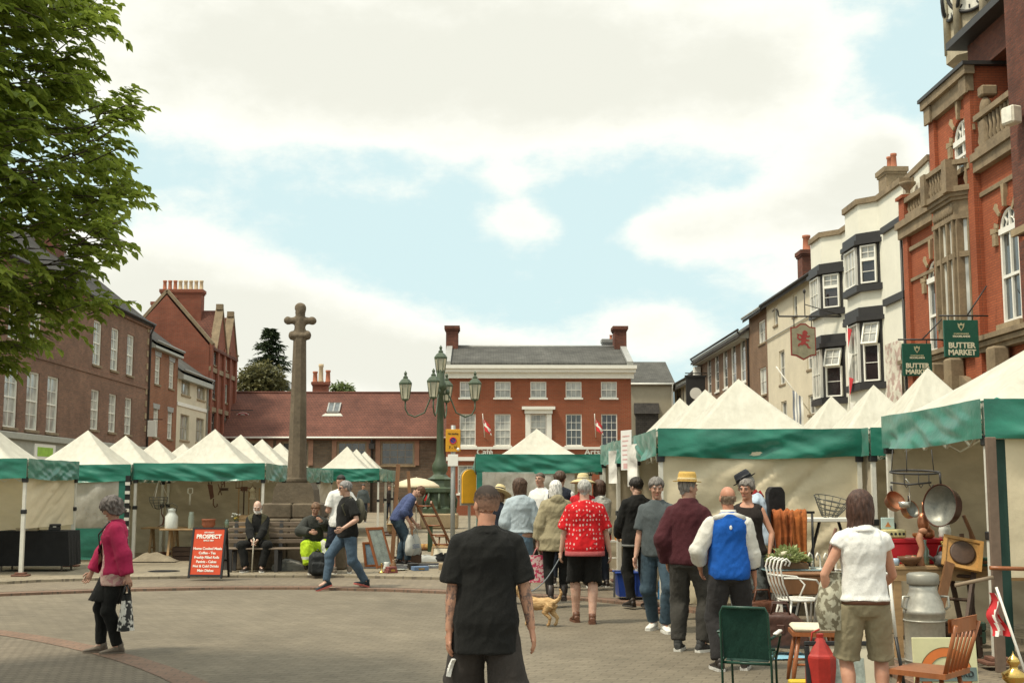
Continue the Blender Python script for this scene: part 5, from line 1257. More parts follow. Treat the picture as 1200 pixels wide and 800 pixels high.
 def beard(s,c):
  mb=MB();mb.M=s.HM.copy();mb.ell((0,.062,-.078),(.045,.042,.042),12,8)
  for sx in(-1,1):mb.tube([(sx*.066,.015,.01),(sx*.06,.035,-.05),(sx*.03,.065,-.09)],[.010,.017,.02],8)
  mb.tube([(-.035,.078,-.05),(0,.1,-.038),(.035,.078,-.05)],[.006,.010,.006],6);me=remesh(mb,.009,2);wrinkle(me,.003,2,40);return s.fin('beard',me,hair_mat(c))
 def hat(s,m,kind='straw',band=None,tilt=-6,name='hat'):
  mb=MB();mb.M=s.HM@Matrix.Translation((0,-.012,.072))@Matrix.Rotation(R(tilt),4,'X')
  P_={'straw':[(.150,-.012),(.152,-.006),(.12,.004),(.092,.012),(.088,.07),(.082,.095),(.05,.092),(0,.085)],'sun':[(.215,-.05),(.218,-.045),(.16,-.01),(.105,.008),(.096,.012),(.092,.07),(.075,.105),(.04,.115),(0,.116)],'trilby':[(.135,.0),(.137,.006),(.105,.0),(.090,.012),(.086,.075),(.074,.105),(.045,.098),(0,.08)],'bucket':[(.125,-.035),(.127,-.03),(.096,.02),(.085,.08),(.07,.09),(0,.092)]}.get(kind)
  if kind=='cap':
   mb.lathe([(.086,-.03),(.088,.01),(.08,.05),(.05,.078),(0,.085)],18,0,oval=1.2);mb.grid(lambda u,v:V((-.075+.15*u,.08+.085*v*(1-(2*u-1)**2*.5),-.018-.02*v-.03*(2*u-1)**2)),10,4,0);mb.grid(lambda u,v:V((-.075+.15*u,.08+.083*v*(1-(2*u-1)**2*.5),-.023-.02*v-.03*(2*u-1)**2)),10,4,0)
  else:mb.lathe(P_,24,0,oval=1.14)
  o=s.fin(name,mb.mesh(name,[]),m)
  if band:
   q=MB();q.M=mb.M;r_=.098 if kind=='sun' else.0925;q.lathe([(r_,.013),(r_+.001,.03),(r_-.002,.042)],24,0,oval=1.14);s.fin('hat_band',q.mesh('hat_band',[]),band,o)
  return o
 def glasses(s,m=None):
  mb=MB();mb.M=s.HM.copy()
  for sx in(-1,1):mb.ell((sx*.033,.092,.014),(.026,.008,.019),10,6);mb.tube([(sx*.056,.084,.02),(sx*.08,.0,.018)],.004,5)
  mb.tube([(-.012,.1,.018),(.012,.1,.018)],.004,5);return s.fin('sunglasses',mb.mesh('sunglasses',[]),m or M_BLK)
 def belt(s,m,z=.06,off=.03):
  mb=MB();s.torso(mb,z-.022,z+.022,off,0,shoulders=False);return s.fin('belt',mb.mesh('belt',[]),m)
 def strap(s,m,pts,w_=.028):
  mb=MB();mb.tube([V(p)for p in pts],[(w_,.006)]*len(pts),6);return s.fin('strap',mb.mesh('strap',[]),m)
 def wp(s,q):return s.o.matrix_basis@(V(q)*s.k)
def tattoo_mat():
 t=NT('tattooed skin');o=t.obj();base=t.mix(t.ramp(t.noise(o,9,4),((.3,0),(.7,1))),(.40,.21,.14),(.52,.29,.19))
 a=t.noise(t.scalev(o,(1,1,.6)),26,5,.6);b=t.noise(o,60,2)
 k=t.math('MULTIPLY',t.ramp(a,((.46,0),(.54,1))),t.ramp(b,((.35,.35),(.6,.85))));t.col(t.mix(k,base,(.075,.065,.065)));return t.set(.5,0,.35)
C=mat_cloth
c_black=C('black cotton',(.011,.011,.010));c_char=C('charcoal twill',(.042,.036,.032));c_denim=C('washed blue denim',(.065,.10,.14),var=.35);c_denimd=C('dark blue denim',(.04,.065,.085),var=.35)
c_white=C('white cotton',(.70,.69,.65),var=.06);c_navy=C('navy cotton',(.018,.022,.032));c_grey=C('slate grey jersey',(.075,.088,.09));c_maroon=C('maroon knitwear',(.062,.016,.02))
c_khaki=C('khaki cotton',(.25,.215,.135),var=.14);c_parka=C('olive beige parka',(.29,.25,.155),var=.14);c_pink=C('raspberry cardigan',(.36,.022,.075));c_pinkp=C('pale pink blouse',(.52,.36,.30),(.40,.2,.2),'mottle',22)
c_sweat=C('pale blue knit',(.36,.42,.45),var=.08);c_skirt=C('light denim skirt',(.16,.25,.34),var=.25);c_red=C('red shirt with white print',(.50,.012,.016),(.66,.40,.36),'dots',24);c_blue=C('bright blue tracksuit',(.010,.085,.36),var=.14)
c_wsleeve=C('off white sleeve',(.60,.58,.52),var=.08);c_dgrey=C('dark grey trousers',(.045,.042,.036),var=.25);c_shirtb=C('blue check shirt',(.085,.11,.22),(.05,.065,.14),'check',40);c_lblue=C('light blue shirt',(.42,.50,.58),var=.08)
c_mottle=C('washed grey trousers',(.10,.11,.105),(.055,.06,.055),'mottle',14);c_tank=C('dark brown vest',(.022,.017,.015));c_olive=C('olive body warmer',(.085,.075,.04));c_jacketd=C('dark anorak',(.04,.042,.036))
c_redd=C('plain red cotton',(.45,.02,.025));c_boot=mat('dark leather',(.03,.022,.018),.45,.25,10);c_tan=mat('brown leather shoe',(.13,.055,.03),.5,.25,8);c_wshoe=C('white canvas shoe',(.66,.65,.60),var=.06);c_gshoe=C('grey suede shoe',(.17,.14,.11));c_tealshoe=C('dark trainer',(.03,.045,.055))
c_straw=mat('straw',(.58,.47,.25),.8,.2,60,.5,bscale=160);c_straw2=mat('golden straw',(.52,.33,.085),.8,.2,60,.5,bscale=160);c_felt=mat('black felt',(.018,.02,.026),.9,.2,20)
HB=(.045,.026,.016);HG=(.26,.25,.23);HD=(.02,.015,.012);HW=(.62,.60,.56)
p=Person('man in a loose black t-shirt with tattooed forearms and a faded haircut, seen from behind',569,903,H=1.675,z0=0,head=4,hyaw=24,build=1.06,hands=[(-.24,-.01,.80),(.31,.0,.80)],feet=[(-.15,.16,0,10,0),(.15,-.14,0,12,0)],skin=(.47,.25,.165),voxel=.006,seed=1,elbow=((-.9,-.5,0),(.9,-.5,0)),curl=.55)
FG=p
p.make_body(tattoo=tattoo_mat(),brow=HD);p.top('t_shirt',c_black,-.215,.84,.028,.024,.012,.553,.010,vox=.008);p.trousers('shorts',c_char,.95,-.02,.010,.030,.008,.009,.03);p.shoes(c_black);hz=(p.HM@V((0,0,0))).z*p.k;t_=NT('faded haircut');o_=t_.obj();sp_=t_.n('ShaderNodeSeparateXYZ');t_.l(o_,sp_.inputs[0]);f_=t_.math('ADD',t_.math('MULTIPLY',t_.math('SUBTRACT',sp_.outputs[2],hz-.035),9.0),t_.math('MULTIPLY',t_.math('SUBTRACT',t_.noise(o_,60,3),.5),.9))
t_.col(t_.mix(t_.ramp(f_,((.05,0),(.95,1))),(.34,.19,.13),(.035,.024,.018)));t_.bump(t_.noise(o_,220,2),.5,.004);t_.set(.7,0,.25)
for st_,vo_ in(('stubble',.003),('fade',.005),('crop',.009)):p.hair(HD,st_,vo_).data.materials[0]=t_.m
q=MB();a,b_=p.leg[0][0],p.leg[0][1];c=a+(b_-a)*.62;q.at((0,0,0));
for i in range(3):q.beam(c+V((-.085-.012*i,-.115+.012*i,.03-.03*i)),c+V((-.105-.006*i,-.085,-.02-.03*i)),.03,.012)
p.fin('shorts_emblem',q.mesh('shorts_emblem',[]),mat('white print',(.75,.74,.7),.7))
p=Person('woman in a raspberry pink cardigan and black leggings walking with a patterned bag',131,765,H=1.56,z0=0,head=108,hyaw=20,hpitch=20,lean=4,fem=True,build=1.04,hands=[(-.27,-.16,.80),(.19,.30,.82)],feet=[(-.085,-.06,0,8,0),(.085,.12,0,4,0)],skin=SK1,seed=2,curl=.9)
PINK=p
p.make_body(brow=HG);p.top('blouse',c_pinkp,-.17,0,.016,0,.03,.545,.006);p.top('cardigan',c_pink,-.075,1.93,.034,.020,.01,.56,.009,openw=.105);p.trousers('leggings',c_black,1.95,.02,.012,.010,.006);p.skirt(c_black,.66,.13,.13,.008);p.shoes(c_gshoe,c_gshoe);p.hair((.12,.10,.09),'curly',.034)
p.strap(M_BLK,[p.tf(.52)@V((-.10,.05,.04)),p.tf(.42)@V((-.03,.175,0)),p.tf(.25)@V((.06,.165,0)),p.tf(.08)@V((.16,.12,0))],.012)
h=p.wp(p.arm[0][2]+V((0,0,-.09)));t=thing('tote_bag','black and white patterned bag carried by the woman in the pink cardigan','bag',h+V((0,0,-.46)),R(100))
q=MB()
def fb(u,v):a=2*PI*u;w_=.15*(1+.10*math.sin(PI*v))*(1-.25*v);return V((w_*math.cos(a)*(.9+.1*math.cos(2*a)),.075*(1.15-.6*v)*math.sin(a),.36*v+.01*noise.noise(V((u*9,v*5,2)))))
q.grid(fb,24,12,0,wrap=True,mfn=lambda u,v:1 if v>.78 else 0);q.poly([fb(k/24,0)for k in range(24)]);q.poly([fb(k/24,.97)for k in range(24)],1);q.build('bag_body',[C('black and white print',(.62,.60,.54),(.035,.035,.035),'mottle',16),c_black],t)
for s_ in(-1,1):q=MB();q.tube([(-.07,s_*.03,.34),(-.05,s_*.015,.43),(0,0,.47),(.05,s_*.015,.43),(.07,s_*.03,.34)],.008,6);q.build('handle',M_BLK,t)
p=Person('white-bearded old man in black and an olive waistcoat seated on the bench',297,670,H=1.74,head=182,pelvis=(0,-.44,-.425),lean=10,hpitch=8,hands=[(-.055,-.02,.60),(.05,.0,.58)],feet=[(-.15,.02,0,14,0),(.15,.02,0,14,0)],skin=SK4,seed=3,build=1.05,belly=.03,elbow=((-1,-.3,-.4),(1,-.3,-.4)),curl=1.0,hgrip=((.4,.5,-.75),(-.4,.5,-.75)))
OLD=p
p.make_body(brow=HW);p.top('jumper',c_black,-.06,1.95,.020,.018,.01,.56,.008);p.top('body_warmer',c_olive,-.12,0,.040,0,.03,.55,.012,openw=.09);p.trousers('trousers',c_black,1.94,.02,.018,.016,.010);p.shoes(c_boot);p.hair(HW,'ring');p.beard(HW)
hs=p.wp((0,.02,.56));q=MB();q.tube([V((0,0,0)),V((.02,.0,hs.z-KERB-.02)),V((.03,.02,hs.z-KERB+.06)),V((.0,.08,hs.z-KERB+.08)),V((-.03,.10,hs.z-KERB+.04))],.013,8);one('walking_stick',q,mat('pale wood stick',(.55,.50,.40),.5),'pale walking stick held upright by the seated old man','walking stick',(hs.x-.02,hs.y-.05,KERB))
p=Person('person in a dark anorak eating on the bench with a hi-vis jacket over the knees',372,672,H=1.72,head=200,pelvis=(0,-.44,-.425),lean=14,hyaw=-12,hpitch=12,hands=[(-.03,.10,1.00),(.16,.02,.78)],feet=[(-.13,.0,0,8,0),(.15,.04,0,10,0)],skin=SK1,seed=4,elbow=((-1,-.2,-1),(1,-.4,-.4)))
HIV=p
p.make_body(brow=HB);p.top('anorak',c_jacketd,-.10,1.95,.034,.026,.02,.565,.013);p.trousers('trousers',c_black,1.94,.02,.018,.016,.010);p.shoes(c_boot);p.hair((.16,.09,.05),'short')
q=MB()
for i in(0,1):
 A,K,F=p.leg[i];q.tube([A+(K-A)*.55+V((0,0,.03)),K+V((0,.02,.02)),K+(F-K)*.35+V((0,.03,0)),K+(F-K)*(.75 if i else.6)+V((.03,.05,0))],[.10,.125,.13,.10],14)
q.tube([p.leg[0][1]+V((0,-.1,0)),p.leg[1][1]+V((0,-.1,.02))],.085,12);me=remesh(q,.013,2);wrinkle(me,.024,5,9);me.transform(Matrix.Scale(p.k,4));me.materials.append(C('fluorescent yellow cloth',(.40,.56,.025),var=.15));me.materials.append(C('silver reflective tape',(.55,.56,.46)))
for f_ in me.polygons:f_.material_index=1 if abs(f_.center.x+.10)<.035 or(abs(f_.center.z-.30)<.03 and f_.center.x>.05)else 0
o=link('hi_vis_jacket',me,None,loc=p.o.location,rz=R(200));tag(o,"fluorescent yellow jacket bundled over the seated person's knees",'jacket')
p=Person('man in a white t-shirt and navy shorts standing with his back turned by the bench',398,672,H=1.80,head=24,hyaw=10,hpitch=6,hands=[(-.16,.24,1.12),(.22,.18,1.08)],feet=[(-.13,-.05,0,10,0),(.20,.06,0,20,0)],skin=SK1,seed=5)
p.make_body(brow=HD);p.top('t_shirt',c_white,-.10,.75,.026,.026,.02,.555,.010);p.trousers('shorts',c_navy,1.05,.02,.020,.030,.010,hemloose=.01);p.shoes(c_gshoe,M_SOLE);p.hair(HD,'crop',.007)
p=Person('grey-haired man in sunglasses, black t-shirt and jeans striding past the bench',406,689,H=1.78,z0=.03,head=122,hyaw=-18,lean=3,build=1.06,belly=.02,pelvis=(0,0,-.045),hands=[(-.27,.20,.98),(.27,-.16,.86)],feet=[(-.09,-.30,.02,4,-14),(.09,.32,.02,6,18)],skin=SK2,seed=6,elbow=((-.6,-1,-.2),(.5,-1,0)),curl=1.1)
p.make_body(brow=HG);p.top('t_shirt',c_black,-.08,.78,.024,.024,.01,.555,.009);p.trousers('jeans',c_denim,1.95,.02,.012,.012,.008);p.shoes(c_tealshoe,C('red trainer sole',(.45,.12,.1)));p.hair((.22,.21,.20),'short',.014);p.glasses()
p.strap(mat('olive rucksack webbing',(.11,.105,.07),.8),[p.tf(.30)@V((-.15,-.10,0)),p.tf(.50)@V((-.115,-.02,.075)),p.tf(.44)@V((-.115,.135,0)),p.tf(.28)@V((-.16,.10,0))],.022)
bp=p.wp(p.tf(.33)@V((0,-.22,0)));q=MB();q.ell((0,0,0),(.15,.085,.21),14,10);q.box(-.10,.10,-.11,-.05,-.15,.02,0,.03);o=one('rucksack',q,mat('olive rucksack cloth',(.10,.095,.065),.85,.2,8),'olive rucksack on the back of the striding man in sunglasses','rucksack',bp,R(122))
p=Person('man in a blue check shirt bending to the right with two white carrier bags',471,662,H=1.80,head=-78,lean=44,hpitch=18,pelvis=(0,-.10,-.03),hands=[(-.22,.30,.82),(.24,.12,.84)],feet=[(-.10,-.05,0,6,0),(.10,.10,0,6,0)],skin=SK1,seed=7,elbow=((-.3,-1,.1),(.3,-1,.1)))
BEND=p
p.make_body(brow=HB);p.top('shirt',c_shirtb,-.05,1.35,.022,.028,.02,.56,.011);p.trousers('jeans',c_denimd,1.94,.02,.014,.014,.009);p.shoes(c_boot);p.hair((.10,.045,.02),'short',.014)
c_bag=mat_vinyl('thin white plastic',(.66,.66,.60),.35,.3,.08)
def carrier(label,loc,rz,s=1.0,seed=0):
 t=thing('carrier_bag',label,'carrier bag',loc,rz,'white carrier bags');q=MB()
 def f(u,v):
  a=2*PI*u;r_=(.155*math.sin(PI*min(1,.12+v*.78))**.6*(1-.42*v))*s;n_=1+.16*noise.noise(V((math.cos(a)*2+seed,math.sin(a)*2,v*3)))
  return V((r_*math.cos(a)*n_,r_*.72*math.sin(a)*n_,.40*s*v-(.015*math.cos(3*a))*(1-v)))
 q.grid(f,22,14,0,wrap=True);q.poly([f(k/22,0)for k in range(22)]);q.build('bag_body',c_bag,t);q=MB();q.tube([(-.05*s,0,.38*s),(-.03*s,0,.47*s),(0,0,.52*s),(.03*s,0,.47*s),(.05*s,0,.38*s)],.008,6);q.build('handle',c_bag,t);q=MB()
 for k in range(3):q.grid(lambda u,v:f(-.25-.09+.18*u,.34+.07*k+.035*v)*1.02+V((0,-.004,-.002)),6,1)
 q.build('blue_print',mat('faded blue print',(.25,.30,.42),.6),t);return t
for i,lab in((0,'white carrier bag hanging at the back of the bending man'),(1,'white carrier bag with blue print in the near hand of the bending man')):
 h=p.wp(p.arm[i][2]+V((0,0,-.10)));carrier(lab,h+V((0,0,-.54)),.3+i,1.05,i)
p=Person('woman in a pale blue jumper and denim skirt with a brown bob, seen from behind',610,700,H=1.70,head=-4,hyaw=-55,fem=True,build=1.10,hands=[(-.22,.10,.90),(.24,.08,.80)],feet=[(-.10,0,0,8,0),(.10,.05,0,8,0)],skin=SK2,seed=8,curl=1.0)
SKW=p
p.make_body(brow=HB);p.top('jumper',c_sweat,.02,1.9,.030,.038,.0,.555,.012);p.skirt(c_skirt,.32,.175,.20,.010);p.shoes(c_boot);p.hair((.075,.042,.026),'long',.022)
h=p.wp(p.arm[1][2]+V((0,0,-.09)));t=thing('straw_bag','round tan straw bag in the hand of the woman in the denim skirt','bag',h+V((0,0,-.40)));q=MB();q.lathe([(.06,0),(.13,.02),(.155,.10),(.14,.20),(.11,.24),(.10,.235)],18);q.build('bag_body',c_straw,t);q=MB();q.tube([(-.09,0,.22),(-.05,0,.35),(0,0,.40),(.05,0,.35),(.09,0,.22)],.01,6);q.build('handle',c_tan,t)
p=Person('person in a wide straw hat and dark top, half hidden beside the tattooed man',585,690,H=1.56,head=-30,hpitch=10,fem=True,hands=[(-.2,.15,.9),(.2,.2,.9)],skin=SK2,seed=9)
p.make_body();p.top('top',c_navy,-.05,1.9,.02,.02);p.trousers('trousers',c_navy);p.shoes(c_boot);p.hair((.2,.12,.07),'bob');p.hat(c_straw,'sun',M_BLK,-14,'straw_hat')
p=Person('man in a white shirt facing the shoppers from in front of the centre stall',634,676,H=1.83,head=140,hyaw=8,hands=[(-.2,.25,1.0),(.2,.25,1.0)],skin=SK1,seed=10,build=1.05)
p.make_body(brow=HD);p.top('shirt',c_white,-.08,1.9,.024,.024,.01,.56,.01);p.trousers('trousers',c_dgrey);p.shoes(c_boot);p.hair((.10,.07,.05),'crop',.006)
p=Person('dark-haired man with a navy body warmer over a white shirt, behind the parka',657,685,H=1.83,head=-12,hyaw=-20,hands=[(-.2,.2,1.0),(.2,.2,1.0)],skin=SK1,seed=11)
p.make_body(brow=HD);p.top('shirt',c_white,-.08,1.9,.018,.02);p.top('body_warmer',c_navy,-.06,0,.040,0,.01,.56);p.trousers('trousers',c_navy);p.shoes(c_boot);p.hair((.07,.04,.025),'short',.02)
p=Person('person in a beige hooded parka, black trousers and ankle boots, seen from behind',652,704,H=1.66,head=6,hyaw=-10,hpitch=8,fem=True,build=1.12,hands=[(-.27,.06,.83),(.20,.22,.95)],feet=[(-.10,-.06,0,8,0),(.12,.05,0,10,0)],skin=SK2,seed=12,curl=1.0)
PARKA=p
p.make_body(brow=HW);p.top('parka',c_parka,-.20,1.85,.042,.034,.03,.57,.014,hood=True);p.trousers('trousers',c_black,1.94,.02,.012,.010);p.shoes(c_boot,c_boot,.12);p.hair(HW,'bob',.022)
h=p.wp(p.arm[0][2]+V((0,0,-.09)));t=thing('cloth_bag','pink and white flowered cloth bag hanging beside the beige parka','bag',h+V((0,0,-.48)),.3);q=MB()
def fb2(u,v):a=2*PI*u;return V((.15*math.cos(a)*(1+.15*math.sin(3*v)),.07*math.sin(a)*(1.1-.7*v),.38*v))
q.grid(fb2,20,10,0,wrap=True);q.poly([fb2(k/20,0)for k in range(20)]);q.build('bag_body',C('pink flowered cotton',(.50,.06,.12),(.62,.45,.42),'mottle',20),t);q=MB();q.tube([(-.08,0,.37),(-.04,0,.46),(0,0,.49),(.04,0,.46),(.08,0,.37)],.01,6);q.build('handle',C('pink strap',(.5,.2,.2)),t)
p=Person('grey-haired man in a red printed shirt and black shorts walking a dog, seen from behind',686,730,H=1.755,z0=0,head=2,hyaw=-4,build=1.22,belly=.05,hands=[(-.30,.10,.84),(.33,.06,.84)],feet=[(-.10,.16,0,8,0),(.08,-.06,0,6,0)],skin=SK2,seed=13,curl=1.1,elbow=((-.8,-.7,0),(.8,-.7,0)))
REDM=p
p.make_body(brow=HG);p.top('printed_shirt',c_red,-.10,.86,.026,.036,.018,.565,.012);q=MB();p.torso(q,-.115,-.055,.042,.020,shoulders=False);p.fin('shirt_hem',q.mesh('shirt_hem',[]),C('dull pink rib',(.34,.08,.08)));p.trousers('shorts',c_black,1.02,.02,.020,.026,.010,hemloose=.01);p.shoes(c_tan,c_tan);p.hair((.34,.33,.30),'short',.012)
p=Person('woman in a golden straw hat, only the hat showing above the red shirt',684,688,H=1.74,head=-20,fem=True,hands=[(-.2,.15,.9),(.2,.2,.9)],seed=14)
p.make_body();p.top('top',c_redd,-.05,1.9,.02,.02);p.trousers('trousers',c_navy);p.shoes(c_boot);p.hair((.25,.16,.09),'bob');p.hat(c_straw,'sun',C('pale hat band',(.45,.4,.3)),-4,'straw_hat')
p=Person('brown-haired woman in a cream top standing just right of the red shirt',704,688,H=1.68,head=30,fem=True,hands=[(-.2,.25,1.0),(.2,.2,.9)],seed=15,skin=SK2)
p.make_body();p.top('top',c_wsleeve,-.05,.8,.02,.02);p.trousers('trousers',c_navy);p.shoes(c_boot);p.hair((.07,.035,.022),'long',.024)
p=Person('dark-haired person in a black jacket and black trousers standing by the blue crate',748,711,H=1.76,z0=.03,head=20,hyaw=14,hpitch=18,build=1.08,hands=[(-.14,.30,.98),(.16,.28,.96)],feet=[(-.08,.05,0,6,0),(.10,-.08,0,10,0)],skin=SK2,seed=16)
p.make_body(brow=HD);p.top('jacket',c_black,-.10,1.95,.036,.030,.015,.575,.012,neckoff=.02);q=MB();p.torso(q,-.115,-.085,.045,.015,shoulders=False);p.fin('jacket_hem',q.mesh('jacket_hem',[]),C('grey rib',(.16,.16,.15)));p.trousers('trousers',c_black,1.94);p.shoes(c_boot,C('dark sole',(.05,.045,.04)));p.hair(HD,'short',.02)
p=Person('man in a slate grey t-shirt, jeans and white canvas shoes facing the maroon jumper',772,739,H=1.79,z0=0,head=158,hyaw=22,hpitch=14,hands=[(-.24,.10,.84),(.24,.10,.84)],feet=[(-.10,.10,0,30,0),(.10,-.16,0,6,0)],skin=SK1,seed=17,pelvis=(0,0,-.015))
p.make_body(brow=HG);p.top('t_shirt',c_grey,-.08,.85,.022,.024,.012,.56,.009);p.trousers('jeans',c_denimd,1.95,.02,.014,.014,.009);p.shoes(c_wshoe);p.hair((.15,.135,.12),'short',.018)
p=Person('man in a maroon jumper, dark trousers and golden straw trilby standing with his back turned',809,763,H=1.775,z0=0,head=-24,hyaw=-42,build=1.06,belly=.02,hands=[(-.24,.02,.90),(.22,.22,.98)],feet=[(-.13,.02,0,4,0),(.12,.02,0,30,0)],skin=SK1,seed=18,elbow=((-.5,-1,0),(.5,-1,0)),curl=1.2)
p.make_body(brow=HG);p.top('jumper',c_maroon,-.07,1.95,.030,.026,.006,.585,.011,neckoff=.025);p.trousers('trousers',c_dgrey,1.95,.02,.020,.018,.011);p.shoes(C('dark grey trainer',(.05,.05,.048)));p.hair((.22,.2,.18),'short',.006);p.hat(c_straw2,'trilby',c_straw,-2,'trilby_hat')
p=Person('balding man in a blue tracksuit top with white sleeves, seen from behind',857,785,H=1.675,z0=0,head=-2,hyaw=6,build=.99,belly=.03,hands=[(-.26,.16,.96),(.27,.10,.84)],feet=[(-.12,-.02,0,12,0),(.14,.06,0,16,0)],skin=(.45,.22,.14),seed=19,elbow=((-.8,-.8,-.1),(.7,-.8,-.1)))
p.make_body(brow=HG);p.top('tracksuit_top',c_blue,-.07,1.58,.026,.014,.008,.555,.012,sl_m=c_wsleeve,cuff=c_navy);q=MB();q.tube([p.tf(.545)@V((0,-.01,0)),p.tf(.60)@V((0,-.008,0))],[.088,.076],16);p.fin('collar',q.mesh('collar',[]),c_wsleeve)
q=MB()
q.tube([p.tf(.52)@V((-.15,-.06,-.005)),p.tf(.53)@V((-.07,-.088,.012)),p.tf(.535)@V((0,-.095,.012)),p.tf(.53)@V((.07,-.088,.012)),p.tf(.52)@V((.15,-.06,-.005))],[(.03,.02)]*5,8)
p.fin('shoulder_panel',q.mesh('shoulder_panel',[]),c_wsleeve);q=MB();q.at(tuple(p.tf(.43)@V((-.0,-.152,0)))).ell((0,0,0),(.014,.006,.022));p.fin('back_emblem',q.mesh('back_emblem',[]),c_white)
p.trousers('trousers',C('charcoal trousers',(.03,.028,.028)),1.95,.02,.018,.016,.010);p.shoes(c_boot,C('pale trainer sole',(.5,.48,.44)));p.hair((.17,.12,.08),'ring')
p=Person('woman in a dark sleeveless top and washed grey trousers, hand in pocket, facing the square',879,738,H=1.66,z0=KERB,head=158,hyaw=-14,hpitch=6,fem=True,build=1.12,hands=[(-.26,.06,.90),(.24,.10,.92)],feet=[(-.12,.0,0,12,0),(.12,.03,0,12,0)],skin=(.50,.26,.17),seed=20,elbow=((-1,-.5,0),(1,-.5,0)))
p.make_body(brow=HG);p.top('vest_top',c_tank,-.06,0,.016,0,.015,.50,.008);p.trousers('trousers',c_mottle,1.95,.02,.016,.018,.010);p.shoes(c_tan,c_tan,.1);p.hair((.17,.15,.13),'short',.02)
p=Person('person in a black trilby, red neckerchief and light blue shirt behind the sleeveless woman',900,727,H=1.76,z0=KERB,head=72,hpitch=-6,lean=20,hands=[(-.2,.34,.88),(.2,.36,.9)],skin=SK1,seed=21)
p.make_body(brow=HG);p.top('shirt',c_lblue,-.06,1.5,.026,.028,.01,.565,.01);q=MB();q.tube([p.tf(.555)@V((0,-.01,0)),p.tf(.615)@V((0,.0,0))],[.085,.075],14);q.tube([p.tf(.57)@V((.0,-.08,0)),p.tf(.50)@V((.03,-.12,0))],[(.05,.02),(.02,.012)],8);p.fin('neckerchief',q.mesh('neckerchief',[]),C('red neckerchief',(.35,.03,.03)));p.trousers('trousers',c_khaki);p.shoes(c_boot);p.hair((.3,.28,.25),'short',.012);p.hat(c_felt,'trilby',M_BLK,-4,'trilby_hat')
p=Person('brown-haired woman in a white sleeveless top and khaki shorts browsing the near stall',1018,856,H=1.635,z0=0,head=-6,hyaw=-30,hpitch=8,fem=True,build=.95,hands=[(-.25,.06,.92),(.18,.30,1.02)],feet=[(-.12,.0,0,8,0),(.12,.02,0,8,0)],skin=(.50,.27,.18),voxel=.008,seed=22,elbow=((-1,-.5,0),(.7,-1,-.2)),curl=1.0)
WHT=p
p.make_body(brow=HB);p.top('blouse',c_white,.015,.22,.030,.014,.0,.553,.010,vox=.01);p.belt(c_tan,.012,.016);p.trousers('shorts',c_khaki,.93,.03,.010,.020,.009,.010,hemloose=0,flare=.006);p.shoes(c_tan,c_tan);p.hair((.06,.028,.018),'long',.024)
h=p.wp(p.arm[0][2]+V((0,0,-.05)));t=thing('floral_bag','bulging shoulder bag in silvery leaf-patterned cloth against the white-topped woman','bag',h+V((.03,.0,-.12)),.5);q=MB()
def fb3(u,v):a=2*PI*u;n_=1+.13*noise.noise(V((math.cos(a)*2.5,math.sin(a)*2.5,v*4)));return V(((.135-.05*v)*math.cos(a)*n_*(.6+.6*math.sin(PI*min(1,.15+v*.8))),.10*math.sin(a)*n_*(.6+.5*math.sin(PI*min(1,.15+v*.8))),.40*v))
q.grid(fb3,24,16,0,wrap=True);q.poly([fb3(k/24,0)for k in range(24)]);q.poly([fb3(k/24,.999)for k in range(24)]);q.build('bag_body',C('silver leaf print',(.42,.40,.30),(.17,.15,.10),'mottle',24,rough=.5),t);q=MB();q.tube([(-.05,0,.38),(.0,.02,.56),(.08,.04,.70),(.10,.10,.6),(.05,.05,.38)],.012,6);q.build('strap',c_tan,t)
for lab,px_,py_,H_,hd,tp,hr in(('distant person in a red top beside the lamp pedestal',503,606,1.7,160,c_redd,(.3,.2,.1)),('distant person in dark clothes under the far stall, left of the bending man',456,610,1.65,170,c_tank,(.08,.04,.02)),('distant grey-topped person seen between the striding man and the far stall',425,612,1.7,190,c_grey,(.05,.04,.03))):
 p=Person(lab,px_,py_,H=H_,head=hd,voxel=.014,seed=px_);p.make_body(eyes=False);p.top('top',tp,-.06,1.9,.024,.024,vox=.018);p.trousers('trousers',c_navy,vox=.018);p.shoes(c_boot);p.hair(hr,'short',.018)
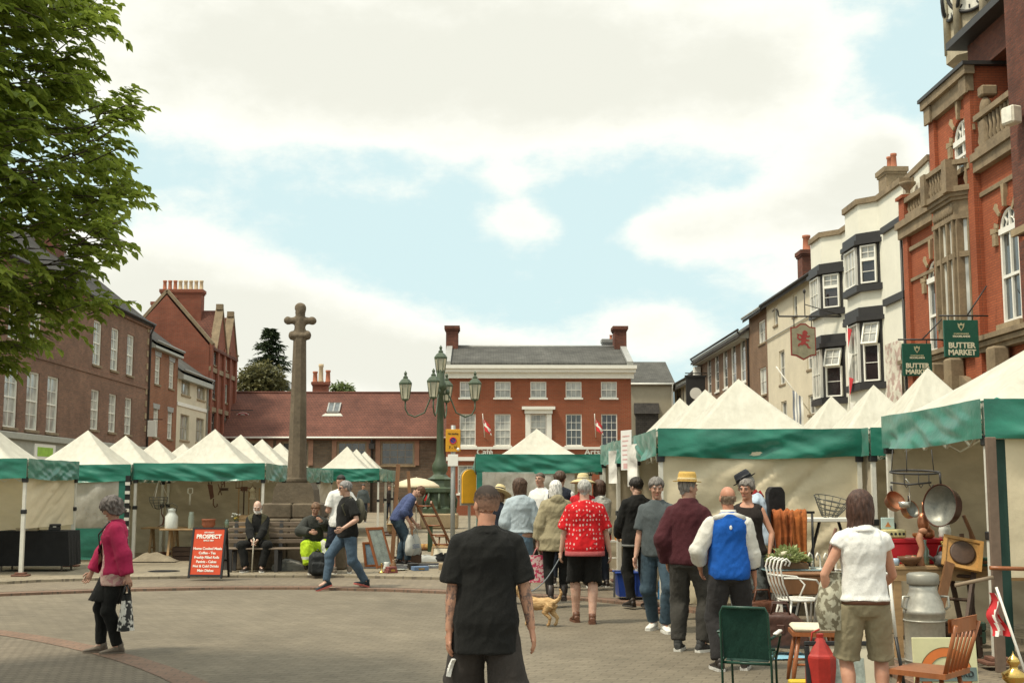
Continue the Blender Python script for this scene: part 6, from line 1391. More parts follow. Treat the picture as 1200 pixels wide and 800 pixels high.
def make_dog():
 loc=onZ(632,733,0);t=thing('dog','small tan dog on a lead trotting beside the tattooed man','dog',loc,R(62));mb=MB()
 mb.tube([(0,-.20,.27),(0,-.12,.275),(0,.0,.265),(0,.12,.27),(0,.19,.28)],[.055,.078,.074,.088,.070],14,flat=.9)
 mb.tube([(0,.17,.29),(0,.23,.35),(0,.26,.40)],[.062,.05,.05],12);mb.ell((0,.29,.42),(.052,.062,.052),12,8);mb.tube([(0,.32,.41),(0,.38,.395),(0,.405,.39)],[.036,.026,.020],10)
 for sx in(-1,1):
  mb.tube([(sx*.05,.15,.25),(sx*.052,.14,.15),(sx*.05,.15,.09),(sx*.05,.15,.03),(sx*.05,.17,.018)],[.042,.026,.020,.018,.02],9)
  y=-.02 if sx>0 else.03
  mb.tube([(sx*.045,-.17,.26),(sx*.055,-.13+y,.17),(sx*.052,-.20+y,.105),(sx*.05,-.185+y,.03),(sx*.05,-.16+y,.018)],[.058,.040,.022,.018,.02],9)
  mb.tube([(sx*.03,.275,.46),(sx*.05,.27,.48),(sx*.062,.285,.43)],[(.024,.008),(.022,.008),(.008,.004)],8)
 mb.tube([(0,-.21,.29),(0,-.27,.34),(0,-.30,.41),(0,-.28,.46)],[.028,.024,.018,.010],9)
 me=remesh(mb,.009,3);wrinkle(me,.005,3,22);fc=MB()
 for sx in(-1,1):fc.ell((sx*.026,.338,.436),(.008,.006,.008),8,5)
 fc.ell((0,.41,.397),(.014,.01,.011),8,5);join_into(me,fc,1)
 t2=NT('short tan fur');o=t2.obj();f=t2.noise(t2.scalev(o,(1,.3,1)),60,3);g=t2.noise(o,6,3);t2.col(t2.mix(t2.ramp(t2.math('ADD',t2.math('MULTIPLY',f,.5),t2.math('MULTIPLY',g,.5)),((.35,0),(.65,1))),(.30,.16,.06),(.58,.40,.20)));t2.bump(f,.8,.01);t2.set(.8,0,.2)
 me.materials.append(t2.m);me.materials.append(M_BLK);link('body',me,t);q=MB();q.tube([(.06*math.cos(a*PI/8),.215+.03*math.sin(a*PI/8),.335+.05*math.sin(a*PI/8))for a in range(16)],.010,6,closed=True);q.build('collar',c_redd,t)
 return t
dog=make_dog()
h=REDM.wp(REDM.arm[0][2]+V((0,.05,-.06)));n_=dog.matrix_basis@V((0,.2,.38));q=MB();q.tube([h+(n_-h)*(i/8)+V((0,0,-.10*math.sin(PI*i/8)))for i in range(9)],.008,6);q.ell(h,(.025,.05,.06));one('dog_lead',q,mat('grey webbing',(.16,.18,.19),.7),'grey dog lead running from the red-shirted man\'s hand to the dog','lead')
def leaf_mat(name,c1,c2,tr=.35):
 t=NT(name);g=t.n('ShaderNodeNewGeometry');f=t.math('ADD',t.math('MULTIPLY',g.outputs['Random Per Island'],.65),t.math('MULTIPLY',t.noise(t.obj(),.8,3),.5));c=t.mix(t.ramp(f,((.25,0),(.85,1))),c1,c2);t.col(c);t.set(.5,0,.3)
 q=t.n('ShaderNodeBsdfTranslucent');t.l(t.mix(.4,c,mul(c2,1.5)),q.inputs[0]);mx=t.n('ShaderNodeMixShader');mx.inputs[0].default_value=tr;t.l(t.b.outputs[0],mx.inputs[1]);t.l(q.outputs[0],mx.inputs[2]);t.l(mx.outputs[0],t.out.inputs[0]);return t.m
BARK=mat('grey brown bark',(.11,.085,.06),.95,.35,5,.8,bscale=22,stretch=(1,1,.3))
def leaf(mb,p,d,n_,L,w_):
 s_=d.cross(n_).normalized();a=mb.p(p);b=mb.p(p+d*L*.45+s_*w_+n_*w_*.25);c=mb.p(p+d*L-n_*L*.12);e=mb.p(p+d*L*.45-s_*w_+n_*w_*.25);mb.face((a,b,c));mb.face((a,c,e))
def leaf6(mb,p,d,n_,L,w_):
 s_=d.cross(n_).normalized();up=n_*(w_*.3);a=mb.p(p);t_=mb.p(p+d*L-n_*L*.15);q=[mb.p(p+d*(L*f)+s_*(sg*w_*g)+up)for sg in(1,-1)for f,g in((.25,.85),(.62,.8))]
 mb.face((a,q[0],q[1],t_));mb.face((a,t_,q[3],q[2]))
def big_tree():
 T0=V((-5.57,9.3,0));t=thing('broadleaf_tree','broad leafy green tree whose crown overhangs the square at the left','tree',T0)
 prof=[(2.28,0.2),(2.42,1.05),(2.68,1.6),(2.88,1.83),(3.08,2.1),(3.27,2.33),(3.53,2.46),(3.8,2.49),(4.12,2.52),(4.52,2.55),(4.68,2.19),(4.98,2.26),(5.43,2.36),(6.15,2.23),(6.81,1.77),(7.46,1.05),(7.92,0.13)]
 def rad(z):
  for(a,ra),(b,rb)in zip(prof,prof[1:]):
   if a<=z<=b:return ra+(rb-ra)*(z-a)/(b-a)
  return 0
 r_=random.Random(11);tk=MB();tk.tube([(0,0,-.1),(.02,0,.5),(.0,.04,1.4),(.06,0,2.5),(0,.06,3.9),(.07,0,5.3),(.04,0,6.6)],[.20,.155,.135,.12,.085,.05,.02],14);tk.build('trunk',BARK,t)
 lb=MB();cr=MB()
 def twig(p,d,L,nl,big=1.0):
  q=p.copy();side=1
  if r_.random()<.5:lb.tube([p-d*.15,p+d*L*.5+V((0,0,-.01)),p+d*L*.95+V((0,0,-.05))],[.006,.004,.002],3)
  for i in range(nl):
   d=(d+V((r_.uniform(-.18,.18),r_.uniform(-.18,.18),r_.uniform(-.20,.08)))).normalized();q=q+d*(L/nl);h=V((-d.y,d.x,0));h=h.normalized()if h.length>.01 else V((1,0,0))
   ld=(d*r_.uniform(.3,.9)+h*side*r_.uniform(.6,1)+V((0,0,r_.uniform(-.55,.1)))).normalized();side=-side
   leaf6(cr,q,ld,(V((r_.uniform(-.35,.35),r_.uniform(-.35,.35),1))).normalized(),r_.uniform(.065,.105)*big,r_.uniform(.022,.034)*big)
   if r_.random()<.5:leaf6(cr,q,(d+V((0,0,r_.uniform(-.6,.2)))).normalized(),V((r_.uniform(-.5,.5),r_.uniform(-.5,.5),1)).normalized(),r_.uniform(.06,.10)*big,.027*big)
 for i in range(26):
  a=r_.uniform(0,2*PI);z=2.7+3.9*r_.random();R_=rad(min(7,z+.45))*.7;e=V((math.cos(a)*R_,math.sin(a)*R_,min(7.2,z+.45)));m=e*.5+V((0,0,z*.42));lb.tube([V((0,0,z*.8)),m,e],[.045,.03,.010],7)
 n=0
 while n<2100:
  a=r_.uniform(0,2*PI);z=r_.uniform(2.35,7.85);f=r_.random()**.45;R_=rad(z)
  if R_<.2:continue
  vis=math.cos(a)>-.2 and math.sin(a)<.5 and z<6.0
  if not vis and r_.random()<.6:continue
  k=noise.noise(V((math.cos(a)*2.2,math.sin(a)*2.2,z*1.2)));R2=R_*f*(1+.10*k)
  if noise.noise(V((math.cos(a)*R2*1.4,math.sin(a)*R2*1.4,z*1.4+3)))>.42:continue
  c=V((math.cos(a)*R2,math.sin(a)*R2,z));n+=1
  for j in range(3):
   b=a+r_.uniform(-.8,.8);twig(c+V((r_.uniform(-.13,.13),r_.uniform(-.13,.13),r_.uniform(-.1,.1))),V((math.cos(b),math.sin(b),r_.uniform(-.15,.45))),r_.uniform(.23,.40),9)
 for(px,py)in((150,128),(160,122),(165,118),(158,140),(150,165),(155,215),(160,240),(150,265),(140,300),(130,345),(143,350),(118,20),(112,55)):
  c=onY(px-30,py+8,9.0+r_.uniform(-.4,.4))-T0
  for j in range(5):b=r_.uniform(-1.1,.4);twig(c+V((r_.uniform(-.13,.07),r_.uniform(-.13,.13),r_.uniform(-.08,.08))),V((math.cos(b),math.sin(b),r_.uniform(.0,.5))),.24,7)
 lb.build('limbs',BARK,t);cr.build('crown',leaf_mat('broad green leaf',(.085,.135,.018),(.28,.345,.055),.52),t,fix=False)
big_tree()
def conifer(label,px,pyt,Y,wpx,seed,group=None):
 top=onY(px,pyt,Y);t=thing('conifer_tree',label,'tree',(top.x,Y,0));r_=random.Random(seed);H_=top.z;Rm=wpx/FPX*Y/2;tk=MB();tk.tube([(0,0,0),(0,0,H_*.95)],[.35,.03],8);tk.build('trunk',BARK,t);cr=MB()
 for i in range(300):
  z=H_*(.25+.74*r_.random()**.8);k=(1-z/H_);R_=Rm*(k*1.35)**.75*r_.uniform(.55,1.15)+.15;a=r_.uniform(0,2*PI);d=V((math.cos(a),math.sin(a),0))
  for j in range(26):
   f=(j+1)/26;p=V((0,0,z))+d*(R_*f)+V((0,0,-.35*R_*f*f+.18*R_*f**4));s_=V((-d.y,d.x,0))*r_.choice((-1,1))
   leaf(cr,p,(d*.5+s_*r_.uniform(.3,1)+V((0,0,r_.uniform(-.5,.25)))).normalized(),V((r_.uniform(-.4,.4),r_.uniform(-.4,.4),1)).normalized(),r_.uniform(.3,.6),r_.uniform(.06,.11))
 cr.build('crown',leaf_mat('dark conifer needles',(.022,.038,.020),(.06,.085,.038),.15),t,fix=False)
def bush_tree(label,px,pyt,Y,wpx,seed,c1,c2,n=2600,ls=.5):
 top=onY(px,pyt,Y);t=thing('round_tree',label,'tree',(top.x,Y,0));r_=random.Random(seed);H_=top.z;Rm=wpx/FPX*Y/2;tk=MB();tk.tube([(0,0,0),(.2,0,H_*.8)],[.35,.06],8);tk.build('trunk',BARK,t);cr=MB();cz=H_-Rm*.9
 for i in range(n):
  v=V((r_.gauss(0,1),r_.gauss(0,1),r_.gauss(0,1))).normalized();k=1+.28*noise.noise(v*2.2+V((seed,0,0)));p=V((v.x*Rm,v.y*Rm,v.z*Rm*.9))*(k*r_.random()**.35);p.z+=cz
  leaf(cr,p,V((r_.gauss(0,1),r_.gauss(0,1),r_.gauss(0,.6)-.3)).normalized(),V((r_.uniform(-.5,.5),r_.uniform(-.5,.5),1)).normalized(),ls*r_.uniform(.6,1.2),ls*.28)
 cr.build('crown',leaf_mat(label[:30],c1,c2,.25),t,fix=False)
conifer('tall dark conifer rising behind the long tiled roof',317,381,105,120,5)
bush_tree('olive green rounded tree in front of the conifer behind the tiled roof',306,424,98,62,3,(.06,.062,.026),(.17,.16,.065),3600,.42)
bush_tree('pale green leafy tree top peeping over the tiled roof beside the chimney',402,447,100,34,9,(.07,.10,.03),(.16,.20,.07),700)
WOODB=mat('weathered bench slat',(.16,.12,.085),.8,.3,4,.3,stretch=(.3,1,1));WOOD=mat('brown wood',(.20,.095,.04),.55,.35,5,.3,stretch=(1,1,.25));WOODL=mat('pale wood',(.36,.23,.11),.6,.3,5,.3,stretch=(.3,1,1));WOODD=mat('dark wood',(.065,.035,.02),.55,.35,6,.2);WOODR=mat('reddish varnished wood',(.26,.09,.032),.35,.3,5,.15,stretch=(1,1,.25))
CROSS=mat('blackened gritstone',(.135,.105,.07),.95,.4,2.5,.9,bscale=16);STEEL=mat('brushed steel',(.45,.44,.40),.35,.2,8,metal=.8);WIRE=mat('dark wire',(.10,.10,.085),.5,.2,9,metal=.4);COPPER=mat('aged copper',(.40,.17,.09),.35,.3,9,metal=.8);WHITEM=mat('white painted metal',(.72,.70,.63),.4,.08,6);BRASS=mat('polished brass',(.62,.42,.13),.2,.15,9,metal=1.0)
def cross():
 t=thing('stone_market_cross','tall weathered stone market cross on a stepped stone base','stone cross',(-3.93,25.35,KERB));s=25.35/FPX
 for hw,z0_,z1_ in((1.15,0,.66),(.86,.66,.98),(.60,.98,1.28)):
  k=MB();n_=2
  for i in range(2):
   for j in range(2):k.box(-hw+i*hw+.006,-hw+(i+1)*hw-.006,-hw+j*hw+.006,-hw+(j+1)*hw-.006,z0_+.002,z1_,0,.03)
  me=k.mesh('step',CROSS);link('step',me,t)
 k=MB();k.prism([(-.43,1.28),(.43,1.28),(.40,1.55),(.33,1.69),(-.33,1.69),(-.40,1.55)],-.43,.43);k.build('socket_stone',CROSS,t)
 k=MB();zb_,zt_=1.69,4.74
 def sh(u,v):a=2*PI*u+PI/8;r_=.205-.07*v;q=round(a/(PI/4));return V((r_*math.cos(a)*(1.0),r_*math.sin(a),zb_+(zt_-zb_)*v))
 k.grid(sh,8,12,0,False,wrap=True);k.lathe([(.22,1.69),(.21,1.78),(.2,1.8)],8,0,a0=PI/8);k.build('shaft',CROSS,t)
 k=MB();zc=5.05;k.tube([(0,0,zt_-.25),(0,0,zc+.06)],[.125,.11],12);k.tube([(0,0,zc+.0),(0,0,zc+.24)],[.085,.11],12);k.ell((0,0,zc+.27),(.125,.10,.11))
 k.ell((0,0,zt_-.01),(.21,.15,.085));
 for sx in(-1,1):k.ell((sx*.15,0,zt_+.0),(.085,.11,.095));k.tube([(0,0,zc),(sx*.22,0,zc)],[.085,.07],12);k.ell((sx*.25,0,zc),(.09,.085,.085))
 me=remesh(k,.022,2);wrinkle(me,.012,4,9);me.materials.append(CROSS);link('cross_head',me,t)
cross()
def bench():
 a,b=onY(264,640,23.85),onY(389,640,23.85);L=b.x-a.x;t=thing('park_bench','weathered slatted park bench at the foot of the stone cross','bench',((a.x+b.x)/2,23.82,KERB));k=MB()
 for i in range(4):k.box(-L/2,L/2,-.22+i*.11,-.13+i*.11,.42,.45,0,.008)
 k.build('seat',WOODB,t);k=MB()
 for i in range(4):k.box(-L/2,L/2,.24+i*.018,.265+i*.018,.52+i*.11,.60+i*.11,0,.008)
 k.build('backrest',WOODB,t)
 for x in(-L/2+.15,0,L/2-.15):
  k=MB();k.beam((x,-.22,0),(x,-.2,.42),.07,.06);k.beam((x,.2,0),(x,.33,.95),.07,.06);k.beam((x,-.22,.40),(x,.26,.40),.06,.05);k.build('leg',GUT,t)
bench()
def lamp():
 Y=48.0;t=thing('street_lamp','ornate green cast-iron street lamp with five lanterns on a heavy pedestal','street lamp',(onY(515.5,560,Y).x,Y,KERB));GRN=mat('lamp green paint',(.06,.085,.05),.5,.25,3);s=Y/FPX
 Z=lambda py:onY(516,py,Y).z-KERB
 k=MB();k.box(-.72,.72,-.72,.72,0,Z(601),0,.05);k.build('plinth',STONE,t)
 k=MB();z0_=Z(601);k.lathe([(.70,z0_),(.70,z0_+.18),(.55,z0_+.28),(.52,z0_+.75),(.66,z0_+.82),(.66,z0_+.95),(.5,z0_+1.02),(.46,z0_+1.25),(.52,z0_+1.32),(.34,z0_+1.42),(.27,z0_+1.5)],8,0,a0=PI/8,sm=False)
 for i in range(8):a=PI/4*i;k.tube([(.6*math.cos(a),.6*math.sin(a),z0_+.2),(.66*math.cos(a),.66*math.sin(a),z0_+.5),(.52*math.cos(a),.52*math.sin(a),z0_+.8)],[.07,.05,.06],6)
 k.build('pedestal',GRN,t);k=MB();za,zb_=z0_+1.45,Z(450);zm=Z(548)
 k.lathe([(.25,za),(.2,zm-.3),(.3,zm-.1),(.31,zm+.1),(.2,zm+.3),(.145,zm+.6),(.115,zb_-.3),(.24,zb_-.2),(.26,zb_-.05),(.17,zb_+.1),(.13,Z(420)),(.09,Z(420)+.1)],16);k.build('column',GRN,t)
 lm=MB();lm.lathe([(.07,0),(.15,.06),(.17,.1),(.255,.72),(.285,.74),(.285,.80),(.19,.93),(.10,1.0),(.11,1.06),(.06,1.1),(.05,1.16),(.075,1.22),(.0,1.34)],6,0,sm=False,mfn=lambda i:1 if i==2 else 0)
 for i in range(6):a=PI/3*i;lm.rod((.172*math.cos(a),.172*math.sin(a),.1),(.262*math.cos(a),.262*math.sin(a),.73),.018,5)
 gl=mat_glass('cream lantern glass',(.46,.44,.33),.25);capm=mat('pale lamp top',(.30,.30,.22),.5,.25,5);me=lm.mesh('lantern',[GRN,gl]);me.transform(Matrix.Scale(.9,4))
 link('lantern',me,t,loc=(0,0,Z(447)+.25))
 zl=Z(470)
 for a,r_ in((PI,1.38),(0,1.36),(R(258),1.1),(R(78),1.0)):
  d=V((math.cos(a),math.sin(a),0));k=MB();k.tube([d*.12+V((0,0,zl+.25)),d*.28+V((0,0,zl+.32)),d*.42+V((0,0,zl+.05)),d*.62+V((0,0,zl-.45)),d*(r_*.72)+V((0,0,zl-.62)),d*(r_-.12)+V((0,0,zl-.52)),d*r_+V((0,0,zl-.3)),d*r_+V((0,0,zl))],.032,7);k.ell(d*.28+V((0,0,zl+.36)),(.09,.09,.11));ar=k.build('arm',GRN,t);link('lantern',me,ar,loc=d*r_+V((0,0,zl)))
lamp()
def parking_sign():
 Y=24.0;q=onY(531,516,Y);t=thing('parking_sign','yellow parking restriction plate on a plain grey pole','sign',(q.x,Y,KERB));z=q.z-KERB;k=MB();k.rod((0,.05,0),(0,.05,z+.3),.045,12);k.build('pole',mat('galvanised steel',(.30,.31,.29),.5,.15,5,metal=.3),t)
 YEL=mat('yellow sign face',(.62,.30,.015),.5,.08,4);k=MB();k.box(-.145,.145,-.02,0,z-.22,z+.22,0,.008);pl=k.build('plate',YEL,t);k=MB();k.at((0,-.022,z-.0)).tube([(0,0,0),(0,-.004,0)],.062,20);k.build('disc',mat('sign blue',(.03,.045,.20),.5),pl);k=MB();k.tube([(.062*math.cos(i*PI/12),-.026,z+.062*math.sin(i*PI/12))for i in range(24)],.010,5,closed=True);k.beam((-.045,-.028,z+.045),(.045,-.028,z-.045),.014,.006);k.build('red_ring',M_RED,pl)
 lettering('No loading',.045,M_BLK,pl,(0,-.0225,z+.135),bold=.0008);lettering('7 - 10',.07,M_BLK,pl,(0,-.0225,z-.135),bold=.001)
 k=MB();k.box(-.10,.10,-.02,0,z-.50,z-.27,0,.006);k.build('small_plate',PAINT_W,t);k=MB();k.ell((.10,-.035,z-.17),(.03,.02,.03));k.build('sticker',PAINT_W,pl)
parking_sign()
def a_board():
 q=onZ(240,677,KERB);t=thing('a_board','red-orange A-board menu with white lettering in a black frame','A-board',(q.x,q.y,KERB),R(-9));w_,h_=.30,.90;RED=mat('red orange board',(.56,.060,.015),.5,.08,4);tl=R(12)
 Mx=Matrix.Rotation(-tl,4,'X')
 k=MB();k.M=Mx;k.box(-w_+.02,w_-.02,-.012,.012,.06,h_-.02);b=k.build('front_panel',RED,t);k=MB();k.M=Mx
 for x in(-w_,w_):k.box(x-.018,x+.018,-.02,.02,0,h_)
 k.box(-w_+.018,w_-.018,-.02,.02,h_-.03,h_);k.box(-w_+.018,w_-.018,-.02,.02,.03,.06);k.build('frame',M_BLK,t)
 def at(z):p=Mx@V((0,-.0135,z));return p
 def tx(s_,sz,z,bold):o=lettering(s_,sz,PAINT_W,b,at(z),bold=bold);o.rotation_euler=(PI/2-tl,0,0)
 tx('PROSPECT',.098,.735,.004);tx('SINCE 1869',.038,.665,.001);tx('LEEK MARKET',.03,.81,.001)
 for i,s_ in enumerate(('Home Cooked Meals','Coffee - Tea','Freshly Filled Rolls','Paninis - Cakes','Hot & Cold Drinks','Main Dishes')):tx(s_,.062,.52-i*.078,.0016)
 dy=2*h_*math.sin(tl);k=MB()
 for x in(-w_,w_):k.beam((x,dy,0),(x,dy*.5+.02,h_*math.cos(tl)),.035,.03)
 k.beam((-w_,dy*.8,.3),(w_,dy*.8,.3),.02,.03);k.build('rear_frame',M_BLK,t);k=MB();k.poly([(-w_,dy*.93,.12),(w_,dy*.93,.12),(w_,dy*.55,h_-.1),(-w_,dy*.55,h_-.1)]);k.build('rear_panel',mat('grey board back',(.3,.3,.28),.7),t)
a_board()
BCL=C('black tablecloth',(.014,.014,.014))
def clothed_table(label,cx,cy,w_,d,h,m=BCL,rz=0,z0=KERB,group='tables under black cloths'):
 t=thing('market_table',label,'table',(cx,cy,z0),rz,group);k=MB();k.box(-w_/2,w_/2,-d/2,d/2,h-.03,h,0,.006);k.build('table_top',WOODL,t);k=MB();n=60
 def f(u,v):
  P4=[(-w_/2,-d/2),(w_/2,-d/2),(w_/2,d/2),(-w_/2,d/2)];s_=u*4;i=int(s_)%4;q=s_-int(s_);a,b=P4[i],P4[(i+1)%4];x,y=a[0]+(b[0]-a[0])*q,a[1]+(b[1]-a[1])*q;e=1+.02;fl=.035*noise.noise(V((u*40,v*.7,cx)))*v+.05*v
  L=math.hypot(x,y);return V((x*e+x/L*fl,y*e+y/L*fl,h+.006-(h-.10)*v))
 k.grid(f,72,8,0,wrap=True);k.poly([f(i/72,0)for i in range(72)]);k.build('tablecloth',m,t)
 for x in(-w_/2+.1,w_/2-.1):
  for y in(-d/2+.08,d/2-.08):k=MB();k.rod((x,y,0),(x,y,h-.03),.018,6);k.build('leg',STEEL,t)
 return t
clothed_table('table under a black cloth at the left frame edge in the nearest far-side stall',-10.9,23.0,1.7,.7,.76)
clothed_table('table under a black cloth with a drooping corner beside the nearest stall leg',-8.75,24.2,1.35,.7,.76)
BOXK=mat('black case',(.02,.02,.02),.5,.3,8)
def case(label,x,y,z,w_,d,h,rz=0,m=BOXK):
 k=MB();k.box(-w_/2,w_/2,-d/2,d/2,0,h*.6,0,.012);k.box(-w_/2-.004,w_/2+.004,-d/2-.004,d/2+.004,h*.6+.001,h,0,.012);k.box(-.03,.03,-d/2-.015,-d/2-.002,h*.5,h*.68,1);return one('display_case',k,[m,STEEL],label,'case',(x,y,z),rz)
zt=KERB+.766
case('small black case on the black cloth at the frame edge',-11.35,22.85,zt,.34,.25,.20,.1);case('flat black tray on the black cloth left of the stall leg',-10.75,22.9,zt,.6,.3,.08,-.1);case('low pale box on the black cloth beside the stall leg',-8.9,24.05,zt,.4,.25,.06,.2,mat('buff card',(.45,.38,.26),.8));case('dark box on the drooping black cloth, right of the stall leg',-8.4,24.1,zt,.22,.2,.13,.3)
k=MB();k.rod((-.35,0,.0),(.2,.1,.55),.016);k.rod((-.1,0,0),(.3,.1,.5),.016);k.rod((-.3,.02,.06),(-.02,.05,.1),.012);one('folded_trestle',k,M_BLK,'black folded metal trestle leaning against the black cloth at the frame edge','trestle',(-11.2,22.45,KERB))
t0=thing('stall_front_panel','clear plastic stall front with green edging behind the woman in pink','stall panel',(-9.2,26.86,KERB),0)
k=MB();sheet(k,(-1.38,0),(1.18,0),1.78,.72,0,.07,3,26,12,drag=1.5);k.build('clear_window',M_CLEAR,t0);k=MB();sheet(k,(1.18,0),(1.40,0),1.78,.05,0,.02,5,4,10);sheet(k,(-1.38,-.004),(1.178,-.004),.72,.05,0,.05,6,20,8);k.build('green_border',M_GREENW,t0)
k=MB();k.box(-.10,.10,-.004,.004,-.15,.15);one('paper_notice',k,mat('white paper',(.72,.70,.66),.8,.05),'white sheet of paper fixed to the green edge of the clear stall front','notice',(-8.02,26.78,KERB+.58),.05)
k=MB();k.box(-.05,.05,-.02,.02,0,1.85)
for i in range(9):k.box(-.052,.052,-.026,-.021,.12+i*.19,.19+i*.19,1)
one('stall_side_strip',k,[M_BLK,M_ALU],'black and white laced strip hanging at the edge of the clear-fronted stall','strip',(-7.82,26.85,KERB))
def trestle_table(label,cx,cy,w_,d,h,top=WOODL,legm=WOODL,rz=0,z0=KERB,group=None,th=.035):
 t=thing('trestle_table',label,'table',(cx,cy,z0),rz,group);k=MB();k.box(-w_/2,w_/2,-d/2,d/2,h-th,h,0,.006);k.build('table_top',top,t)
 for x in(-w_/2+.18,w_/2-.18):
  for s_ in(-1,1):k=MB();k.beam((x,s_*d*.42,0),(x,s_*d*.1,h-th),.05,.04);k.build('leg',legm,t)
  k=MB();k.beam((x,-d*.3,h*.35),(x,d*.3,h*.35),.04,.03);k.build('stretcher',legm,t)
 return t
trestle_table('trestle table with milk churn and flask behind the red A-board',-6.2,27.3,1.9,.6,.70,WOODL);trestle_table('trestle table at the left of the tool stall, below the hanging basket',-7.35,28.2,.9,.6,.70,WOODL)
zt=KERB+.70
def lat(name,label,cat,prof,m,loc,n=18,mfn=None,extra=None,rz=0,group=None,rot=None):k=MB();k.lathe(prof,n,0,mfn=mfn);(extra(k)if extra else None);return one(name,k,m,label,cat,loc,rz,group,rot)
CHURNW=mat('white enamel',(.68,.70,.64),.3,.08,5)
lat('enamel_churn','white enamel milk can with wire handle on the trestle table','milk can',[(.135,0),(.14,.02),(.14,.26),(.09,.33),(.075,.36),(.085,.38),(.09,.42),(.04,.44),(0,.445)],[CHURNW,WIRE],(-6.93,27.15,zt),extra=lambda k:k.tube([(-.09,0,.36),(-.12,0,.48),(0,0,.56),(.12,0,.48),(.09,0,.36)],.008,6,1))
lat('flask','grey green flask standing right of the white milk can','flask',[(.06,0),(.065,.02),(.065,.25),(.05,.29),(.048,.36),(.0,.365)],mat('sage enamel',(.30,.34,.27),.35),(-6.5,27.15,zt))
lat('terracotta_pot','squat terracotta pot on the trestle table','pot',[(.09,0),(.15,.09),(.14,.17),(.155,.18),(.155,.21),(.12,.21),(.11,.12)],POT_T,(-6.12,27.15,zt))
lat('glass_jar','greenish glass jar beside the terracotta pot','jar',[(.05,0),(.055,.14),(.035,.17),(.04,.2),(0,.2)],mat_glass('green glass',(.16,.22,.16)),(-5.72,27.15,zt))
k=MB();r_=random.Random(2)
for i in range(9):p_=V((r_.uniform(-.08,.08),r_.uniform(-.05,.05),r_.uniform(.22,.36)));k.rod((0,0,.12),p_,.005,5,1);k.ell(p_,(.028,.028,.018),8,5,2 if i%3 else 3)
k.lathe([(.05,0),(.06,.12),(.05,.14)],12);one('flower_posy',k,[CHURNW,mat('stem green',(.06,.12,.03),.7),mat('white petals',(.7,.7,.62),.8),mat('yellow petals',(.7,.5,.1),.8)],'little posy of pale flowers on the trestle table above the A-board','flowers',(-5.52,27.1,zt))
def crate(label,x,y,z,w_,d,h,rz=0,m=WOODL,group='wooden crates'):
 k=MB()
 for i in range(3):
  z0_=h*i/3+.005;z1_=h*(i+1)/3-.012;k.box(-w_/2,w_/2,-d/2,-d/2+.012,z0_,z1_);k.box(-w_/2,w_/2,d/2-.012,d/2,z0_,z1_);k.box(-w_/2,-w_/2+.012,-d/2+.013,d/2-.013,z0_,z1_);k.box(w_/2-.012,w_/2,-d/2+.013,d/2-.013,z0_,z1_)
 for x_ in(-1,1):
  for y_ in(-1,1):k.box(x_*(w_/2-.035)-.02,x_*(w_/2-.035)+.02,y_*(d/2-.03)-.015,y_*(d/2-.03)+.015,0,h)
 k.box(-w_/2+.013,w_/2-.013,-d/2+.013,d/2-.013,.005,.018);return one('wooden_crate',k,m,label,'crate',(x,y,z),rz,group)
crate('pale slatted crate standing on end beside the posy on the trestle table',-5.32,27.25,zt,.26,.3,.3);crate('dark crate under the trestle table behind the A-board',-6.7,27.5,KERB,.5,.35,.3,.1,WOODD);crate('pale crate on the paving right of the A-board',-5.3,26.75,KERB,.36,.3,.42,.2,WOODL)
case('red metal box under the trestle table beside the A-board',-6.1,27.2,KERB,.4,.3,.28,.1,mat('red box paint',(.32,.03,.03),.5));
k=MB();k.grid(lambda u,v:V((.5*(u-.5)*2,.22*(v-.5)*2,.02+.17*math.sin(PI*u)*math.sin(PI*v)*(1+.5*noise.noise(V((u*5,v*5,3)))))),18,12);one('dust_sheet',k,C('crumpled beige sheet',(.24,.20,.14)),'crumpled beige sheet on the paving under the trestle table','cloth',(-7.2,26.85,KERB))
def hanging(name,label,cat,loc,build,mats,rz=0):k=MB();build(k);return one(name,k,mats,label,cat,loc,rz)
q=onY(186,578,27.2)
def hb(k):
 for i in range(5):r_=.20-.012*i*i;k.tube([(r_*math.cos(j*PI/10),r_*math.sin(j*PI/10),-.06*i+.02)for j in range(20)],.006,5,closed=True)
 for j in range(10):a=j*PI/5;k.tube([(.2*math.cos(a),.2*math.sin(a),.02),(.19*math.cos(a),.19*math.sin(a),-.08),(.12*math.cos(a),.12*math.sin(a),-.2),(.02*math.cos(a),.02*math.sin(a),-.24)],.006,5)
 for j in range(3):a=j*PI*2/3+.4;k.rod((.2*math.cos(a),.2*math.sin(a),.02),(0,0,.42),.005,5,1)
hanging('hanging_basket','wire hanging basket suspended in the tool stall','hanging basket',(q.x,q.y,q.z-.10),hb,[WIRE,PAINT_W])
RUSTT=mat('rusty tool iron',(.13,.06,.04),.8,.35,14);tools=[]
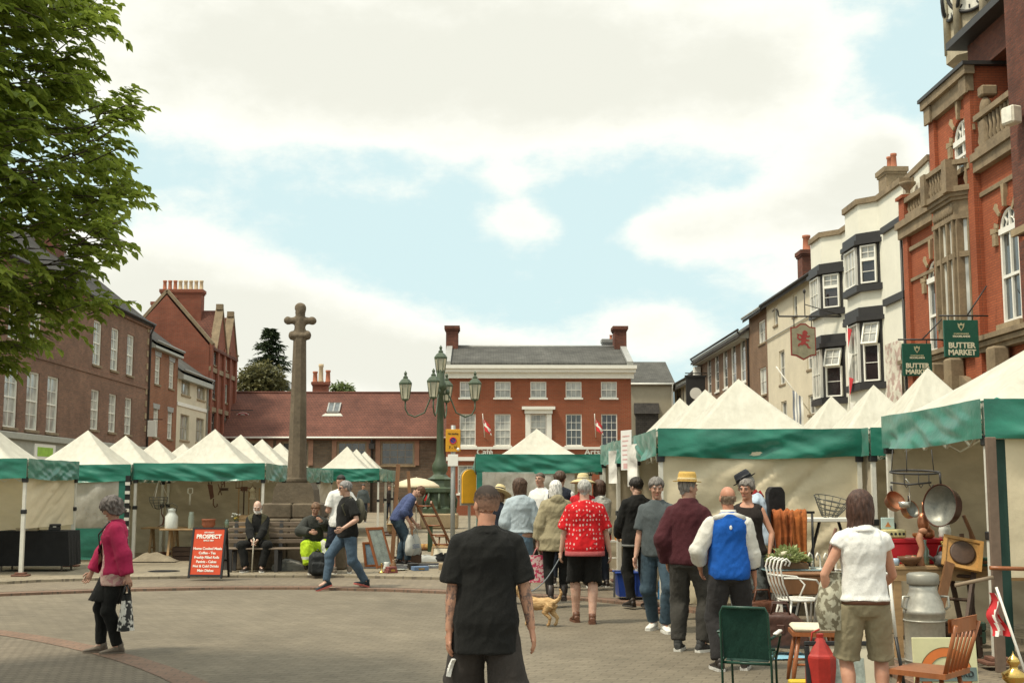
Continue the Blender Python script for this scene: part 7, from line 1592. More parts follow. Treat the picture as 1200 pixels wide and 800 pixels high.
for i,(px_,py_,kind)in enumerate(((189,608,'sickle'),(223,572,'spade'),(246,572,'saw'),(258,572,'shears'),(263,573,'pulley'),(280,574,'fork'),(286,574,'hoe'),(292,574,'rake'),(296,574,'lantern'),(304,574,'shovel'),(250,590,'hook'))):
 q=onY(px_,py_,28.6 if kind!='sickle' else 27.3);k=MB();m2=[WOODL if i%2 else WOODD,RUSTT]
 if kind=='spade':k.tube([(-.05,0,0),(-.055,0,-.10),(0,0,-.14),(.055,0,-.10),(.05,0,0),(-.05,0,0)],.014,6,2);k.rod((0,0,-.14),(0,0,-.38),.02,8,2);m2.append(PAINT_W)
 elif kind in('fork','hoe','rake','shovel'):
  k.rod((0,0,.05),(0,0,-.85),.017,8,0)
  if kind=='fork':k.rod((-.08,0,.05),(.08,0,.05),.012,6,1);[k.rod((x,0,.05),(x,0,.22),.008,5,1)for x in(-.07,0,.07)]
  if kind=='hoe':k.box(-.08,.08,-.01,.01,-.02,.08,1)
  if kind=='rake':k.rod((-.15,0,.05),(.15,0,.05),.012,6,1);[k.rod((x*.05,0,.05),(x*.05,-.02,-.05),.007,5,1)for x in range(-3,4)]
  if kind=='shovel':k.prism([(-.09,-.6),(.09,-.6),(.10,-.8),(0,-.95),(-.10,-.8)],-.012,.012,1)
 elif kind=='saw':k.prism([(-.06,.1),(.06,.08),(.10,-.2),(.02,-.26)],-.004,.004,1);k.tube([(-.02,0,.1),(-.06,0,.18),(.04,0,.18),(.03,0,.1)],.014,6,0)
 elif kind=='shears':[k.rod((s_*.05,0,.1),(-s_*.04,0,-.15),.012,6,1)for s_ in(-1,1)];k.tube([(.05+.035*math.cos(a*PI/5),0,.13+.035*math.sin(a*PI/5))for a in range(10)],.01,5,1,closed=True)
 elif kind=='pulley':k.at((0,0,0),PI/2).lathe([(.03,-.03),(.10,-.03),(.08,0),(.10,.03),(.03,.03)],14,0);k.M=Matrix();k.rod((0,0,.05),(0,0,.2),.012,6,1)
 elif kind=='lantern':k.lathe([(.08,-.22),(.08,-.18),(.06,-.17),(.06,-.04),(.09,-.02),(.03,.06),(0,.07)],8,2);k.tube([(-.03,0,.05),(0,0,.14),(.03,0,.05)],.007,5,1);m2.append(mat('pale lantern paint',(.6,.52,.36),.5))
 elif kind=='hook':k.tube([(0,0,.12),(0,0,-.02),(.04,0,-.08),(.09,0,-.05),(.09,0,.0)],.014,6,1)
 else:k.tube([(0,0,.3),(.0,0,.12),(.06,0,.02),(.03,0,-.12),(-.08,0,-.17)],[.012,.012,.02,.018,.006],6,1)
 one('hanging_'+{'spade':'spade_handle','pulley':'pulley_wheel'}.get(kind,kind),k,m2,{'spade':'white D-shaped spade handle hanging on the back of the tool stall','saw':'small old saw hanging on the back of the tool stall','shears':'rusty shears hanging on the back of the tool stall','pulley':'dark pulley wheel hanging on the back of the tool stall','fork':'garden fork hanging upside down, leftmost of the long tools','hoe':'hoe hanging among the long tools behind the old man','rake':'rake hanging among the long tools behind the old man','lantern':'small pale lantern hanging above the old man','shovel':'rusty shovel hanging blade down, rightmost of the long tools','hook':'rusty iron hook hanging on the back of the tool stall','sickle':'dark sickle hanging below the wire basket'}[kind],'tool' if kind!='lantern' else 'lantern',q)
def lump(name,label,cat,loc,r3,m,seed=0,rz=0,amp=.12,group=None):
 k=MB();k.grid(lambda u,v:V((r3[0]*math.cos(2*PI*u)*math.sin(PI*min(.5,.5*v)if False else PI*.5*v),r3[1]*math.sin(2*PI*u)*math.sin(PI*.5*v),r3[2]*math.cos(PI*.5*v)**.8))*(1+amp*noise.noise(V((math.cos(2*PI*u)*2+seed,math.sin(2*PI*u)*2,v*3)))),22,9,0,wrap=True);return one(name,k,m,label,cat,loc,rz,group)
q=onZ(337,668,KERB);lump('holdall_bag','soft grey bag slumped on the paving in front of the bench','bag',q+V((0,.1,0)),(.32,.17,.21),C('grey bag cloth',(.20,.20,.18),(.30,.29,.25),'mottle',9),4)
q=onZ(372,674,KERB);t=thing('backpack','black backpack standing at the feet of the hi-vis jacket','backpack',q,.2);k=MB();k.box(-.16,.16,-.11,.11,0,.42,0,.07);k.box(-.12,.12,-.16,-.112,.04,.24,0,.03);me=remesh(k,.014,3);wrinkle(me,.012,2,8);me.materials.append(C('black nylon',(.02,.022,.022),rough=.6));link('pack_body',me,t);k=MB();k.tube([(-.04,0,.41),(0,0,.48),(.04,0,.41)],.012,6);k.build('handle',M_BLK,t)
def frame_pic(name,label,loc,w_,h,rz,tilt,mf,mp,cat='picture frame',bw=.05,mount=None,oval=False,group=None):
 t=thing(name,label,cat,loc,rz,group);Mx=Matrix.Rotation(-tilt,4,'X');k=MB();k.M=Mx
 k.box(-w_/2,w_/2,-.018,.018,0,bw,0,.006);k.box(-w_/2,w_/2,-.018,.018,h-bw,h,0,.006);k.box(-w_/2,-w_/2+bw,-.018,.018,bw+.001,h-bw-.001,0,.006);k.box(w_/2-bw,w_/2,-.018,.018,bw+.001,h-bw-.001,0,.006);k.build('frame',mf,t)
 k=MB();k.M=Mx;k.box(-w_/2+bw,w_/2-bw,-.004,.010,bw,h-bw);k.build('picture',mount or mp,t)
 if mount:k=MB();k.M=Mx;k.box(-w_*.24,w_*.24,-.008,-.0045,h*.26,h*.74);k.build('print',mp,t)
 return t
PIC1=mat('faded landscape print',(.30,.34,.30),.6,.5,6);PIC2=mat('blue grey print',(.22,.30,.36),.6,.5,7);CREAMP=mat('cream mount board',(.58,.53,.40),.8,.06)
def gp(px,py,z=KERB):return onZ(px,py,z)
k=MB();q=gp(470,664);e=gp(545,662)
k.grid(lambda u,v:V((-.9+2.6*u,-.45+1.6*v,.006+.012*abs(noise.noise(V((u*6,v*6,1)))))),26,16);one('ground_sheet',k,C('dark ground sheet',(.05,.05,.055),(.09,.085,.08),'mottle',5),'dark sheet spread on the paving under the flea market goods','ground sheet',(gp(480,664).x,gp(480,664).y,KERB))
frame_pic('framed_picture','brown framed blue print leaning near the feet of the striding man',gp(437,665)+V((0,.25,0)),.40,.52,.5,.30,WOODR,PIC2)
frame_pic('framed_picture','large red-brown frame leaning edge-on beside the dark folding table',gp(446,667)+V((.05,.5,0)),.55,.85,1.0,.35,WOODR,PIC1,bw=.06)
def ladder(label,a,b,w_,n,m,group=None,flare=1.0):
 a,b=V(a),V(b);t=thing('wooden_ladder',label,'ladder',a,0,group);d=b-a;s_=V((d.y,-d.x,0));s_=s_.normalized()if s_.length>.05 else V((1,0,0))
 for sx in(-1,1):k=MB();k.beam(s_*(sx*w_/2),d+s_*(sx*w_/2*flare),.06,.03,0,s_);k.build('stile',m,t)
 for i in range(n):f=(i+.6)/n;ww=w_/2*(1+(flare-1)*f);k=MB();k.rod(d*f-s_*ww,d*f+s_*ww,.016,7);k.build('rung',m,t)
 return t
ladder('old wooden ladder leaning steeply between the bending man and tattooed man',(gp(527,654).x,gp(527,654).y,KERB),(onY(496,588,25.9).x,25.9,onY(496,588,25.9).z),.34,6,WOODR)
k=MB();k.beam((0,0,0),(.1,.2,2.1),.09,.04);k.beam((.45,0,0),(.32,.2,1.95),.07,.035);k.beam((.1,.12,1.2),(.38,.12,1.2),.04,.03);one('easel',k,WOOD,'tall upright wooden easel behind the bending man','easel',(onY(460,600,26.8).x,26.8,KERB))
t=thing('side_table','small dark folding table among the flea market goods','table',(gp(455,658).x,gp(455,658).y+.5,KERB),.3);k=MB();k.box(-.35,.35,-.25,.25,.55,.58,0,.008);k.build('table_top',WOODD,t)
for x in(-.3,.3):
 for s_ in(-1,1):k=MB();k.beam((x,-.2*s_,0),(x,.2*s_,.55),.035,.03);k.build('leg',WOODD,t)
lat('wicker_basket','round wicker basket on the dark folding table','basket',[(.11,0),(.15,.08),(.165,.2),(.175,.21),(.165,.22),(.15,.2),(.1,.03)],mat('wicker',(.36,.24,.11),.85,.35,30,.6),(gp(455,658).x+.08,gp(455,658).y+.5,KERB+.581),extra=lambda k:k.tube([(-.16,0,.2),(-.12,0,.36),(0,0,.42),(.12,0,.36),(.16,0,.2)],.012,6))
k=MB();k.tube([(0,0,.09),(.95,.1,.09)],.085,14);k.tube([(-.01,0,.09),(.96,.1,.09)],.05,10,1);one('rolled_rug',k,[C('ochre rug',(.36,.22,.07),(.25,.12,.05),'mottle',12),M_BLK],'rolled ochre rug lying on the paving behind the goods','rug',(gp(490,645).x,gp(490,645).y,KERB))
lump('white_sheet','crumpled white plastic sheet among the flea market goods','plastic sheet',gp(497,657),(.42,.28,.13),c_bag,6,0,.3)
lump('black_bag','lumpy black bag beside the ladder foot','bag',gp(520,657),(.26,.2,.17),BCL,8,.4,.25)
lump('brown_blanket','folded brown blanket at the right end of the ground sheet','blanket',gp(533,662),(.24,.16,.10),C('brown blanket',(.22,.12,.07)),9,.2,.15)
k=MB();k.beam((0,0,0),(0,0,.62),.12,.12,0);k.box(-.075,.075,-.075,.075,.62,.66,0,.01);one('bollard',k,mat('dark green bollard paint',(.03,.055,.025),.5,.2,6),'short dark green wooden bollard behind the rolled rug','bollard',(gp(504,646).x,gp(504,646).y,KERB))
for lab,px_,py_,kind in(('small white pitcher on the ground sheet, left end',453,668,0),('brown stoneware bottle on the ground sheet',461,669,1),('white plate lying on the ground sheet',470,668,2),('dark iron pot on the ground sheet by the bending man',484,667,3),('small brass candlestick on the ground sheet',447,671,4),('cream bowl on the ground sheet right of the bending man',509,664,2)):
 pr=[[(.05,0),(.07,.05),(.045,.12),(.055,.16),(.05,.16)],[(.05,0),(.055,.13),(.02,.18),(.025,.22),(0,.22)],[(.06,0),(.12,.025),(.13,.03),(.06,.01)],[(.07,0),(.12,.05),(.11,.11),(.12,.12),(.09,.12)],[(.06,0),(.05,.02),(.015,.04),(.015,.16),(.035,.18),(.0,.18)]][kind]
 lat(['pitcher','stoneware_bottle','plate','iron_pot','candlestick'][kind],lab,['pitcher','bottle','plate','pot','candlestick'][kind],pr,[CHURNW,mat('stoneware',(.22,.12,.06),.4),CHURNW,GUT,BRASS][kind],gp(px_,py_))
case('dark toolbox on the ground sheet behind the bending man',gp(478,660).x,gp(478,660).y+.35,KERB,.5,.3,.28,.2,WOODD);frame_pic('framed_picture','pale framed picture leaning low on the ground sheet beside the ladder',gp(516,659)+V((0,.5,0)),.5,.36,-.2,.5,WOODL,CREAMP)
q=onY(488,563,44);t=thing('parasol','white parasol far off between the easel and the lamp','parasol',(q.x,44,KERB));k=MB();k.lathe([(.85,0),(.8,.09),(.6,.22),(.3,.32),(.03,.36),(0,.38)],10,0,(0,0,q.z-KERB-.25));k.build('canopy',M_CREAM,t);k=MB();k.rod((0,0,0),(0,0,q.z-.2),.025);k.build('pole',M_ALU,t)
q=onY(551,570,26.6);a_=[(.19*math.cos(PI*i/12),.0+.19*math.sin(PI*i/12))for i in range(13)]
k=MB();k.prism([(.19,-.35),(.19,.18)]+[(x,z+.18)for x,z in a_]+[(-.19,.18),(-.19,-.35)],-.03,.03);k.prism([(.215,-.4),(.215,.18)]+[(x*1.13,z*1.13+.18)for x,z in a_]+[(-.215,.18),(-.215,-.4)],.031,.06,1);k.beam((0,.045,-1.6),(0,.045,-.4),.05,.03,1);one('rounded_board',k,[mat('bright yellow paint',(.75,.38,.02),.5,.1),PAINT_G],'yellow round-topped board standing left of the centre stall','board',(q.x,q.y,q.z),R(25))
t0=thing('stall_front_panel','crumpled clear sheet tied across the front of the centre stall','stall panel',(1.10,26.16,KERB));k=MB();sheet(k,(-1.22,0),(.75,0),1.92,.75,0,.12,12,30,14,drag=2.0);k.build('clear_window',M_CLEAR,t0);k=MB();sheet(k,(-1.34,0),(-1.22,0),1.92,.05,0,.02,5,4,10);k.build('green_border',M_GREENW,t0)
k=MB();k.box(-.19,.19,-.004,.004,-.30,.30);q=onX(734,531,2.10)
o=one('paper_notice',k,mat('white paper',(.72,.70,.66),.8,.05),'white paper notice pinned to the green valance above the white table','notice',(2.10,q.y,q.z+.05),R(-72));k=MB()
for i in range(6):k.box(-.13,.13-.05*(i%2),-.0065,-.0045,.2-i*.07,.22-i*.07)
k.box(-.1,.1,-.0065,-.0045,-.28,-.2);k.build('print',mat('red print',(.58,.36,.34),.7),o)
for lab,px_,py_,L in(('white cloth hanging from the stall edge left of the paper notice',718,547,.55),('white cloth hanging from the stall edge right of the paper notice',741,545,.62)):
 q=onX(px_,py_,2.12);k=MB();sheet(k,(-.16,0),(.16,0),L/2,-L/2,0,.06,px_,10,10);one('hanging_cloth',k,C('white linen',(.66,.64,.58),var=.06),lab,'cloth',q,R(-70),'white cloths hanging from the stall edge')
for lab,px_,py_,w_,d,h,rz in(('white slat-topped table behind the blue crate',721,673,.42,.36,.62,.05),):
 q=gp(px_,py_);t=thing('white_table',lab,'table',q+V((0,.2,0)),rz);k=MB()
 for i in range(5):k.box(-w_/2,w_/2,-d/2+i*d/5+.004,-d/2+(i+1)*d/5-.004,h-.03,h)
 k.build('table_top',WHITEM,t)
 for x in(-1,1):
  for y in(-1,1):k=MB();k.rod((x*(w_/2-.02),y*(d/2-.02),0),(x*(w_/2-.04),y*(d/2-.04),h-.03),.018,7);k.build('leg',WHITEM,t)
 k=MB();k.rod((-w_/2+.03,-d/2+.03,.3),(w_/2-.03,-d/2+.03,.3),.012);k.build('stretcher',WHITEM,t);zq=q
for lab,dx,dz,m in(('red tin on the white slat-topped table',-.1,0,M_RED),('orange jar on the white slat-topped table',.06,0,mat('orange jar',(.45,.18,.03),.4)),('dark jar on the white slat-topped table',.16,0,BOXK)):lat('jar' if 'jar' in lab else 'tin',lab,'jar' if 'jar' in lab else 'tin',[(.045,0),(.05,.02),(.05,.10),(.03,.13),(.035,.15),(0,.155)],m,(zq.x+dx,zq.y+.15,KERB+.621))
trestle_table('trestle table of small wares inside the stall with the paper notice',2.75,20.4,1.1,.6,.74,WOODL);
for lab,dx,m,h in(('white jug among the wares behind the black jacket',-.35,CHURNW,.3),('blue glass bottle among the wares behind the black jacket',-.1,mat_glass('blue glass',(.05,.09,.2)),.34),('red tin among the wares behind the red-shirted man',.2,M_RED,.2)):lat('ware_'+('jug' if 'jug' in lab else 'bottle' if 'bottle' in lab else 'tin'),lab,'jug' if 'jug' in lab else 'bottle' if 'bottle' in lab else 'tin',[(.06,0),(.08,h*.4),(.04,h*.75),(.05,h),(0,h)],m,(2.75+dx,20.3,KERB+.741))
def bluecrate():
 a,b=gp(724,699),gp(758,699);w_=b.x-a.x+.12;t=thing('blue_crate','blue plastic storage crate on the paving behind the black jacket','crate',((a.x+b.x)/2+.05,a.y+.22,KERB),.03);k=MB();BL=mat('blue plastic',(.012,.045,.24),.4,.15,4);h=.33
 k.prism([(-w_/2+.03,0),(w_/2-.03,0),(w_/2,h),(-w_/2,h)],-.2,.2);k.build('crate_body',BL,t);k=MB();k.box(-w_/2-.02,w_/2+.02,-.22,.22,h+.001,h+.03,0,.008)
 for x in(-.2,0,.2):k.box(x*w_-.008,x*w_+.008,-.212,-.2,.02,h-.01)
 k.build('rim',BL,t)
bluecrate();k=MB();k.beam((0,0,0),(.02,.15,.36),.03,.02);k.beam((.02,.15,.36),(.3,.15,.36),.03,.02);k.beam((.3,.15,.36),(.3,0,0),.03,.02);one('metal_stand',k,M_BLK,'low black metal stand at the left end of the blue crate','stand',gp(720,699))
q=gp(783,703);carr=MB()
lump('blue_plastic_bag','bright blue plastic bag between the grey t-shirt and maroon jumper','plastic bag',q+V((.05,.2,0)),(.17,.13,.36),mat_vinyl('thin blue plastic',(.02,.20,.42),.3,.3,.1),3,0,.22)
RX=lambda px,Y:onY(px,600,Y).x
t=thing('tall_trestle_table','tall white-topped folding table with black legs against the cream stall wall','table',(RX(973,15.2),15.2,KERB));hw=(RX(1008,15.2)-RX(940,15.2))/2;hh=onY(970,606,15.2).z-KERB;k=MB();k.box(-hw,hw,-.25,.25,hh-.05,hh,0,.008);k.build('table_top',WHITEM,t)
for x in(-hw+.08,hw-.12):
 for s_ in(-1,1):k=MB();k.beam((x-.13*s_,s_*.2,0),(x+.13*s_,-s_*.05,hh-.05),.028,.028);k.build('leg',M_BLK,t)
def wb(k):
 for i in range(5):r_=.09+.035*i;k.tube([(r_*math.cos(j*PI/11)*1.0,r_*math.sin(j*PI/11)*.8,.045*i+.012*i)for j in range(22)],.006,5,closed=True)
 for j in range(14):a=j*PI/7;k.tube([(.09*math.cos(a),.072*math.sin(a),0),(.16*math.cos(a),.13*math.sin(a),.11),(.23*math.cos(a),.184*math.sin(a),.23)],.005,5)
k=MB();wb(k);one('wire_basket',k,WIRE,'openwork wire basket on the tall white-topped table','basket',(RX(971,15.2),15.2,KERB+hh+.008),0,None,(R(14),R(10),0))
q=onY(930,600,14.6);t=thing('clothes_rail','low black rail carrying the burnt orange cloths','clothes rail',(q.x,14.6,KERB));k=MB();k.rod((-.22,0,0),(-.22,0,q.z-KERB),.015);k.rod((.22,0,0),(.22,0,q.z-KERB),.015);k.rod((-.25,0,q.z-KERB),(.25,0,q.z-KERB),.015);k.build('rail_frame',M_BLK,t)
for lab,dx,L,sd,c in(('burnt orange shawl with long hanging folds on the low rail',.03,.78,3,(.42,.13,.035)),('rust coloured cloth under the orange shawl, at the left of the rail',-.14,.62,9,(.34,.10,.03))):
 k=MB()
 def shawl(u,v):
  d=abs(v-.5)*2;fo=.030*math.sin(u*19+2.2*noise.noise(V((u*2+sd,v*1.5,1))))*(.3+d);ns=noise.noise(V((u*6+sd,v*4,1)))
  return V((dx-.12+.24*u*(1-.25*d)+.03*d+.02*ns,(-.06 if v<.5 else.06)*min(1,d*9)+fo+.03*ns,.035+.03*ns*(1-d)-d*L*(1-.16*noise.noise(V((u*7,sd,v))))))
 k.grid(shawl,40,40);one('orange_shawl',k,C(lab[:18],c,mul(c,.7),'mottle',9,var=.3),lab,'shawl',(q.x,14.6,q.z))
q=onY(908,570,14.9);t=thing('guitar_case','black guitar gig bag standing upright beside the orange shawl','guitar case',(q.x,14.9,KERB),R(10));hz=q.z-KERB;k=MB();k.prism([(-.16,.25),(-.19,.38),(-.17,.55),(-.14,.68),(-.115,.9),(-.105,hz-.06),(-.07,hz),(.07,hz),(.105,hz-.06),(.115,.9),(.14,.68),(.17,.55),(.19,.38),(.16,.25),(.08,.2),(-.08,.2)],-.06,.06);me=remesh(k,.015,3);me.materials.append(C('black padded nylon',(.018,.016,.016),rough=.6));link('case_body',me,t);k=MB();k.box(-.075,.075,-.075,-.06,.8,1.12,0,.01);k.build('pocket',BCL,t);k=MB();k.box(-.2,.2,-.15,.15,0,.199,0,.01);k.build('foot_stand',M_BLK,t)
def green_chair():
 q=onZ(876,822,0);t=thing('folding_chair','dark green canvas folding chair with tubular frame, seen from behind','chair',q,R(-22));t.scale=(.84,.9,1.0);GR=mat('dark green tube',(.012,.05,.032),.35,.2,6);r_=.012
 k=MB();k.tube([(-.235,.02,0),(-.235,.0,.25),(-.225,-.09,.70),(-.20,-.10,.745),(.20,-.10,.745),(.225,-.09,.70),(.235,0,.25),(.235,.02,0)],r_,8);k.build('back_frame',GR,t)
 k=MB();k.tube([(-.215,.40,0),(-.215,.36,.3),(-.215,.33,.38),(.215,.33,.38),(.215,.36,.3),(.215,.40,0)],r_,8);k.rod((-.23,.0,.32),(-.215,.36,.36),r_);k.rod((.23,.0,.32),(.215,.36,.36),r_);k.rod((-.23,.01,.30),(.23,.01,.30),r_);k.rod((-.235,.015,.12),(.235,.015,.12),r_)
 for sx in(-1,1):k.tube([(sx*.235,-.04,.50),(sx*.27,.05,.52),(sx*.27,.34,.50),(sx*.215,.37,.3)],r_,8)
 k.build('seat_frame',GR,t)
 for sx in(-1,1):k=MB();k.box(sx*.27-.022,sx*.27+.022,.03,.33,.525,.545,0,.008);k.build('armrest',WHITEM if sx>0 else GR,t)
 CV=C('dark green canvas',(.012,.042,.030),var=.2);k=MB();k.grid(lambda u,v:V((-.215+.43*u,-.105+.10*v+.025*math.sin(PI*u)*(1-.3*v),.735-.40*v)),14,10);k.build('backrest',CV,t);k=MB();k.grid(lambda u,v:V((-.205+.41*u,.01+.33*v,.315+.06*v-.035*math.sin(PI*u)*math.sin(PI*v))),12,8);k.build('seat',CV,t)
green_chair()
def scroll_chair(label,loc,rz):
 t=thing('garden_chair',label,'chair',loc,rz,'white wire garden chairs');r_=.010;k=MB()
 k.tube([(.21*math.cos(a*PI/8),.20*math.sin(a*PI/8),.45)for a in range(16)],.012,6,closed=True)
 for i in range(7):x=-.18+.06*i;yy=math.sqrt(max(0,.2**2-x*x))*.98;k.rod((x,-yy,.45),(x,yy,.45),.006)
 k.build('seat',WHITEM,t);k=MB()
 for i in range(5):
  x=-.18+.09*i;k.tube([(x*.95,.17,.45),(x,.24,.62),(x*1.05,.27,.78),(x*1.05,.25,.85),(x*1.05,.20,.875),(x*1.05,.16,.84),(x*1.05,.18,.80)],r_,7)
 k.tube([(-.2,.25,.70),(.2,.25,.70)],r_,7);k.build('backrest',WHITEM,t)
 for x in(-1,1):
  for y in(-1,1):k=MB();k.tube([(x*.15,y*.14,.45),(x*.19,y*.19,.2),(x*.21,y*.22,0)],.011,7);k.build('leg',WHITEM,t)
 for sx in(-1,1):k=MB();k.tube([(sx*.2,.24,.68),(sx*.24,.1,.68),(sx*.24,-.1,.66),(sx*.2,-.17,.58),(sx*.19,-.1,.45)],r_,7);k.build('armrest',WHITEM,t)
 return t
scroll_chair('white wire garden chair with a slatted round seat, its arm towards the blue tracksuit top',gp(944,757)+V((0,.25,0)),R(100));scroll_chair('white wire garden chair with scrolled back beside the floral bag',gp(972,752)+V((.05,.55,0)),R(-40))
trestle_table('tall glass-topped table holding the pile of salad plants',RX(933,13.9),13.9,.85,.5,.70,mat_glass('pale blue glass',(.22,.34,.36),.1),WHITEM,0,KERB,None,.018)
r_=random.Random(4);k=MB();t=thing('plant_tray','tray of pale green leafy plants on the glass-topped table','plants',(RX(922,13.8),13.8,KERB+.70));k.box(-.2,.2,-.14,.14,0,.07,0,.01);k.build('tray',mat('brown tray',(.14,.09,.05),.8),t);k=MB()
for i in range(420):a=r_.uniform(0,6.28);b=r_.random()**.5;p_=V((.22*b*math.cos(a),.16*b*math.sin(a),.07+.17*(1-b*b)*r_.random()));leaf(k,p_,V((math.cos(a)*b+r_.uniform(-.3,.3),math.sin(a)*b+r_.uniform(-.3,.3),r_.uniform(.1,.9))).normalized(),V((r_.uniform(-.6,.6),r_.uniform(-.6,.6),1)).normalized(),r_.uniform(.05,.10),.02)
k.build('leaves',leaf_mat('salad leaf',(.14,.20,.05),(.42,.46,.22),.3),t,fix=False)
q=onY(919,644,13.75);k=MB();k.tube([(.055*math.cos(i*PI/8),.03*math.sin(i*PI/8),.06*math.sin(i*PI/8)+.0)for i in range(16)],.026,8,closed=True);one('rope_coil',k,C('cream rope',(.62,.56,.42)),'cream rope coil beside the leafy plants','rope',(q.x,13.75,KERB+.735+.02+.07),0,None,(R(70),0,0))
k=MB();k.box(-.35,.35,-.15,.15,0,.20,0,.01);k.box(-.36,.36,-.16,.16,.201,.225,0,.006);one('wooden_box',k,WOOD,'brown wooden box lying across the white garden chair','box',gp(972,752)+V((-.12,.45,.46)),R(4))
def leather_bag(label,loc,s,rz,m):
 t=thing('leather_bag',label,'bag',loc,rz,'brown leather bags');k=MB();k.prism([(-.24,0),(.24,0),(.22,.2),(.12,.28),(-.12,.28),(-.22,.2)],-.11,.11);me=remesh(k,.014,4);wrinkle(me,.010,s*7,10);me.materials.append(m);me.transform(Matrix.Scale(s,4));link('bag_body',me,t);k=MB()
 for y in(-.07,.07):k.tube([(-.09*s,y*s,.25*s),(-.06*s,y*s,.38*s),(.06*s,y*s,.38*s),(.09*s,y*s,.25*s)],.012,6)
 k.box(-.035*s,.035*s,-.125*s,-.1*s,.12*s,.2*s,0,.006);k.build('handle',m,t)
LEA=mat('brown leather',(.12,.048,.026),.5,.35,7,.3);LEA2=mat('dark brown leather',(.07,.03,.02),.5,.35,7,.3)
leather_bag('brown leather holdall on the ground behind the green folding chair',gp(884,755),1.0,.1,LEA);leather_bag('dark leather gladstone bag right of the brown holdall',gp(915,757),1.15,-.2,LEA2);leather_bag('brown leather satchel stacked behind the holdalls',gp(892,742)+V((0,.1,0)),1.25,.3,LEA)
k=MB();k.grid(lambda u,v:V((-.35+.7*u,-.25+.5*v,.004+.01*noise.noise(V((u*5,v*5,0))))),8,8);one('blue_cloth',k,C('pale blue cloth',(.22,.42,.52)),'pale blue cloth lying flat on the road beside the green chair','cloth',onZ(905,768,.012))
def wood_chair(label,loc,rz,m,h=.86,cushion=None,n=5,group='wooden spindle chairs'):
 t=thing('wooden_chair',label,'chair',loc,rz,group);k=MB();k.prism([(-.20,-.2),(.20,-.2),(.22,.2),(-.22,.2)],.42,.455,0,'z');k.build('seat',m,t)
 if cushion:k=MB();k.box(-.205,.205,-.19,.19,.456,.50,0,.018);k.build('cushion',cushion,t)
 for x in(-1,1):
  for y in(-1,1):k=MB();k.tube([(x*.15,y*.14,.43),(x*.19,y*.19,.15),(x*.205,y*.21,0)],[.016,.021,.014],8);k.build('leg',m,t)
 k=MB();k.rod((-.18,-.18,.18),(-.18,.18,.18),.011);k.rod((.18,-.18,.18),(.18,.18,.18),.011);k.rod((-.18,0,.18),(.18,0,.18),.011);k.build('stretcher',m,t)
 for i in range(n):f=-1+2*i/(n-1);k=MB();k.tube([(f*.15,.18,.45),(f*.19,.27,h-.05)],[.011,.009],7)if 0<i<n-1 else k.tube([(f*.17,.18,.45),(f*.21,.28,h-.02)],[.017,.015],8);k.build('spindle',m,t)
 k=MB();k.grid(lambda u,v:V((-.23+.46*u,.275-.03*(2*u-1)**2+.015,h-.07+.09*v)),12,2);k.grid(lambda u,v:V((-.23+.46*u,.255-.03*(2*u-1)**2+.01,h-.07+.09*v)),12,2);k.box(-.2,.2,.262,.278,h+.019,h+.022);k.build('top_rail',m,t)
wood_chair('varnished wooden chair with a cream padded seat beside the floral bag',onZ(955,800,0),R(-98),WOODR,.84,mat('cream seat pad',(.62,.56,.42),.7))
wood_chair('varnished spindle-back chair standing in front of the roundel sign',onZ(1092,862,0),R(-132),WOODR,.80,None,6)
q=onZ(963,826,0);k=MB();k.lathe([(.115,0),(.12,.01),(.12,.37),(.115,.385),(.10,.40),(.028,.52),(.03,.55),(0,.555)],8,0,sm=False,a0=PI/8);k.tube([(-.08,0,.42),(-.06,0,.56),(.0,0,.585)],.008,6);one('red_can',k,mat('worn red paint',(.33,.022,.015),.45,.3,9),'old red metal can with a conical top beside the cream-seated chair','can',q)
q=onZ(932,800,.02);k=MB();k.box(-.09,.09,-.06,.06,0,.11,0,.01);one('yellow_box',k,mat('yellow tin',(.6,.42,.03),.5),'small yellow tin beside the foot of the red can','tin',onZ(938,812,0))
frame_pic('framed_picture','black framed cream picture leaning behind the legs of the woman in khaki shorts',onZ(1010,838,0)+V((0,.35,0)),.62,.50,0,.16,M_BLK,PIC1,bw=.035,mount=CREAMP)
def churn():
 Y=11.0;q=onY(1081,668,Y);t=thing('milk_churn','tall galvanised milk churn with lid below the loaded table','milk churn',(q.x,Y,KERB));h=q.z-KERB;AL=mat('dull aluminium',(.40,.385,.33),.42,.25,5,.1,metal=.55);k=MB();k.lathe([(.165,0),(.18,.01),(.18,.05),(.172,.06),(.175,h*.56),(.182,h*.565),(.182,h*.6),(.175,h*.61),(.165,h*.68),(.13,h*.77),(.122,h*.80),(.122,h*.88)],28)
 for z in(h*.10,h*.5):k.tube([(.178*math.cos(i*PI/16),.178*math.sin(i*PI/16),z)for i in range(32)],.008,5,closed=True)
 k.build('churn_body',AL,t);k=MB();k.lathe([(.135,h*.86),(.14,h*.87),(.14,h*.955),(.12,h*.975),(.05,h*.985),(0,h*.985)],28);k.build('lid',mat('grey churn lid',(.26,.25,.21),.5,.2,5,metal=.4),t)
 for sx in(-1,1):k=MB();k.tube([(sx*.14,-.03,h*.74),(sx*.20,-.05,h*.74),(sx*.21,-.05,h*.64),(sx*.175,-.04,h*.61)],.012,7);k.build('handle',AL,t)
churn()
TY=11.75;zt=onY(1080,663,TY).z;TX0,TX1=onY(1040,660,TY).x,5.6
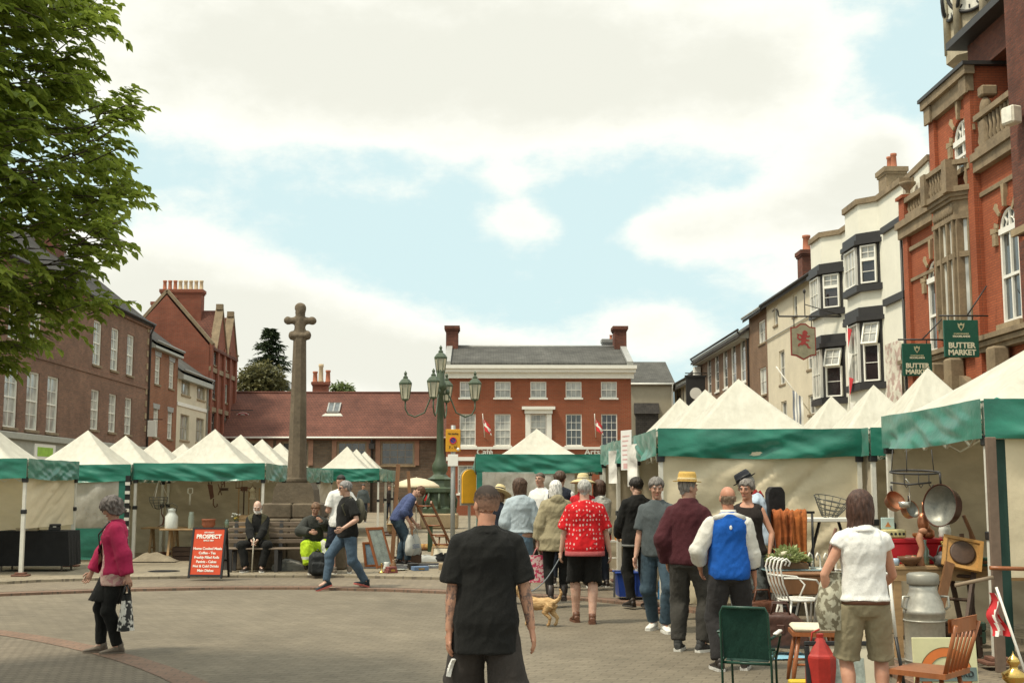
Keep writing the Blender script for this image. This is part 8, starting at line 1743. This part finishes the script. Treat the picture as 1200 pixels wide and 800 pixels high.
t=thing('work_table','heavy pale wooden table loaded with copper and kitchenware in the near stall','table',((TX0+TX1)/2,TY+.3,KERB));hw=(TX1-TX0)/2;k=MB();k.box(-hw,hw,-.3,.3,zt-KERB-.035,zt-KERB,0,.006);k.build('table_top',WOODL,t);k=MB();k.box(-hw+.02,hw-.02,-.285,-.255,zt-KERB-.14,zt-KERB-.037);k.build('apron',WOODL,t)
for x in(-hw+.1,hw-.1):
 for y in(-.24,.24):k=MB();k.beam((x,y,0),(x,y,zt-KERB-.036),.07,.07);k.build('leg',WOODL,t)
k=MB();k.beam((0,0,0),(.29,.12,.90),.085,.035,0,(0,1,0));one('leaning_plank',k,WOOD,'brown plank leaning diagonally against the loaded table','plank',onZ(1087,775,.09))
ladder('dark wooden stepladder standing folded under the loaded table',(onZ(1108,775,.09).x,onZ(1108,775,.09).y,KERB),(onZ(1108,775,.09).x+.28,onZ(1108,775,.09).y+.3,KERB+.85),.3,4,WOODD)
def TP(px,py=None):q=onY(px,640,TY+.12);return V((q.x,TY+.12,zt))
k=MB();a,b=TP(1050),TP(1112);w_=b.x-a.x;k.box(-w_/2,w_/2,-.1,.1,0,.20,0,.01);k.box(-w_/2-.005,w_/2+.005,-.105,.105,.201,.25,0,.01);one('red_box',k,mat('bright red lacquer',(.42,.012,.02),.4,.12),'long bright red box on the loaded table','box',(a+b)/2+V((0,.25,0)))
k=MB();k.box(-.11,.11,-.07,.07,0,.085,0,.015)
for i in range(5):k.tube([(-.08+.04*i,-.071,.042),(-.08+.04*i,-.076,.042)],.013,10,1)
one('dotted_box',k,[mat('yellow cream enamel',(.52,.46,.22),.4),M_BLK],'cream box with a row of dark dots on top of the red box','box',TP(1056)+V((0,.22,.252)))
k=MB();k.box(-.065,.065,-.01,.01,0,.11,0,.004);k.prism([(-.03,.02),(.03,.02),(0,.07)],-.013,-.0105,1);one('picture_card',k,[mat('pale blue card',(.45,.58,.55),.7),mat('orange print',(.5,.2,.06),.7)],'small pale card with an orange shape standing on the dotted box','card',TP(1051)+V((0,.25,.34)))
k=MB();k.tube([(-.01,0,0),(0,0,.10),(.02,0,.17),(-.005,0,.26),(.01,0,.33)],[.05,.03,.028,.035,.02],9);k.tube([(0,0,.03),(-.08,-.02,.07),(-.12,-.02,.02),(-.10,-.02,-.0)],[.03,.03,.025,.02],8);k.ell((.03,-.01,.33),(.045,.025,.03));one('wooden_figure',k,mat('pinkish carved wood',(.38,.18,.10),.55,.25,9),'carved wooden animal figure in front of the red box','figure',TP(1076)+V((0,-.05,0)))
lat('iron_kettle','squat dark iron kettle on the loaded table','kettle',[(.07,0),(.085,.03),(.08,.09),(.045,.11),(.05,.125),(.02,.14),(0,.14)],mat('grey iron',(.06,.055,.05),.45,.2,9),TP(1100)+V((0,-.1,0)),extra=lambda k:(k.tube([(-.07,0,.05),(-.13,0,.09),(-.14,0,.1)],[.02,.014,.01],7),k.tube([(-.06,0,.1),(-.03,0,.19),(.03,0,.19),(.06,0,.1)],.007,6)))
lat('cream_jar','cream ribbed jar on the red box beside the copper pan','jar',[(.05,0),(.06,.02),(.055,.05),(.06,.07),(.055,.10),(.045,.12),(.055,.14),(0,.145)],CHURNW,TP(1117)+V((0,.2,.252)))
def tilted_frame():
 q=onY(1127,662,TY-.15);t=thing('dough_frame','square wooden frame with a dark oval opening tilted on the table corner','frame',(q.x,TY-.12,zt-.02),R(-8));Mx=Matrix.Rotation(R(-24),4,'X')@Matrix.Rotation(R(12),4,'Y');k=MB();k.M=Mx;k.box(-.17,.17,-.02,.02,0,.31,0,.01);k.build('frame',mat('golden wood',(.42,.22,.06),.45,.3,6),t);k=MB();k.M=Mx@Matrix.Translation((0,-.021,.155))@Matrix.Rotation(PI/2,4,'X');k.lathe([(.115,0),(.12,.012),(.10,.02),(.0,.002)],24,0);k.build('oval_panel',WOODD,t)
 k=MB();k.M=Mx
 for x in(-.165,.165):k.box(x-.018,x+.018,-.035,-.0205,0,.31)
 k.box(-.146,.146,-.035,-.0205,0,.03);k.box(-.146,.146,-.035,-.0205,.28,.31);k.build('moulding',mat('golden wood',(.42,.22,.06)),t)
tilted_frame()
k=MB();k.tube([(0,0,0),(.05,0,.14),(.02,0,.26),(-.05,0,.42)],[(.05,.02),(.065,.02),(.03,.015),(.028,.014)],10);one('wooden_paddle',k,WOOD,'brown wooden paddle standing behind the tilted frame','paddle',(onY(1139,640,TY).x,TY+.06,zt+.06),R(10))
k=MB();k.box(-.1,.1,-.07,.07,0,.07,0,.01);one('dark_tin',k,BOXK,'dark tin behind the wooden paddle at the right of the table','tin',TP(1146)+V((0,.2,.05)))
q=onY(1072,553,TY+.1);t=thing('pot_rack','black iron hoop rack hanging over the loaded table','pot rack',q);k=MB();k.tube([(.24*math.cos(i*PI/12),.13*math.sin(i*PI/12),.02*math.sin(i*PI/12))for i in range(24)],.010,6,closed=True);k.tube([(-.24,0,-.1+.0),(-.1,-.12,-.12),(.12,-.1,-.10)],.009,6)
for a in(.5,2.6,4.2):k.rod((.24*math.cos(a),.13*math.sin(a),0),(.22*math.cos(a),.12*math.sin(a),.22),.005)
k.build('hoop',GUT,t)
for x in(-.14,0,.1):k=MB();k.tube([(x,-.1,0),(x,-.1,-.12),(x+.02,-.1,-.15),(x+.04,-.1,-.12)],.005,5);k.build('hook',GUT,t)
def pan(label,px,py,r_,m,mi,rz,rx,depth,Y=TY+.0):
 q=onY(px,py,Y);t=thing('copper_pan',label,'pan',q,0,'hanging copper pans');k=MB();Mx=Matrix.Rotation(rz,4,'Z')@Matrix.Rotation(rx,4,'X');k.M=Mx;k.lathe([(r_*.85,-depth),(r_,0),(r_*1.04,.004),(r_*.97,-.004),(r_*.8,-depth+.01),(0,-depth+.01)],26,0,mfn=lambda i:1 if i>=3 else 0);k.build('pan_body',[m,mi],t);k=MB();k.M=Mx;k.tube([(0,r_*.98,-.01),(0,r_*1.25,.0),(0,r_*1.55,.01)],[.012,.010,.014],7);k.build('handle',GUT,t);return t
DKC=mat('dark tarnished copper',(.09,.035,.022),.4,.3,6,metal=.5);TIN=mat('grey tinned lining',(.20,.20,.17),.4,.35,7,metal=.4)
pan('large dark copper pan hanging open side outwards over the loaded table',1101,592,.20,DKC,TIN,R(-62),R(84),.12);pan('small copper saucepan hanging left of the large pan',1069,596,.085,COPPER,TIN,R(30),R(70),.08,TY+.1);pan('small orange copper pan hanging highest by the brown-haired woman',1050,586,.10,COPPER,COPPER,R(20),R(60),.07,TY+.2)
k=MB();k.lathe([(.0,-.05),(.05,-.03),(.06,.02)],14);k.tube([(.055,0,.02),(.05,0,.2),(.02,0,.24)],.006,6);one('hanging_ladle',k,STEEL,'grey ladle hanging between the two small copper pans','ladle',onY(1060,590,TY+.05))
k=MB();k.ell((0,0,0),(.06,.045,.10),12,8);k.rod((0,0,.08),(0,0,.2),.008);one('copper_jug',k,COPPER,'copper jug standing low behind the wooden figure','jug',onY(1082,612,TY+.25))
def roundel():
 Y=9.35;a,b=onY(1071,747,Y),onY(1146,747,Y);w_=b.x-a.x;t=thing('roundel_sign','pale square enamel sign with an orange ring and a grey bar of lettering','sign',((a.x+b.x)/2,Y,0));zt_=a.z;h=zt_-.04;Mx=Matrix.Translation((0,0,.04))@Matrix.Rotation(R(-5),4,'X');k=MB();k.M=Mx;k.box(-w_/2,w_/2,0,.02,0,h,0,.004);bd=k.build('panel',mat('pale yellow enamel',(.58,.56,.33),.4,.08,4),t);zc=h-.27;k=MB();k.M=Mx;ORG=mat('orange enamel',(.58,.16,.035),.4,.12,5)
 for ro,ri,y,m in((.195,.13,-.003,0),):
  n=40
  for i in range(n):q0,q1=2*PI*i/n,2*PI*(i+1)/n;k.poly([(ri*math.cos(q0),y,zc+ri*math.sin(q0)),(ro*math.cos(q0),y,zc+ro*math.sin(q0)),(ro*math.cos(q1),y,zc+ro*math.sin(q1)),(ri*math.cos(q1),y,zc+ri*math.sin(q1))])
 k.build('ring',ORG,bd);k=MB();k.M=Mx
 for rr in(.197,.128):k.tube([(rr*math.cos(i*PI/20),-.002,zc+rr*math.sin(i*PI/20))for i in range(40)],.003,4,closed=True)
 k.build('ring_outline',mat('dark olive line',(.10,.09,.03),.5),bd);k=MB();k.M=Mx;k.box(-w_/2+.012,w_/2-.012,-.008,-.0005,zc-.05,zc+.05);bar=k.build('bar',mat('grey teal enamel',(.13,.18,.17),.4,.12,5),bd)
 o=lettering('BRINITS YARD',.062,mat('black lettering',(.015,.02,.02),.5),bar,Mx@V((0,-.0095,zc)),bold=.001,space=1.05);o.rotation_euler=(PI/2-R(5),0,0)
 k=MB();k.box(-w_/2,w_/2,.1,.2,0,.04);k.build('foot',WOODD,t)
roundel()
q=onY(1169,700,10.85);k=MB();k.box(-.045,.045,-.02,.02,0,2.05,0,.006);one('upright_board',k,mat('grey brown board',(.15,.105,.075),.8,.25,4,.2),'grey-brown upright board standing at the corner post of the near stall','board',(q.x,10.85,KERB))
k=MB();k.rod((0,0,0),(.32,.02,-.01),.018,8);one('wooden_rod',k,WOODR,'short wooden rod sticking out sideways from the corner post','rod',onY(1160,665,10.8));k=MB();k.rod((-.22,0,-.04),(.12,.0,.03),.017,8);one('rough_stick',k,mat('grey stick',(.24,.18,.12),.85),'rough grey stick tied across the corner post below the frame','stick',onY(1148,680,10.8))
t0=thing('stall_front_panel','dark green and cream canvas closing the front of the near stall','stall panel',(NRX+1.45,11.32,KERB));k=MB();sheet(k,(-1.36,.0),(-1.25,.0),2.05,.04,0,.03,3,6,14);k.build('green_border',mat('very dark green canvas',(.008,.035,.025),.7),t0);k=MB();sheet(k,(-1.25,.0),(1.4,.0),2.05,.78,0,.08,7,24,14,drag=1.2);k.build('cream_panel',M_CREAM,t0)
clothed_table('table under a black cloth in front of the canvas at the right frame edge',6.3,10.95,2.2,.5,.72,BCL,0,KERB,None)
q=onY(1164,735,10.6);t=thing('furled_flag','red and white striped flag half furled on a white pole by the corner post','flag',q);k=MB();k.rod((.0,-.1,.35),(.26,-.18,-.62),.012,7);k.build('flagpole',WHITEM,t);k=MB();k.grid(lambda u,v:V((-.05+.13*u*(.4+.6*v)+.02*math.sin(9*v),-.08+.05*math.sin(8*u+3*v),.30-.36*v)),12,16,0,mfn=lambda u,v:1 if int((u*6+v*3))%3==0 else 0);k.build('flag_cloth',[M_RED,PAINT_W],t)
q=onY(1187,762,8.4);k=MB();h=q.z;k.lathe([(.16,0),(.16,.03),(.06,.06),(.03,.12),(.03,h-.36),(.09,h-.33),(.10,h-.29),(.05,h-.26),(.045,h-.22),(.075,h-.19),(.08,h-.15),(.03,h-.12),(.026,h-.10),(.045,h-.075),(.03,h-.045),(.01,h-.03),(.0,h)],20);one('brass_finial',k,BRASS,'polished brass turned finial stand at the bottom right corner','finial',(q.x,8.4,0))
k=MB();k.tube([(.21*math.cos(i*PI/12),.21*math.sin(i*PI/12),.0)for i in range(24)],.018,6,closed=True);k.rod((-.2,0,0),(.2,0,0),.008);k.rod((0,-.2,0),(0,.2,0),.008);q=gp(441,662);one('iron_hoop',k,RUSTT,'rusty iron hoop leaning against the red-brown frame','hoop',q+V((.02,.05,.2)),0,None,(R(75),0,R(20)))
t=thing('wooden_stool','small three-legged wooden stool behind the rolled rug','stool',gp(512,648)+V((.1,.3,0)));k=MB();k.lathe([(0,.38),(.16,.38),(.17,.40),(.16,.42),(0,.42)],16);k.build('seat',WOOD,t)
for i in range(3):a=i*2.1;k=MB();k.rod((.1*math.cos(a),.1*math.sin(a),.38),(.17*math.cos(a),.17*math.sin(a),0),.018,7);k.build('leg',WOOD,t)
for lab,px_,py_,w_,d,h,m,nm in(('stack of old books on the ground sheet by the pitcher',458,671,.22,.16,.12,mat('faded book cloth',(.22,.07,.06),.8,.4,12),'book_stack'),('flat blue box on the ground sheet below the carrier bag',492,668,.3,.2,.08,mat('faded blue card',(.12,.18,.28),.8),'flat_box'),('small pale suitcase lying at the right end of the ground sheet',525,667,.36,.24,.12,mat('tan suitcase',(.36,.26,.15),.7),'suitcase')):
 q=gp(px_,py_);k=MB();n=3 if nm=='book_stack' else 1
 for i in range(n):k.box(-w_/2+.01*i,w_/2-.012*i,-d/2,d/2-.01*i,h*i/n+.001,h*(i+1)/n,0,.006)
 k.box(-w_*.2,w_*.2,-d/2-.006,-d/2-.0005,h*.3,h*.6,1);one(nm,k,[m,BRASS],lab,nm.replace('_',' '),q,.2*(px_%5))
q=onZ(192,669,KERB);k=MB();k.lathe([(.0,.003),(.27,.003),(.27,.008),(.30,.008),(.30,.003)],24);[k.box(-.2,.2,y-.01,y+.01,.0035,.012)for y in(-.14,-.07,0,.07,.14)];one('drain_cover',k,GUT,'round dark iron drain cover in the paving left of the A-board','drain cover',q)
lat('brass_candlestick','tall brass candlestick on the loaded table behind the kettle','candlestick',[(.05,0),(.045,.02),(.015,.04),(.02,.1),(.012,.18),(.03,.22),(.0,.23)],BRASS,TP(1110)+V((0,.12,0)))
lat('pottery_bowl','brown pottery bowl at the left end of the loaded table','bowl',[(.04,0),(.10,.05),(.115,.09),(.10,.09),(.05,.02)],mat('brown glaze',(.14,.07,.035),.3),TP(1062)+V((0,-.08,0)))
lat('glass_bottle','clear greenish bottle beside the brown pottery bowl','bottle',[(.035,0),(.04,.02),(.04,.14),(.015,.19),(.018,.24),(0,.24)],mat_glass('green glass',(.16,.22,.16)),TP(1088)+V((0,.1,0)))
k=MB();k.box(-.15,.15,-.1,.1,0,.02,0,.005);k.box(-.14,.14,-.09,.09,.021,.05,1,.006);k.box(-.13,.14,-.085,.09,.051,.075,0,.006);one('book_stack',k,[mat('green book cloth',(.05,.11,.08),.8),mat('brown book cloth',(.2,.1,.05),.8)],'pile of three books on the shelf end of the loaded table','book pile',TP(1140)+V((.05,-.05,0)))
q=onZ(1040,790,.09);lump('canvas_sack','pale canvas sack slumped behind the khaki shorts under the table','sack',q+V((0,.6,0)),(.24,.2,.30),C('pale sacking',(.40,.33,.22)),12,0,.2)
crate('dark slatted crate under the loaded table beside the milk churn',onY(1120,740,11.9).x,11.95,KERB,.42,.3,.30,.1,WOODD)
t=thing('plant_stand','tall bent metal stand, white above and black below, at the right of the khaki shorts','stand',onZ(1052,812,.03));k=MB();k.rod((0,0,.45),(-.02,.05,.95),.014,7);k.tube([(-.02,.05,.95),(-.1,.08,.97),(-.22,.1,.93)],.013,7);k.build('upper_frame',WHITEM,t);k=MB();k.tube([(0,0,.45),(.03,-.02,.2),(.05,-.04,0)],.015,7);k.tube([(-.02,.02,.42),(-.14,.05,.38),(-.24,.06,.2),(-.26,.05,0)],.014,7);k.build('lower_frame',M_BLK,t)
for lab,px_,dy,dz,r0,h,m,nm in(('small blue and white cup at the left edge of the loaded table',1047,-.05,0,.04,.07,mat('pale blue china',(.35,.45,.55),.3),'cup'),('squat green tin behind the wooden figure',1072,.12,0,.05,.09,mat('green tin',(.05,.14,.07),.4),'tin'),('white mug beside the iron kettle',1113,-.14,0,.038,.085,CHURNW,'mug'),('tall brown bottle at the back of the loaded table',1133,.22,0,.04,.25,mat_glass('brown glass',(.09,.04,.015)),'bottle'),('copper kettle on the red box left of the cream jar',1097,.2,.252,.06,.12,COPPER,'kettle'),('small orange bowl on the red box',1084,.18,.252,.055,.05,mat('orange glaze',(.45,.16,.04),.35),'bowl')):
 pr=[(r0*.7,0),(r0,h*.15),(r0,h*.6),(r0*.45,h*.8),(r0*.4,h),(0,h)]if h>.1 else[(r0*.6,0),(r0,h*.5),(r0,h),(r0*.88,h),(r0*.7,h*.2)]
 lat(nm,lab,nm,pr,m,TP(px_)+V((0,dy,dz)))
for lab,px_,py_,w_,h,c,rz in(('brown cardboard box under the loaded table',1066,742,.36,.26,(.30,.21,.12),.15),('dark green metal trunk under the table behind the leaning plank',1122,752,.5,.22,(.03,.06,.04),-.05)):
 q=onZ(px_,py_,KERB);case(lab,q.x,q.y,KERB,w_,.3,h,rz,mat(lab[:18],c,.8,.25,6))
q=onZ(1141,770,KERB);k=MB();k.beam((0,0,0),(.12,.25,1.0),.04,.03);k.beam((.06,0,0),(.05,.3,1.15),.035,.03);k.beam((-.05,0,0),(-.12,.22,.85),.05,.02);one('timber_offcuts',k,WOODD,'dark lengths of timber leaning at the corner post behind the chair','timber',q)
q=gp(465,655);k=MB();k.tube([(0,0,.02),(.0,.12,.5),(-.02,.2,.85)],[.02,.018,.02],7);k.prism([(-.14,.0),(.12,.0),(.10,.05),(-.12,.05)],-.02,.02);one('walking_cane',k,WOODD,'dark wooden handled cane leaning among the goods by the easel','cane',q+V((0,.25,0)))
